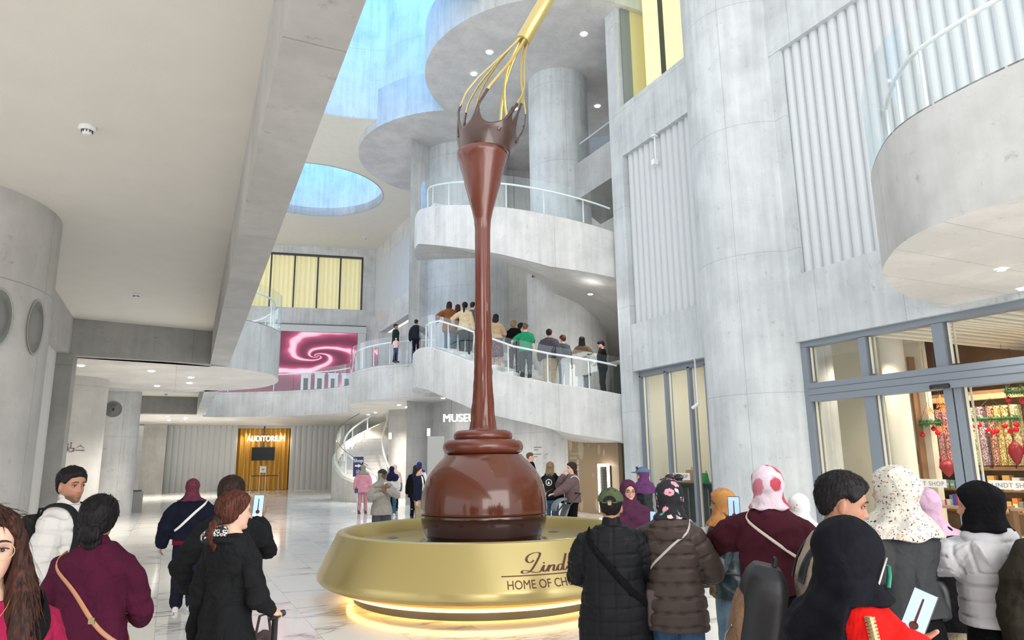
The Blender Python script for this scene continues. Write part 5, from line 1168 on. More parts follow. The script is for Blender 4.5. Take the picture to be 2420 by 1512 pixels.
def hand(mb, w, d, n, s, side, curl=.35, spread=.12):
    """palm + five fingers; w wrist, d finger direction, n palm normal, side=+1: thumb towards (d x n)"""
    w = Vector(w); d = Vector(d).normalized(); n = Vector(n); n = (n-d*n.dot(d)).normalized(); t = d.cross(n)*side
    M = Matrix((t, d, n)).transposed()
    ellipsoid(mb, w+d*.045*s, (.040*s, .052*s, .015*s), M, 12); ellipsoid(mb, w+d*.012*s, (.028*s, .03*s, .017*s), M, 10)
    for i, (o, L) in enumerate(((.030, .072), (.010, .080), (-.010, .074), (-.029, .058))):
        p = w+d*.082*s+t*o*s*(1.0); dd = (d+t*o*spread*12).normalized(); pts = [p-dd*.02*s, p]; a = curl*(1+.12*i)
        for k, f in enumerate((.42, .32, .26)):
            dd = (dd*cos(a*(.7 if k == 0 else 1))+n*sin(a*(.7 if k == 0 else 1))).normalized(); p = p+dd*L*f*s; pts.append(p)
        chain(mb, pts, [.0092*s, .0092*s, .0085*s, .0078*s, .0066*s], 8)
    p = w+d*.022*s+t*.030*s; dd = (d*.7+t*.75+n*.35).normalized(); pts = [w+d*.012*s+t*.012*s, p]
    for k, L in enumerate((.036, .03)): p = p+dd*L*s; pts.append(p); dd = (dd+d*.35+n*.25).normalized()
    chain(mb, pts, [.012*s, .0125*s, .0105*s, .0085*s], 8)

def ik(a, b, l1, l2, pole):
    a = Vector(a); b = Vector(b); v = b-a; L = v.length
    if L > (l1+l2)*.995: b = a+v*((l1+l2)*.995/L); v = b-a; L = v.length
    if L < abs(l1-l2)+.03: b = a+v.normalized()*(abs(l1-l2)+.03); v = b-a; L = v.length
    x = (l1*l1-l2*l2+L*L)/(2*L); h = math.sqrt(max(0, l1*l1-x*x)); u = v/L; p = Vector(pole); p = p-u*p.dot(u)
    if p.length < 1e-4: p = Vector((0, 1, 0))
    return a+u*x+p.normalized()*h, b

ARM = {'down': dict(w=(.27, -.02, .83), pole=(.3, .8, 0), d=(0.02, -.1, -1), n=(-1, -.1, 0)),
       'bent': dict(w=(.13, -.30, 1.02), pole=(.8, .6, -.4), d=(-.6, -.8, .1), n=(0, .2, -1)),
       'cross': dict(w=(-.02, -.24, 1.12), pole=(.9, .2, -.5), d=(-1, -.1, .1), n=(0, 1, 0)),
       'phone': dict(w=(.10, -.36, 1.33), pole=(.8, .1, -.8), d=(-.15, -.15, 1), n=(-.2, 1, .1)),
       'pocket': dict(w=(.24, -.08, .93), pole=(.6, .9, 0), d=(-.2, -.4, -1), n=(-1, 0, 0))}
def person(label, pos, z0, H, turn, top, bottom, hair=None, head=None, skin='mid', w=1.0, arms=('down', 'down'), hyaw=0, hpitch=0, face=False, vx=.009, group=None, hands=True, feet=(0, 0), shoe=SHOEB, cat='person', beard=False, lean=0, glasses=False, extra=None, smile=False, brow=1.0):
    """standing figure, origin between the feet; local -Y is where the body faces"""
    s = H/1.70; al = math.atan2(-pos[1], -pos[0])+R_(turn); rz = al+pi/2; F = dict(s=s)
    B = MB(); wl = 1+(w-1)*.6
    def S(x, y, z): return Vector((x*s, y*s, z*s))
    LN = Matrix.Translation(S(0, 0, .95)) @ Matrix.Rotation(R_(lean), 4, 'X') @ Matrix.Translation(-S(0, 0, .95))
    # skeleton
    hips = {}; ank = {}; knee = {}
    for i, sd in enumerate((1, -1)):
        fy = feet[i] if not hasattr(feet[i], '__len__') else feet[i][0]
        hips[sd] = S(.088*wl*sd, 0, .88); ank[sd] = S(.10*sd*wl, fy+.02, .085+(.06 if fy > .12 else 0)); knee[sd] = (hips[sd]+ank[sd])/2+S(.0, -.03-.12*abs(fy), .01)
    sh = {sd: LN @ S(.158*w*sd, .012, 1.355) for sd in (1, -1)}; elb = {}; wri = {}; hd = {}
    for i, sd in enumerate((1, -1)):
        a = arms[i]; a = ARM[a] if isinstance(a, str) else a; k = w if abs(a['w'][0]) > .2 else 1
        wt = S(a['w'][0]*sd*(1+(w-1)*.8), a['w'][1], a['w'][2]); pl = Vector((a['pole'][0]*sd, a['pole'][1], a['pole'][2])); elb[sd], wri[sd] = ik(sh[sd], wt, .285*s, .25*s, pl)
        hd[sd] = (Vector((a['d'][0]*sd, a['d'][1], a['d'][2])), Vector((a['n'][0]*sd, a['n'][1], a['n'][2])), a.get('curl', .4), a.get('side', 1))
    F.update(sh=sh, elb=elb, wri=wri, hd=hd)
    # --- body: one continuous skin surface
    rows = []
    for z in np.linspace(.80, 1.475, 18):
        a, b, y = trow(z); wz = w if z < 1.37 else 1+(w-1)*.3; p = LN @ S(0, y, z); rows.append((p.x, p.y, p.z, a*s*wz*.93, b*s*wz*.93))
    loft(B, rows, 24)
    for sd in (1, -1):
        chain(B, [hips[sd], (hips[sd]*.55+knee[sd]*.45), knee[sd], knee[sd]*.6+ank[sd]*.4+S(0, .015, 0), ank[sd]], [.083*s*wl, .07*s*wl, .052*s, .050*s, .036*s], 12)
        f0 = ank[sd]; chain(B, [f0+S(0, .035, -.05), f0+S(0, -.03, -.045), f0+S(0, -.10, -.055), f0+S(0, -.15, -.06)], [.03*s, .035*s, .03*s, .02*s], 10)
        chain(B, [LN @ S(.10*w*sd, .012, 1.37), sh[sd], sh[sd]*.5+elb[sd]*.5, elb[sd], elb[sd]*.5+wri[sd]*.5, wri[sd]], [.05*s, .046*s*wl, .040*s*wl, .034*s, .031*s, .023*s], 12)
        if hands: hand(B, wri[sd], hd[sd][0], hd[sd][1], s, -sd*hd[sd][3], hd[sd][2])
    neck0 = LN @ S(0, .015, 1.42); HP = LN @ S(0, .012, 1.50)
    HM = Matrix.Translation(HP) @ Matrix.Rotation(R_(hyaw), 4, 'Z') @ Matrix.Rotation(R_(hpitch), 4, 'X') @ Matrix.Translation(S(0, -.014, .085)) @ Matrix.Scale(s, 4)
    F['HM'] = HM
    chain(B, [neck0, HP, HM @ Vector((0, .025, -.05))], [.056*s, .052*s, .052*s], 14)
    gv, gf = head_grid(64 if face else 40, 60 if face else 36); B.add([HM @ Vector(v) for v in gv], gf)
    for sd in (1, -1): ellipsoid(B, HM @ Vector((sd*.074, .014, -.014)), (.008*s, .017*s, .030*s), (HM.to_3x3().normalized() @ Matrix.Rotation(sd*.35, 3, 'Z')), 12)
    vb = vx*.6 if not face else min(vx, .004)
    me = vox(B, vb, 2 if face else 2, .35)
    # skin colours that belong to the face itself: lips, stubble
    co = getco(me); inv = np.array(HM.inverted()); hc = co @ inv[:3, :3].T+inv[:3, 3]; c = np.array(SK[skin] if isinstance(skin, str) else skin); C_ = np.tile(c, (len(co), 1)); x, y, z = hc.T
    lip = np.exp(-(x/.021)**4-((z+.066)/.0105)**4)*(y < -.07); C_ = C_*(1-lip[:, None]*.75)+np.array([c[0]*.78, c[1]*.42, c[2]*.45])*lip[:, None]*.75
    ck = np.exp(-((np.abs(x)-.042)/.02)**2-((z+.03)/.02)**2)*(y < -.04)*.25; C_ = C_*(1-ck[:, None])+np.array([c[0]*1.05, c[1]*.75, c[2]*.7])*ck[:, None]
    if beard: bd = sst(-z, .045, .075)*sst(-y, -.01, .03)*(1-lip)*beard*(np.abs(z) < .2); C_ = C_*(1-bd[:, None])+np.array([.02, .013, .01])*bd[:, None]
    at = me.color_attributes.new('Col', 'FLOAT_COLOR', 'POINT'); at.data.foreach_set('color', np.c_[C_, np.ones(len(C_))].astype(np.float32).ravel())
    body = bpy.data.objects.new('person', me); COL.objects.link(body); me.materials.append(SKIN); body.location = (pos[0], pos[1], z0); body.rotation_euler = (0, 0, rz); tag(body, label, cat, group); F['o'] = body
    def child(name, me_, mat): o = bpy.data.objects.new(name, me_); COL.objects.link(o); me_.materials.append(mat); o.parent = body; return o
    F['child'] = child
    # --- lower clothes
    tz = bottom.get('hem', .10); t = .016
    L_ = MB(); bk = bottom['kind']; bw = bottom.get('w', 1.0)
    if bk == 'trousers':
        rows = []
        for z in np.linspace(.80, 1.0, 6): a, b, y = trow(z); rows.append((0, y*s, z*s, (a*w+t)*s, (b*w+t)*s))
        loft(L_, rows, 24)
        for sd in (1, -1): chain(L_, [hips[sd]+S(0, 0, .0), hips[sd]*.6+knee[sd]*.4, knee[sd], knee[sd]*.5+ank[sd]*.5, ank[sd]+S(0, 0, tz-.09)], [.098*s*wl, .088*s*wl*bw**.5, .070*s*bw, .064*s*bw, .060*s*bw], 14)
    else:
        ke = bottom.get('flare', 1.25); rows = []
        for z in np.linspace(tz, 1.0, 14): a, b, y = trow(max(z, .91)); k = 1+(ke-1)*(1-(z-tz)/(1.0-tz)); rows.append((0, (y+feet[0]*0)*s, z*s, (a*w+t)*k*s, (b*w+t)*k*s*1.05))
        loft(L_, rows, 28)
    me = vox(L_, vx, 3)
    co = getco(me); no = getno(me); a_ = np.arctan2(co[:, 1], co[:, 0]); zz = co[:, 2]/s
    rng = (H*977) % 6
    fold = .006*np.sin(a_*(9 if bk != 'trousers' else 5)+rng+zz*3)*sst(.95-zz, 0, .3) if bk != 'trousers' else .005*np.sin(zz*26+co[:, 0]*20/s+rng)*(np.exp(-((zz-.47)/.12)**2)+np.exp(-((zz-.15)/.08)**2)*1.2)
    setco(me, co+no*(fold*s)[:, None]); child('trousers' if bk == 'trousers' else 'skirt', me, bottom['mat'])
    # --- shoes
    for sd in (1, -1):
        m = MB(); f0 = ank[sd]; zz = -f0.z+.0; g = f0-S(0, 0, .085) if f0.z < .1*s else f0-S(0, 0, .085)
        chain(m, [g+S(0, .045, .045), g+S(0, 0, .052), g+S(0, -.07, .045), g+S(0, -.15, .033)], [.040*s, .043*s, .040*s, .030*s], 12); chain(m, [g+S(0, .02, .06), g+S(0, .02, .10)], [.042*s, .045*s], 12)
        m.box(tuple(g+S(-.038, -.17, .0)), tuple(g+S(.038, .08, .03))); mm = vox(m, max(vx*.8, .006), 2); cc = getco(mm); cc[:, 2] = np.maximum(cc[:, 2], (g.z+.001)); setco(mm, cc); child('shoe', mm, shoe)
    # --- upper clothes
    T_ = MB(); tt = top.get('t', .022); hem = top.get('hem', .86); fl_ = top.get('flare', 1.06); sl = top.get('sleeve', 1.0); rows = []
    ztop = top.get('neck', 1.462)
    for z in np.linspace(hem, ztop, 20):
        a, b, y = trow(max(z, .91)); k = 1+(fl_-1)*sst(1.2-z, 0, 1.2-hem+1e-3); wz = w if z < 1.37 else w+(1-w)*.4; box = top.get('boxy', 0)*.010*float(sst(1.3-z, 0, .15)); p = LN @ S(0, y, z) if z > .95 else S(0, y, z)
        rows.append((p.x, p.y, p.z, (a*wz+tt+box)*k*s, (b*wz+tt+box)*k*s))
    loft(T_, rows, 32, 2.25)
    for i, sd in enumerate((1, -1)):
        e_, w_, s_ = elb[sd], wri[sd], sh[sd]; fd = (w_-e_).normalized()
        if top.get('short'): chain(T_, [LN @ S(.09*w*sd, .012, 1.375), s_, s_*.35+e_*.65], [(.05+tt)*s, (.052+tt)*s*wl, (.05+tt)*s], 14)
        else: chain(T_, [LN @ S(.075*w*sd, .012, 1.395), s_, s_*.5+e_*.5, e_, e_*.45+w_*.55, w_-fd*.012*s], [(.036+tt*.7)*s, (.044+tt*.8)*s*wl, (.044+tt*1.1)*s*wl*sl, (.040+tt*1.05)*s*sl, (.035+tt*.9)*s*sl, (.028+tt*.6)*s*sl], 14)
    if top.get('collar'): chain(T_, [LN @ S(0, .014, 1.45), LN @ S(0, .016, 1.445+top['collar'])], [.072*s, .067*s], 18)
    if top.get('hood'):
        hk = top['hood']; ellipsoid(T_, LN @ S(0, .095*hk, 1.385), (.125*s*hk, .058*s*hk, .095*s*hk), None, 16); chain(T_, [LN @ S(.11, .02, 1.415), LN @ S(.075, .10, 1.425), LN @ S(0, .125, 1.43), LN @ S(-.075, .10, 1.425), LN @ S(-.11, .02, 1.415)], [.032*s*hk]*5, 10)
    me = vox(T_, vx, 3); co = getco(me); no = getno(me); x_, y_, z_ = (co/s).T
    q = top.get('quilt')
    d = np.zeros(len(co))
    if q:
        zc = z_.copy(); along = zc.copy()
        armm = np.zeros(len(co), bool)
        for sd in (1, -1):
            for (p0, p1, o_) in ((sh[sd], elb[sd], 0), (elb[sd], wri[sd], .285*s)):
                v = np.array(p1-p0); L2 = v @ v; tpar = np.clip(((co-np.array(p0)) @ v)/L2, -.1, 1); dist = np.linalg.norm(co-(np.array(p0)+tpar[:, None]*v), axis=1); mk = (dist < .098*s) & (np.abs(x_) > .15*w) ; along = np.where(mk, 1.37-(o_+tpar*math.sqrt(L2))/s, along)
        sp = q[0]; wob = .005*np.sin(x_*12+y_*7)+.002*np.sin(x_*33+z_*5); ph = np.abs(np.sin(pi*(along+wob)/sp)); d += q[1]*(np.minimum(ph*1.6, 1)**.7-1)
        if len(q) > 2: ang = np.abs(np.sin((x_ if True else 0)/q[2]*pi+.3)); d += q[1]*.8*(np.minimum(ang*2.2, 1)-1)
        d += .35*q[1]*np.sin(x_*60+z_*25)*np.exp(-(ph/.35)**2)
    fo = top.get('fold', .006); ang = np.arctan2(y_, x_)
    wx = x_+.05*np.sin(z_*9+rng)+.03*np.sin(y_*14); wz = z_+.04*np.sin(x_*11+rng*3)+.03*np.sin(ang*3)
    fk = fo*(1.0 if q else 1.5)*(.55 if vx > .009 else 1); d += fk*(np.sin(wz*23+4*np.sin(wx*6+rng))*.45+np.sin(wx*19-wz*15+rng*2)*.40+np.sin(ang*6+z_*7+rng)*.4*sst(1.2-z_, 0, .35)+.30*np.sin(wx*37+wz*31+rng)*np.sin(wz*17-wx*8)-.35*np.abs(np.sin(wx*13+wz*26+rng*1.7))**.5+.2)
    for sd in (1, -1):
        for (p0, r0) in ((elb[sd], .10), (wri[sd], .07)):
            dd = np.linalg.norm(co-np.array(p0), axis=1)/s; ax_ = np.array((wri[sd]-sh[sd]).normalized()); tt_ = ((co-np.array(p0)) @ ax_)/s; d += fo*.8*np.sin(tt_*95+x_*22+rng)*np.exp(-(dd/r0)**2)
    setco(me, co+no*(d*s)[:, None]); child(top.get('name', 'jacket'), me, top['mat']); F['top'] = me
    # --- head covering / hair
    def hg(mask, n=56, m=48, zlo=-.113, voxs=None, add=None, sm=2, nm='hair', mat=H_BLK, disp=None, cut=None):
        v, f = head_grid(n, m, face=False, mask=mask, zlo=zlo); mb = MB().add([HM @ Vector(p) for p in v], f)
        if add: add(mb)
        me_ = vox(mb, voxs or max(vx*.7, .0045), sm)
        if cut is not None:
            cc = getco(me_); nn = getno(me_); zc = cut(np.degrees(np.arctan2(cc[:, 1], cc[:, 0])) % 360); k_ = 1-sst(cc[:, 2]/s, zc-.01, zc+.012); axv = np.c_[cc[:, 0], cc[:, 1], np.zeros(len(cc))]; setco(me_, cc-axv*.45*k_[:, None])
        if disp: cc = getco(me_); nn = getno(me_); h_ = cc @ inv[:3, :3].T+inv[:3, 3]; setco(me_, cc+nn*(disp(h_)*s)[:, None])
        return child(nm, me_, mat)
    HS = ([-.09, -.075, -.055, -.035, -.02, .0, .03, .05, .08, .12], [.066, .060, .040, .014, .020, .030, .020, -.035, -.066, -.075])
    HL = ([-.09, -.075, -.055, -.03, -.005, .02, .05, .12], [.068, .062, .042, .012, -.012, -.045, -.066, -.07])
    if hair:
        st, hm_ = hair[0], hair[1]; vol = hair[2] if len(hair) > 2 else .014
        def mk(v):
            h = v[:, 2]-np.interp(v[:, 1], *HL); h = v[:, 2]-np.interp(v[:, 1], *HS) if st == 'short' else h; top_ = 1+.5*sst(v[:, 2], .04, .1)*(1 if st == 'short' else .4); return -.012+(vol+.012)*sst(h, -.012, .012)*top_
        def addh(mb):
            if st == 'long':
                ln = hair[3] if len(hair) > 3 else .34; rows = []
                for k in np.linspace(0, 1, 9): z = .05-k*(ln+.05); p = HM @ Vector((0, .05+.035*sst(k, .1, .5), z)); rows.append((p.x, p.y, p.z, (.078+.022*sin(pi*min(1, k*1.2)))*s*(1-.25*max(0, k-.8)*5*.6), (.055-.018*k)*s))
                loft(mb, rows[::-1], 22)
            if st in ('tail', 'lowtail'):
                zt_ = -.01 if st == 'tail' else -.055; ln = hair[3] if len(hair) > 3 else .22
                ps = [HM @ Vector((0, .095, zt_)), HM @ Vector((0, .125, zt_-.01)), HM @ Vector((0, .13, zt_-ln*.4)), HM @ Vector((0, .115, zt_-ln*.75)), HM @ Vector((0, .11, zt_-ln))]; chain(mb, ps, [.026*s, .030*s, .034*s, .028*s, .010*s], 12)
            if st == 'bun': ellipsoid(mb, HM @ Vector((0, .10, -.06)), (.06*s, .045*s, .055*s), None, 14); ellipsoid(mb, HM @ Vector((0, .075, -.10)), (.055*s, .035*s, .06*s), None, 14)
        o = hg(mk, add=addh, nm='hair', mat=hm_, disp=(lambda h: .0007*np.sin(np.arctan2(h[:, 0], h[:, 1])*40+h[:, 2]*24)+(.0022 if st == 'short' else .0012)*np.sin(h[:, 0]*120+h[:, 2]*80)*np.sin(h[:, 1]*100+h[:, 2]*40)) if vx < .008 else None)
        if vx < .008 and not head: strands(o.data, inv, s, st, n=(1600 if st == 'short' else 1500))
        if st in ('tail', 'lowtail') and vx < .008: m = MB().tube([HM @ Vector((.026*cos(t_), .112+.0*0, (-.01 if st == 'tail' else -.055)+.026*sin(t_))) for t_ in np.linspace(0, 2*pi, 16)[:-1]], .011*s, 8, closed=True, ref=(0, 1, 0)); m.build('hair_tie', plain('tie_black', (.01, .01, .01), .7), body, smooth=True)
    if head and head[0] == 'hijab':
        hm_ = head[1]; dz = head[2] if len(head) > 2 else 1.28; vol = head[3] if len(head) > 3 else .018
        def mk(v):
            e_ = (v[:, 0]/.056)**2+((v[:, 2]+.024)/.088)**2; inside = (1-sst(e_, .85, 1.1))*sst(-v[:, 1], .015, .035); return vol-(vol+.016)*inside
        def add(mb):
            hb = HM @ Vector((0, .016, -.06)); rows = []; ex = max(tt-.02, 0)+.012+(.018 if dz < 1.3 else .012 if dz < 1.42 else 0)
            tab = [(1.575, .064+vol, .070+vol, 0), (1.53, .065+vol, .076+vol, 0), (1.49, .074+vol, .084+vol, 0), (1.45, .108+vol, .104+ex, 0), (1.41, .172*w+ex, .122+ex, 0), (1.36, .196*w+ex, .128+ex, 0), (1.30, .205*w+ex, .135+ex, 0), (1.20, .20*w+ex, .138+ex, 0), (1.0, .17*w+ex, .130+ex, 0)]
            zz_ = [t[0] for t in tab][::-1]
            hx = head[5] if len(head) > 5 else 0
            for z in np.linspace(dz, 1.575, 14 if dz < 1.4 else 8):
                a = np.interp(z, zz_, [t[1] for t in tab][::-1]); b = np.interp(z, zz_, [t[2] for t in tab][::-1]); k = sst(np.array(z), 1.44, 1.53); hs = float(sst(1.4-z, 0, .35)); rows.append((hb.x*float(k)+hx*hs*s, hb.y*float(k)+.02*s*(1-float(k)), z*s, a*s*(1-(1-(head[6] if len(head) > 6 else 1))*hs), b*s))
            loft(mb, rows, 28)
        def dsp(h): a = np.arctan2(h[:, 0], h[:, 1]+.0); low = sst(-h[:, 2], .02, .14); return .0060*np.sin(a*7+h[:, 2]*18+rng)*low+.0020*np.sin(h[:, 2]*70+a*5+rng)*sst(h[:, 1], -.06, .0)+.0045*np.sin(h[:, 2]*42+h[:, 0]*26+rng)*(low*.8+.15)+.0035*np.sin(h[:, 2]*75-h[:, 0]*30)*low
        ks = head[6] if len(head) > 6 else 1
        hg(mk, zlo=-.113, add=add, nm='headscarf', mat=hm_, disp=dsp, sm=10, cut=(head[7] if len(head) > 7 else None))
        if len(head) > 4 and head[4]: # undercap / band visible at the brow
            v, f = head_grid(48, 30, face=False, mask=lambda v: -.012+.017*sst(v[:, 2], .04, .05)*(1-sst(v[:, 1], -.02, .0))); child('undercap', vox(MB().add([HM @ Vector(p) for p in v], f), .006, 1), head[4])
    if head and head[0] == 'cap':
        capm = head[1]
        def mk(v): return -.014+.036*sst(v[:, 2], .024, .036)
        def add(mb):
            vs = []; fs = []; nn = 15
            for lay in (0, 1):
                for r_ in (0, .5, 1):
                    for k in range(nn): t_ = pi*(k/(nn-1)); xx = .078*cos(t_); yy = -.055-(.045+.072*r_)*sin(t_)**.7 if sin(t_) > 0 else -.055; vs.append(HM @ Vector((xx, yy, .044-.018*r_-lay*.007-.10*xx*xx*10*r_*.1)))
            S1 = 3*nn
            for lay in (0, 1):
                for r_ in (0, 1):
                    for k in range(nn-1): a0 = lay*S1+r_*nn+k; f = (a0, a0+1, a0+nn+1, a0+nn); fs.append(f if lay else f[::-1])
            for k in range(nn-1): fs.append((2*nn+k, 2*nn+k+1, S1+2*nn+k+1, S1+2*nn+k)); fs.append((k+1, k, S1+k, S1+k+1))
            fs += [(0, nn, S1+nn, S1), (nn, 2*nn, S1+2*nn, S1+nn), (nn-1, S1+nn-1, S1+2*nn-1, 2*nn-1), (2*nn-1, S1+2*nn-1, S1+3*nn-1, 3*nn-1)]; mb.add(vs, fs); ellipsoid(mb, HM @ Vector((0, .012, .135)), (.009*s, .009*s, .006*s))
        hg(mk, add=add, nm='cap', mat=capm, voxs=.0035 if vx < .008 else .006, sm=1)
        if head[2:] and head[2] == 'strap':
            m = MB(); arc_ = [(t_*.044, .0) for t_ in np.linspace(-1, 1, 12)]; vs = [HM @ Vector((.046*cos(t_), .126-.35*(.046*cos(t_))**2*10*.1, .044+.040*sin(t_))) for t_ in np.linspace(0, pi, 16)]; m.add(vs, [tuple(range(16))]); m.build('cap_opening', H_BLK, body)
            m = MB().tube([HM @ Vector((x_, .128-3.2*x_*x_, .036)) for x_ in np.linspace(-.05, .05, 9)], .009*s, 8, flat=.5, ref=(0, 0, 1)); m.build('cap_strap', capm, body, smooth=True)
            MB().box((-.012, -.004, -.012), (.012, .004, .012), HM @ Matrix.Translation((0, .132, .032))).build('cap_buckle', plain('brass', (.35, .28, .15), .35, metal=.9), body)
    if glasses or face:
        G = MB()
        if face:
            for sd in (1, -1):
                m = MB(); ellipsoid(m, HM @ Vector((sd*.0315, -.0745, .001)), (.0128*s, .0070*s, .0050*s), HM.to_3x3().normalized(), 14); m.build('eye', plain('eye_white', (.50, .44, .40), .25), body, smooth=True)
                m = MB(); ellipsoid(m, HM @ Vector((sd*.0315-.0*sd, -.0805, .001)), (.0060*s, .0036*s, .0053*s), HM.to_3x3().normalized(), 12); m.build('iris', plain('iris_dark', (.03, .015, .01), .15), body, smooth=True)
                m = MB().tube([HM @ Vector((sd*(.0315+.0165*cos(t_)), -.0800-.003*sin(t_)+.004*abs(cos(t_)), .0012+.0060*sin(t_))) for t_ in np.linspace(.12, pi-.12, 9)], [.0009*s]+[.0018*s]*7+[.0009*s], 6); m.build('eyelid', plain('lash_dark', (.02, .012, .01), .6), body, smooth=True)
                m = MB().tube([HM @ Vector((sd*(.012+.040*k), -.0945+.016*k*k, .0205+.0075*sin(pi*min(1, k*.9+.1)))) for k in np.linspace(0, 1, 8)], [.0022*s, .0032*s, .0034*s, .0032*s, .003*s, .0025*s, .002*s, .001*s], 6); m.build('eyebrow', plain('brow_dark', (.02, .012, .01), .7) if brow else H_BRN, body, smooth=True)
            if smile: m = MB().tube([HM @ Vector((x_, -.0895+6*x_*x_, -.067+9*x_*x_)) for x_ in np.linspace(-.017, .017, 9)], [.001*s]+[.0028*s]*7+[.001*s], 6); m.build('teeth', plain('tooth_white', (.8, .76, .70), .3), body, smooth=True)
        if glasses:
            for sd in (1, -1): G.tube([HM @ Vector((sd*(.033+.0265*cos(t_)), -.1005+.006*abs(cos(t_))*sd*0+.10*(.033+.0265*cos(t_))**2*10*.3, -.002+.0235*sin(t_))) for t_ in np.linspace(0, 2*pi, 22)[:-1]], .0013*s, 6, closed=True, ref=(0, 1, 0)); G.tube([HM @ Vector((sd*.0595, -.095, .004)), HM @ Vector((sd*.076, -.05, .004)), HM @ Vector((sd*.080, .01, .0))], .0013*s, 6)
            G.tube([HM @ Vector((-.007, -.102, .002)), HM @ Vector((0, -.105, .005)), HM @ Vector((.007, -.102, .002))], .0013*s, 6); G.build('glasses', glasses if not isinstance(glasses, bool) else plain('glasses_black', (.015, .012, .012), .3), body, smooth=True)
    F['W'] = Matrix.Translation((pos[0], pos[1], z0)) @ Matrix.Rotation(rz, 4, 'Z'); F['rz'] = rz; F['trow'] = lambda z: trow(z); F['w'] = w; F['tt'] = tt; F['inv'] = inv; F['LN'] = LN
    return F
def at(x, y, D, z0=0, gear=.015):
    p = P(x, y, D=D); return (p.x, p.y), (p.z-z0-gear)

def phone(F, side, label, on=True, rot=0, case=None, off=.075, tilt=0):
    w = F['wri'][side]; d, n = F['hd'][side][0].normalized(), F['hd'][side][1].normalized(); s = F['s']
    n = (n-d*n.dot(d)).normalized(); t = d.cross(n); M = F['W'] @ Matrix.Translation(w+d*(off+.005)*s+n*.036*s) @ Matrix((t, n, d)).transposed().to_4x4() @ Matrix.Rotation(rot, 4, 'Y')
    e = empty('smartphone', (0, 0, 0), 0, label, 'phone'); e.matrix_world = M
    b = MB().box((-.037, -.004, -.078), (.037, .005, .078)).build('case', case or plain('phone_case', (.02, .02, .025), .3), e); bevel(b, .003)
    if on:
        m = MB(); m.add([(-.034, +.0056, -.074), (.034, +.0056, -.074), (.034, +.0056, .074), (-.034, +.0056, .074)], [(0, 1, 2, 3)]); m.build('screen', emis('phone_screen', (.36, .55, .90), .42), e)
        m = MB(); m.add([(-.004, +.0060, -.035), (.004, +.0060, -.035), (.003, +.0060, .05), (-.003, +.0060, .05)], [(0, 1, 2, 3)]); m.add([(.014*cos(t_), +.0060, -.042+.014*sin(t_)) for t_ in np.linspace(0, 2*pi, 16)[:-1]], [tuple(range(15))]); m.build('picture', plain('phone_pic', (.08, .02, .015), .4), e)
        m = MB(); m.add([(-.034, +.0058, -.074), (.034, +.0058, -.074), (.034, +.0058, -.058), (-.034, +.0058, -.058)], [(0, 1, 2, 3)]); m.build('controls', emis('phone_bar', (.9, .9, .92), .35), e)
    return e
def strap_path(F, za, zb, th, n=56, extra=.012, part=None):
    """loop round the torso: high (za) on side th, low (zb) opposite"""
    s = F['s']; out = []
    rng_ = np.linspace(0, 2*pi, n+1)[:-1] if part is None else np.linspace(part[0], part[1], n)
    for a in rng_:
        k = (1+cos(a-th))/2; z = zb+(za-zb)*k; r = trow(min(max(z, .91), 1.44)); wz = F['w'] if z < 1.37 else F['w']*.6+.4
        e_ = extra+F['tt']; x = (r[0]*wz+e_)*cos(a); y = (r[1]*wz+e_)*sin(a)+r[2]; q = F['LN'] @ Vector((x*s, y*s, z*s))
        if 'bvh' not in F:
            from mathutils.bvhtree import BVHTree
            F['bvh'] = BVHTree.FromPolygons([v.co for v in F['top'].vertices], [tuple(p.vertices) for p in F['top'].polygons])
        ax = F['LN'] @ Vector((0, r[2]*s, z*s)); dv = (ax-q).normalized(); o_ = q-dv*.25; hit = F['bvh'].ray_cast(o_, dv)
        if hit[0] is not None:
            if (hit[0]-q).dot(-dv) < .07: q = hit[0]-dv*.004
            else:
                h2 = F['bvh'].ray_cast(q-dv*.05, dv)
                if h2[0] is not None: q = h2[0]-dv*.004
        out.append(q)
    # smooth the loop
    m_ = len(out)
    if part is None:
        for _ in range(2): out = [(out[i-1]+out[i]*2+out[(i+1) % m_])/4 for i in range(m_)]
    return out
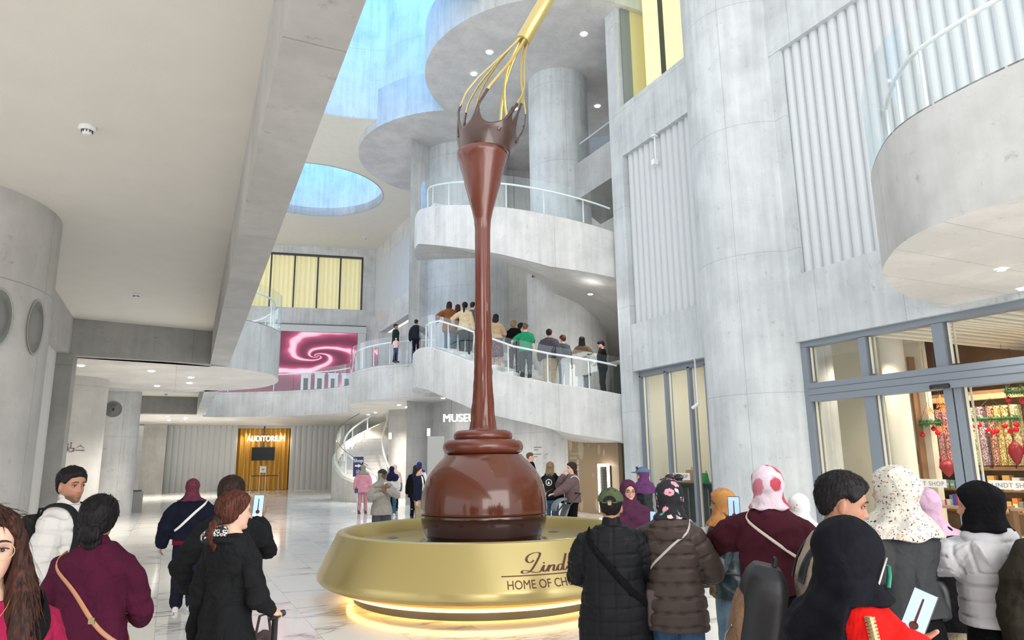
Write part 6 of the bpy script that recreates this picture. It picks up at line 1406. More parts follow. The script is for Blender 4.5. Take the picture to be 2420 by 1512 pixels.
def strands(me, inv, s, st, n=1500, L=None, lift=.16):
    """adds fine tapered locks lying along the hair surface"""
    inv_r = Matrix([list(r[:3]) for r in np.array(inv)[:3]]).inverted().normalized(); rs = np.random.RandomState(3); co = getco(me); no = getno(me); h = co @ inv[:3, :3].T+inv[:3, 3]
    cand = np.where((h[:, 2] > (-.06 if st == 'short' else -9)) & ((h[:, 1] > -.02) | (h[:, 2] > .095) | (np.abs(h[:, 0]) > .088)))[0]; pick = rs.choice(cand, min(n, len(cand)), replace=False); vs = []; fs = []
    for k in pick:
        p = Vector(co[k]); nn = Vector(no[k]).normalized(); hh = h[k]
        fl = Vector((hh[0]*(4 if hh[2] > .05 else .6), (hh[1]-.02)*(5 if hh[2] > .05 else .6), -.25 if hh[2] > .06 else -1)); fl = (fl-nn*fl.dot(nn))
        if st in ('tail', 'lowtail', 'bun') and hh[1] < .10 and hh[2] > -.07: fl = Vector((0-hh[0], .125-hh[1], (-.01 if st == 'tail' else -.06)-hh[2])); fl = inv_r @ fl; fl = fl-nn*fl.dot(nn)
        if fl.length < 1e-4: continue
        fl.normalize(); fl = (fl+Vector(rs.normal(0, .2 if st == 'short' else .07, 3))).normalized(); sd = fl.cross(nn).normalized(); ln = (L or (.016 if st == 'short' else .032))*s*rs.uniform(.6, 1.3); w_ = .0016*s*rs.uniform(.7, 1.5)
        a = p-nn*.001; b = p+fl*ln*.5+nn*ln*(lift if st == 'short' else .05); c = p+fl*ln+nn*ln*(lift*.8 if st == 'short' else .0)*rs.uniform(-.4, 1.2)
        i0 = len(vs); vs += [a-sd*w_, a+sd*w_, b-sd*w_*.8, b+sd*w_*.8, c]; fs += [(i0, i0+1, i0+3, i0+2), (i0+2, i0+3, i0+4)]
    bm = bmesh.new(); bm.from_mesh(me); V = [bm.verts.new(v) for v in vs]
    for f in fs:
        fc = bm.faces.new([V[i] for i in f]); fc.smooth = True
    bm.to_mesh(me); bm.free()
def world(F, pts): return [F['W'] @ Vector(p) for p in pts]
def crossbody(F, label, mat, side=1, za=1.43, zb=.95, w=.016, bagsize=None, bagpos=None, bagmat=None, name='crossbody_bag', cat='bag'):
    """thin strap running over one shoulder to the other hip"""
    th = 0 if side > 0 else pi; c = F['W'].translation; e = empty(name, c, F['rz'], label, cat); pts = strap_path(F, za, zb, th)
    MB().tube(pts, w, 8, closed=True, flat=.3, ref=('c', (0, 0, 0))).build('strap', mat, e, smooth=True)
    if bagsize:
        b = MB(); a_, b_, h_ = bagsize; q = Vector(bagpos)*F['s']; m = MB(); m.box((-a_, -b_, -h_), (a_, b_, h_), Matrix.Translation(q)); o = m.build('pouch', bagmat or mat, e); bevel(o, .02, 3)
    return e
# ---------------------------------------------------------------- the crowd
NAVYC = cloth('navy_cloth', (.008, .010, .022)); BLK = cloth('black_cloth', (.0055, .0055, .0065)); BLK2 = cloth('charcoal_coat', (.010, .011, .012), rough=.8); JEAN = cloth('blue_jeans', (.05, .10, .18), scale=7, var=.25); JEAN2 = cloth('light_jeans', (.13, .21, .28), scale=6, var=.3)
MAROON = cloth('maroon_jacket', (.062, .008, .026), scale=7); MAR2 = cloth('maroon_hoodie', (.052, .010, .017), scale=7); KHAKI = cloth('khaki', (.42, .35, .24)); WHITEP = plain('white_puffer', (.50, .50, .52), .6, bump=.1, bscale=20); FLEECE = cloth('grey_fleece', (.042, .045, .048), scale=6)
BRP = plain('brown_puffer', (.056, .040, .035), .5, bump=.1, bscale=25, spec=.25); LEATHER = plain('teal_leather', (.010, .024, .030), .38, bump=.2, bscale=14); BEIGE = cloth('beige_jacket', (.32, .27, .215), scale=6)
T = lambda mat, **k: dict(mat=mat, **k)
def TRO(mat, **k): return dict(kind='trousers', mat=mat, **k)
def SKI(mat, **k): return dict(kind='skirt', mat=mat, **k)

# 1 left edge: woman with glasses, very near
p, H = at(-16, 1186, 2.02, gear=.02)
F = person('woman with long brown hair and round glasses at the left edge, magenta sweatshirt', p, 0, H, 4, T(cloth('magenta_sweat', (.30, .014, .060), scale=6), t=.028, hem=.84, name='sweatshirt', fold=.009, neck=1.45), TRO(JEAN), hair=None, skin='fair', w=.98, arms=('down', 'down'), face=True, vx=.005, glasses=plain('gold_rim', (.55, .38, .22), .3, metal=.8), brow=1)
s = F['s']; HM = F['HM']; o = F['o']
def longhair(F, mat, ln=.62):
    HM = F['HM']; s = F['s']
    HL2 = ([-.09, -.075, -.055, -.03, -.005, .02, .05, .12], [.078, .070, .045, .005, -.06, -.10, -.11, -.11])
    def mk(v): h = v[:, 2]-np.interp(v[:, 1], *HL2); return -.012+.028*sst(h, -.012, .012)-.006*np.exp(-(v[:, 0]/.006)**2)*(v[:, 2] > .05)
    v, f = head_grid(72, 60, face=False, mask=mk); mb = MB().add([HM @ Vector(q) for q in v], f)
    rows = []
    for k in np.linspace(0, 1, 10): q = HM @ Vector((0, .055+.035*sst(k, .1, .5), .05-k*ln)); rows.append((q.x, q.y, q.z, (.078+.035*sin(pi*min(1, k*1.1)))*s, (.055-.02*k)*s))
    loft(mb, rows[::-1], 24)
    for sd in (1, -1):
        pts = [HM @ Vector(q) for q in ((sd*.045, -.065, .085), (sd*.074, -.045, .03), (sd*.086, -.03, -.03), (sd*.092, -.035, -.09), (sd*.098, -.06, -.17), (sd*.10, -.085, -.26), (sd*.095, -.10, -.36), (sd*.09, -.10, -.46), (sd*.085, -.095, -.54))]
        pts = spline(pts, 4); n_ = len(pts); rad = [(.020+.028*sst(np.array(i/n_), .15, .5)-.02*sst(np.array(i/n_), .85, 1))*s for i in range(n_)]; chain(mb, pts, [float(r) for r in rad], 14)
    me = vox(mb, .0045, 3); co = getco(me); no = getno(me); h_ = co @ F['inv'][:3, :3].T+F['inv'][:3, 3]
    setco(me, co+no*((.0009*np.sin(h_[:, 0]*300+np.sin(h_[:, 2]*9)*1.5)+.0007*np.sin(h_[:, 1]*260+h_[:, 2]*8))*s)[:, None]); strands(me, F['inv'], s, 'long', n=3000, L=.08); return F['child']('hair', me, mat)
longhair(F, hairmat('hair_long_brown', (.014, .007, .006), (.085, .032, .022)))
m = MB().tube([HM @ Vector((.079+.0*0, .0+.016*cos(t), -.055+.022*sin(t))) for t in np.linspace(0, 2*pi, 20)[:-1]], .0016*s, 6, closed=True, ref=(1, 0, 0)); m.build('earring', plain('steel', (.4, .4, .4), .3, metal=.8), o, smooth=True)
m = MB().tube(spline([(-.07*s, -.06*s, 1.46*s), (-.05*s, -.115*s, 1.42*s), (0, -.142*s, 1.37*s), (.05*s, -.115*s, 1.42*s), (.07*s, -.06*s, 1.46*s)], 5), .0012, 6); m.build('necklace', plain('gold_chain', (.7, .45, .2), .3, metal=.9), o, smooth=True)
me = textmesh('ASH', size=.19, extrude=.001, bold=.004); cc = getco(me); cx = cc[:, 0].copy()
r_ = trow(1.2); A_ = (r_[0]+.036)*s; B_ = (r_[1]+.040)*s
for v in me.vertices:
    x = v.co.x; th = -pi/2+x/ (A_*.93); v.co = (A_*cos(th), B_*sin(th)*1.10-.004, 1.125*s+v.co.y+v.co.z)
mesh_obj(me, 'chest_lettering', plain('print_white', (.75, .7, .68), .6), o)
crossbody(F, 'wide black bag strap across the magenta sweatshirt at the left edge', cloth('strap_black', (.006, .006, .007)), side=1, za=1.42, zb=.95, w=.035)

# 2 maroon jacket woman
p, H = at(240, 1171, 3.6)
F = person('woman with black hair seen from behind in plum jacket and jeans', p, 0, H, 158, T(MAROON, t=.022, hem=.93, flare=1.10, fold=.008, sleeve=1.05, collar=.02), TRO(JEAN), hair=('bun', H_BLK, .022), skin='tan', w=1.0, arms=(dict(w=(.16, -.28, 1.0), pole=(.7, .8, -.4), d=(-.6, -.8, .1), n=(0, .2, -1)),)*2, vx=.0065)
e = crossbody(F, 'tan leather bag strap with brass buckle crossing the plum jacket', plain('tan_leather', (.42, .20, .10), .45), side=1, za=1.42, zb=.93, w=.011)
q = strap_path(F, 1.42, .93, 0, part=(pi*.62, pi*.66), n=2, extra=.02)[0]; MB().box((-.014, -.006, -.014), (.014, .006, .014), Matrix.Translation(q)).build('buckle', plain('brass', (.35, .28, .15), .35, metal=.9), e)

# 3 man in white puffer looking at camera
p, H = at(176, 1104, 4.9, gear=.012)
F = person('dark-haired man in white puffer jacket with black backpack, looking towards the camera', p, 0, H, 62, T(plain('cream_puffer', (.60, .585, .57), .55, bump=.15, bscale=18), t=.045, hem=.86, quilt=(.10, .012), collar=.05, hood=.9, fold=.005, boxy=1), TRO(NAVYC), hair=('short', H_BLK, .013), skin=(.40, .20, .125), w=1.08, arms=('down', 'down'), hyaw=-30, face=True, vx=.006, beard=.6)
F3 = F
def hug(F, pts):
    if 'bvh' not in F: strap_path(F, 1.4, 1.0, 0, n=6)
    out = []
    for p in pts:
        c = Vector((p.x*.75, 0, min(p.z, 1.30*F['s']))); d = (c-p).normalized(); h = F['bvh'].ray_cast(p-d*.12, d); out.append(h[0]-d*.008 if h[0] is not None and (h[0]-p).length < .13 else p)
    for _ in range(3): out = [out[0]]+[(out[i-1]+out[i]*2+out[i+1])/4 for i in range(1, len(out)-1)]+[out[-1]]
    return out
def backpack(F, label, mat, mat2=None, size=(.15, .07, .22), z=1.18, y=.19, straps=True, handle=True, panel=None, xo=0):
    s = F['s']; LN_ = F['LN']; e = empty('backpack', F['W'].translation, F['rz'], label, 'backpack'); e.matrix_world = F['W'] @ LN_; a, b, h = size; m = MB(); rows = []
    for k in np.linspace(-1, 1, 12): tz = abs(k)**5; rows.append((xo, (y+b*.3)*s, (z+h*k)*s, a*s*(1-.35*tz-.06*max(k, 0)), b*s*(1-.45*tz)))
    loft(m, rows, 28, 3.6); me = vox(m, .009, 3); o = bpy.data.objects.new('bag_body', me); COL.objects.link(o); me.materials.append(mat); o.parent = e
    m = MB(); rows = [(xo, (y+b*1.0)*s, (z-h*.88+h*(1.35 if mat2 else 1.0)*k)*s, a*.84*s*(1-.2*abs(2*k-1)**4), b*.5*s*(1-.3*abs(2*k-1)**4)) for k in np.linspace(0, 1, 9)]; loft(m, rows, 24, 3.4); me = vox(m, .009, 2); o = bpy.data.objects.new('front_pocket', me); COL.objects.link(o); me.materials.append(mat2 or mat); o.parent = e
    ZP = plain('zip_steel', (.35, .35, .36), .35, metal=.8)
    MB().tube([(xo+a*.93*s*cos(t), (y+b*.45)*s, (z+h*.35+h*.62*sin(t))*s) for t in np.linspace(-.5, pi+.5, 20)], .004*s, 6, ref=(0, 1, 0)).build('zip', ZP, e, smooth=True); MB().tube([(xo-a*.6*s, (y+b*1.52)*s, (z-h*.1)*s), (xo+a*.45*s, (y+b*1.52)*s, (z-h*.42)*s)], .0045*s, 6).build('zip', ZP, e, smooth=True); MB().box((xo+a*.35*s, (y+b*1.5)*s, (z-h*.62)*s), (xo+a*.45*s, (y+b*1.56)*s, (z-h*.40)*s)).build('zip_pull', ZP, e)
    if handle: MB().tube([(xo-.03*s, y*s, (z+h)*s), (xo-.02*s, y*s, (z+h+.035)*s), (xo+.02*s, y*s, (z+h+.035)*s), (xo+.03*s, y*s, (z+h)*s)], .008*s, 8).build('grab_handle', mat, e, smooth=True)
    if straps:
        for sd in (1, -1):
            pts = [(sd*.075, y-.05, z+h*.8), (sd*.10, .085, 1.435), (sd*.115, .01, 1.455), (sd*.125, -.085, 1.40), (sd*.135, -.135, 1.30), (sd*.145, -.14, 1.18), (sd*.175, -.06, 1.05), (sd*.15, .10, 1.0)]
            ex = F['tt']*.9+.006; pts = [Vector((x*F['w'], yy+math.copysign(ex, yy) if abs(yy) > .05 else yy, zz+(ex if zz > 1.38 else 0)))*s for x, yy, zz in pts]
            MB().tube([LN_.inverted() @ q_ for q_ in hug(F, [LN_ @ q_ for q_ in spline(pts, 5)])], .028*s, 10, flat=.3, ref=('c', (0, 0, 1.2*s))).build('shoulder_strap', mat, e, smooth=True)
    return e
backpack(F, 'black backpack on the man in the white puffer', cloth('pack_black', (.015, .017, .018)), size=(.15, .08, .22))

# 4 far walker, maroon headscarf
p, H = at(457, 1130, 8.7)
F = person('woman in maroon headscarf and navy top walking away, white striped bag strap', p, 0, H, 176, T(NAVYC, t=.045, hem=.93, sleeve=1.35, boxy=1, fold=.008, name='top'), TRO(cloth('navy_trousers', (.012, .014, .026)), w=1.35), head=('hijab', printed('maroon_lace', (.10, .012, .03), [((.16, .03, .06), 1, .25, 30)]), 1.42), skin='tan', w=1.02, arms=(dict(w=(.33, -.06, .86), pole=(.5, .8, 0), d=(.1, -.3, -1), n=(-1, 0, 0)),)*2, vx=.009, feet=(-.10, .16), shoe=SHOEW)
loft(mm := MB(), [(0, .01, z*F['s'], .2*F['s'], .14*F['s']) for z in (.86, .95)], 24); o_ = mm.build('shirt_hem', cloth('maroon_tee', (.16, .01, .03)), F['o'], smooth=True)
crossbody(F, 'white and black striped strap across the navy top of the far walker', plain('strap_white', (.75, .75, .72), .6), side=-1, za=1.42, zb=1.0, w=.016)

# 5 man holding up a phone, beyond the ponytail woman
p, H = at(549, 1127, 4.9)
F = person('dark-haired man in black jacket seen from behind, raising phone beyond ponytail woman', p, 0, H, 172, T(BLK2, t=.03, hem=.84, sleeve=1.15, collar=.03, fold=.008), TRO(BLK), hair=('short', H_DBR, .018), skin='mid', w=.98, arms=('pocket', dict(w=(.17, -.28, 1.40), pole=(.35, .3, -1), d=(.05, -.1, 1), n=(-.15, 1, .1), curl=.14)), vx=.0065, hyaw=-8)
w_ = F['wri'][-1]; q = P(612, 1152, D=4.62)
e = phone(F, -1, 'lit smartphone framing the fountain, raised by the man in black', off=.085)
# 6 ponytail woman in black coat
p, H = at(556, 1157, 4.05)
F = person('woman with auburn ponytail in long black hooded coat, profile turned right', p, 0, H, 142, T(BLK2, t=.022, hem=.45, flare=1.25, sleeve=1.0, fold=.007, name='coat', hood=.75), TRO(BLK), hair=('lowtail', hairmat('hair_auburn', (.035, .012, .008), (.16, .05, .028)), .016, .17), skin='fair', w=.86, arms=('down', dict(w=(.20, -.18, .97), pole=(.5, .9, -.2), d=(-.05, -1, -.1), n=(-.6, 0, -.8), curl=.9)), vx=.0065, hyaw=-25)
s = F['s']; PR = printed('hood_lining', (.012, .012, .012), [((.75, .75, .72), 2, .42, 42), ((.012, .012, .012), 2, .26, 42)])
m = MB(); ellipsoid(m, F['LN'] @ Vector((.05*s, .105*s, 1.455*s)), (.105*s, .038*s, .05*s), Matrix.Rotation(.3, 3, 'Y'), 18); F['child']('hood_lining', vox(m, .006, 2), PR)
q = F['W'] @ (F['wri'][-1]+Vector((0, -.07*s, -.02*s)))
e = empty('walking_crutch', (q.x, q.y, 0), F['rz'], 'black crutch with red shaft held by the ponytail woman', 'crutch')
MB().tube([(0, .02, 0), (0, .02, .40), (0, .02, .55)], .013, 10).build('shaft', plain('red_tube', (.6, .04, .02), .35), e, smooth=True); MB().tube([(0, .02, .52), (0, .02, q.z-.02)], .018, 10).build('upper_tube', plain('tube_black', (.02, .02, .02), .4), e, smooth=True); MB().tube([(0, .06, q.z-.01), (0, -.06, q.z-.01)], .018, 10).build('grip', MATS['tube_black'], e, smooth=True); MB().tube([(0, .02, 0), (0, .02, .04)], .02, 10).build('rubber_tip', MATS['tube_black'], e)
e = empty('handbag', (q.x-.06, q.y+.10, q.z-.32), F['rz'], 'small dark brown handbag hanging beside the ponytail woman', 'bag'); m = MB(); ellipsoid(m, (0, 0, .1), (.04, .10, .12)); m.build('body', plain('bag_wine', (.06, .03, .035), .4), e, smooth=True); MB().tube([(0, .08, .16), (0, .04, .30), (0, -.04, .30), (0, -.08, .16)], .008, 8).build('handle', MATS['bag_wine'], e, smooth=True)

# mid-distance people beyond the basin
p, H = at(904, 1107, 13.5, gear=.03)
F = person('woman in grey headscarf and dark cap, light grey utility jacket, photographing with both hands', p, 0, H, 12, T(cloth('stone_jacket', (.36, .34, .30)), t=.032, hem=.80, sleeve=1.12, flare=1.15, fold=.006), TRO(cloth('grey_denim', (.07, .08, .11)), w=1.5), head=('hijab', cloth('grey_scarf', (.33, .31, .28)), 1.36), skin='dark', w=1.0, arms=(dict(w=(.06, -.26, 1.30), pole=(.9, .1, -.6), d=(-.3, -.3, 1), n=(0, 1, 0)), dict(w=(.05, -.26, 1.22), pole=(.9, .1, -.6), d=(-.3, -.3, 1), n=(0, 1, 0))), vx=.010, hyaw=15, glasses=True)
v, f = head_grid(40, 30, face=False, mask=lambda v: -.014+.042*sst(v[:, 2], .036, .05)); mb = MB().add([F['HM'] @ Vector(q) for q in v], f); ellipsoid(mb, F['HM'] @ Vector((0, -.115, .055)), (.07, .06, .008)); F['child']('cap', vox(mb, .008, 2), cloth('cap_olive', (.04, .045, .035)))
phone(F, 1, 'white smartphone held up by woman in light grey jacket', on=False, case=plain('phone_white', (.7, .7, .68), .4))
p, H = at(859, 1098, 24.4)
person('woman in pink tunic and trousers with grey-green headscarf walking towards the stair', p, 0, H, 170, T(cloth('pink_tunic', (.66, .30, .36)), t=.04, hem=.74, flare=1.2, sleeve=1.3, name='tunic'), TRO(cloth('pink_trousers', (.56, .27, .31))), head=('hijab', cloth('sage_scarf', (.30, .28, .22)), 1.38), skin='tan', w=1.02, vx=.014, feet=(.08, -.10), shoe=SHOEN)
F0 = F; q = P(842, 1158, D=24.0); e = empty('clutch_bag', q, 0, 'small black pouch in the hand of the woman in pink', 'bag'); MB().box((-.05, -.03, -.09), (.05, .03, .06)).build('body', plain('bag_navy', (.03, .04, .10), .4), e); MB().tube([(0, 0, .05), (0, 0, .12)], .01, 6).build('handle', MATS['bag_navy'], e)
p, H = at(926, 1101, 23.0)
F = person('woman in navy headscarf, white top and blue jeans walking towards the stair', p, 0, H, 172, T(cloth('white_top', (.75, .74, .70)), t=.04, hem=.84, sleeve=1.2, name='top'), TRO(cloth('teal_jeans', (.04, .12, .20))), head=('hijab', cloth('navy_scarf', (.012, .016, .045)), 1.20), skin='mid', w=1.08, arms=('bent', 'down'), vx=.014, feet=(.05, -.08), shoe=SHOEW)
backpack(F, 'grey tote bag at the side of the woman in navy headscarf', cloth('tote_grey', (.10, .12, .15)), size=(.09, .04, .16), z=1.0, y=.0, straps=False, xo=-.26)
p, H = at(933, 1097, 25.5)
person('person in pale pink headscarf just beyond the woman in navy headscarf', p, 0, H, 175, T(cloth('pale_coat', (.6, .5, .48)), t=.03), TRO(BLK), head=('hijab', cloth('blush_scarf', (.75, .52, .48)), 1.3), skin='mid', vx=.016)
p, H = at(989, 1101, 17.5)
F = person('woman in navy blazer and khaki trousers standing in profile left of the chocolate ball', p, 0, H, 78, T(cloth('navy_blazer', (.012, .016, .035)), t=.02, hem=.84, name='blazer'), TRO(cloth('khaki_trousers', (.36, .29, .19))), hair=('tail', H_DBR, .014, .26), skin='fair', w=.95, arms=('down', 'down'), vx=.010, face=True)
sh_ = MB(); ellipsoid(sh_, (0, -.085*F['s'], 1.25*F['s']), (.045, .06, .20)); sh_.build('shirt', plain('shirt_white', (.8, .8, .8), .7), F['o'], smooth=True)
p, H = at(983, 1099, 21.5)
person('person with long black hair behind the woman in navy blazer', p, 0, H, 170, T(BLK, t=.04, hem=.7, flare=1.1, name='coat'), TRO(BLK), hair=('long', H_BLK, .02, .5), skin='mid', vx=.014, w=1.1)
p, H = at(991, 1091, 24.5)
person('person in royal blue headscarf beyond the woman in navy blazer', p, 0, H, 175, T(plain('white_shirt2', (.7, .7, .7), .8), t=.03), TRO(BLK), head=('hijab', cloth('royal_scarf', (.02, .03, .22)), 1.36), skin='mid', vx=.016)
# right of the ball
p, H = at(1253, 1069, 21.0, gear=.0); H = 1.92
person('tall balding man half hidden behind the right side of the chocolate ball', p, 0, H, 100, T(BLK, t=.03), TRO(BLK), hair=('short', H_GRY, .006), skin='fair', vx=.014)
p, H = at(1300, 1091, 15.5)
F = person('woman with long fair hair and black backpack pushing a stroller, seen from behind', p, 0, H, 172, T(BLK, t=.03, hem=.88), TRO(JEAN), hair=('long', H_BLD, .018, .32), skin='fair', vx=.011, w=.95)
e = backpack(F, 'black backpack with two white round symbols on the fair-haired woman', cloth('pack_black', (.015, .017, .018)), size=(.15, .07, .24), z=1.16)
for z in (1.27, 1.06):
    m = MB().tube([(.062*cos(t), .275, z*F['s']+.062*sin(t)) for t in np.linspace(0, 2*pi, 20)[:-1]], .008, 6, closed=True, ref=(0, 1, 0)); m.add([(-.025, .276, z*F['s']-.03), (.03, .276, z*F['s']-.03), (.0, .276, z*F['s']+.035)], [(0, 1, 2)]); m.build('round_symbol', WHITE, e)
p, H = at(1350, 1092, 15.0)
F = person('woman with dark wavy hair in brown sweater, hand at mouth, pushing stroller', p, 0, H, -72, T(cloth('taupe_sweater', (.15, .10, .10)), t=.04, hem=.86, sleeve=1.3, name='sweater', boxy=1), TRO(BLK), hair=('long', H_DBR, .024, .30), skin='fair', w=1.05, arms=(dict(w=(.10, -.42, 1.05), pole=(.6, .6, -.6), d=(0, -1, 0), n=(0, 0, -1)), dict(w=(.04, -.18, 1.42), pole=(.8, .2, -.8), d=(-.2, .2, 1), n=(0, 1, 0))), vx=.010, feet=(.03, -.06), face=True)
crossbody(F, 'black shoulder bag with white strap on woman in brown sweater', plain('strap_white', (.75, .75, .72), .6), side=1, za=1.42, zb=1.0, w=.012, bagsize=(.06, .12, .09), bagpos=(-.22, .05, .98), bagmat=BLK)
def stroller(loc, rz, label, dark, blue):
    e = empty('stroller', loc, rz, label, 'stroller'); ST = plain('stroller_black', (.03, .03, .03), .4); GR = plain('stroller_grey', dark, .6)
    m = MB()
    for y in (-.22, .22): m.tube([(.48, y, 1.02), (.30, y, .85), (-.05, y, .45), (-.38, y, .10)], .014, 8); m.tube([(.38, y, .10), (.05, y, .50), (.0, y, .62)], .014, 8)
    m.tube([(.48, -.22, 1.02), (.48, .22, 1.02)], .018, 8); m.tube([(.38, -.25, .1), (.38, .25, .1)], .01, 8); m.build('frame', ST, e, smooth=True)
    s_ = MB(); s_.add([(-.3, -.18, .42), (.08, -.18, .40), (.25, -.18, .82), (-.3, .18, .42), (.08, .18, .40), (.25, .18, .82), (.28, -.18, .80), (.28, .18, .80), (.1, -.18, .34), (.1, .18, .34), (-.3, -.18, .37), (-.3, .18, .37)], [(0, 3, 4, 1), (1, 4, 5, 2), (2, 5, 7, 6), (6, 7, 9, 8), (8, 9, 11, 10), (10, 11, 3, 0), (0, 1, 2, 6, 8, 10), (3, 11, 9, 7, 5, 4)]); s_.build('seat', GR, e)
    h = MB(); vs = []; fs = []
    for i, t in enumerate(np.linspace(0, 1.7, 8)):
        for j, y in enumerate((-.2, -.1, 0, .1, .2)): r = .30*(1-.12*(abs(y)/.2)**2); vs.append((.16-r*sin(t)*.9+.05, y, .72+r*cos(t)*.75))
    for i in range(7):
        for j in range(4): q = i*5+j; fs.append((q, q+1, q+6, q+5))
    solid(h.add(vs, fs).build('canopy', GR, e, smooth=True), .01)
    for x, r in ((-.38, .09), (.38, .12)):
        for y in (-.25, .25): MB().tube([(x+(r-.02)*cos(t), y, r+(r-.02)*sin(t)) for t in np.linspace(0, 2*pi, 18)[:-1]], .02, 8, closed=True, ref=(0, 1, 0)).build('wheel', ST, e, smooth=True)
    MB().box((-.05, -.16, .18), (.32, .16, .34)).build('basket', blue, e); return e
q = P(1312, 1225, D=14.6); stroller((q.x, q.y, 0), F['rz']+pi/2+.0, 'grey stroller with blue basket pushed towards the chocolate ball', (.16, .19, .20), plain('basket_blue', (.03, .10, .28), .6))

# purple hijab, smiling
p, H = at(1484, 1131, 6.7, gear=.02)
F = person('smiling woman in plum headscarf and dark-rimmed glasses facing the camera', p, 0, H, 8, T(cloth('orange_red_top', (.5, .07, .04)), t=.04, hem=.7, name='top'), TRO(BLK), head=('hijab', cloth('plum_scarf', (.075, .022, .052), scale=7), 1.12, .017), skin=(.60, .34, .24), w=1.0, arms=('down', 'down'), vx=.007, face=True, glasses=True, smile=True, hyaw=6)
# denim cap woman
p, H = at(1517, 1101, 10.8, gear=.035)
F = person('woman in denim cap over violet scarf, dark jacket, looking left by the window', p, 0, H, -78, T(cloth('dark_puffer', (.03, .035, .04)), t=.04, hem=.8, quilt=(.12, .008)), TRO(BLK), head=('hijab', cloth('violet_scarf', (.12, .04, .13)), 1.30), skin='fair', w=1.0, vx=.009, face=True)
v, f = head_grid(40, 30, face=False, mask=lambda v: -.014+.044*sst(v[:, 2], .03, .045)); mb = MB().add([F['HM'] @ Vector(q) for q in v], f); ellipsoid(mb, F['HM'] @ Vector((0, -.12, .05)), (.075, .065, .009)); F['child']('cap', vox(mb, .007, 2), cloth('cap_denim', (.10, .16, .24)))
m = MB()
for sd in (1, -1): ellipsoid(m, F['HM'] @ Vector((sd*.035, -.085, .125)), (.028, .012, .022))
m.build('sunglasses', plain('glasses_black', (.015, .012, .012), .3), F['o'], smooth=True)

# 17 olive cap man
p, H = at(1442, 1147, 4.55, gear=.03)
F = person('man in olive cap seen from behind, black quilted jacket with black strap', p, 0, H, 176, T(plain('black_quilt', (.006, .007, .009), .6, bump=.2, bscale=30, spec=.2), t=.036, hem=.56, flare=1.10, quilt=(.085, .006, .11), sleeve=1.2, collar=.045, boxy=1), TRO(NAVYC), hair=('short', H_BLK, .010), head=('cap', cloth('olive_cap', (.075, .10, .05)), 'strap'), skin=(.42, .22, .14), w=1.14, arms=('bent', 'bent'), vx=.006)
crossbody(F, 'broad black strap across the black quilted jacket with dark wine pouch', cloth('strap_black', (.006, .006, .007)), side=1 if True else -1, za=1.43, zb=.93, w=.022, bagsize=(.05, .06, .11), bagpos=(-.27, .02, .92), bagmat=plain('bag_wine', (.06, .03, .035), .4))
# 18 brown puffer
p, H = at(1580, 1133, 4.5)
FLOR = printed('floral_scarf', (.008, .008, .012), [((.10, .28, .26), 9, .17, 18), ((.72, .60, .52), 5, .22, 15), ((.70, .30, .38), 2, .30, 12), ((.35, .06, .12), 2, .12, 12)], dis=.06, nsc=24)
F = person('woman in black floral headscarf and brown puffer jacket seen from behind, grey bag strap', p, 0, H, 170, T(BRP, t=.042, hem=.76, flare=1.10, quilt=(.088, .015), sleeve=1.08, hood=1.05, fold=.004), TRO(JEAN, w=1.2), head=('hijab', FLOR, 1.462, .024), skin='mid', w=.94, arms=(dict(w=(.20, -.46, 1.30), pole=(.9, .3, -.7), d=(0, -.1, 1), n=(0, 1, 0), curl=.14), 'bent'), vx=.006)
crossbody(F, 'thin grey strap crossing the brown puffer jacket', plain('strap_grey', (.45, .43, .40), .5), side=-1, za=1.45, zb=1.10, w=.008)
m = MB()
for sd in (1, -1): ellipsoid(m, F['HM'] @ Vector((sd*.03-.03, -.05, .145)), (.034*F['s'], .012*F['s'], .024*F['s']))
m.tube([F['HM'] @ Vector((-.09, .0, .125)), F['HM'] @ Vector((0, -.05, .15)), F['HM'] @ Vector((.06, 0, .13))], .004, 6); m.build('sunglasses', plain('glasses_black', (.015, .012, .012), .3), F['o'], smooth=True)
e = phone(F, 1, 'lit smartphone filming the fountain, held up by the woman in brown puffer', off=.08)

# 19 mustard hijab
p, H = at(1704, 1151, 5.4, gear=.02)
F = person('woman in mustard headscarf with yellow undercap, teal leather jacket and light jeans, profile left', p, 0, H, -84, T(LEATHER, t=.035, hem=.82, sleeve=1.15, collar=.02, fold=.009), TRO(JEAN2, w=1.15), head=('hijab', cloth('mustard_scarf', (.42, .20, .07), scale=7), 1.40, .020, plain('undercap_yellow', (.85, .62, .06), .8)), skin=(.42, .22, .14), w=1.08, arms=('bent', 'bent'), vx=.007, face=True, glasses=True, hyaw=-4)
F19 = F
e = backpack(F, 'black nylon backpack with purple-orange charm on the woman in mustard headscarf', plain('nylon_black', (.02, .02, .022), .45, bump=.1, bscale=30), size=(.17, .085, .19), z=.94, y=.21)
m = MB(); ellipsoid(m, (-.10, .30, 1.0*F['s']), (.03, .008, .035)); m.build('charm', plain('charm_purple', (.35, .08, .28), .4), e, smooth=True); MB().tube([(-.10, .30, 1.03*F['s']), (-.10, .29, 1.09*F['s'])], .004, 6).build('charm_ring', plain('zip_steel', (.35, .35, .36), .35, metal=.8), e)
m = MB(); ellipsoid(m, (-.10, .30, .925*F['s']), (.018, .006, .02)); m.build('coin_charm', MATS['zip_steel'], e, smooth=True)
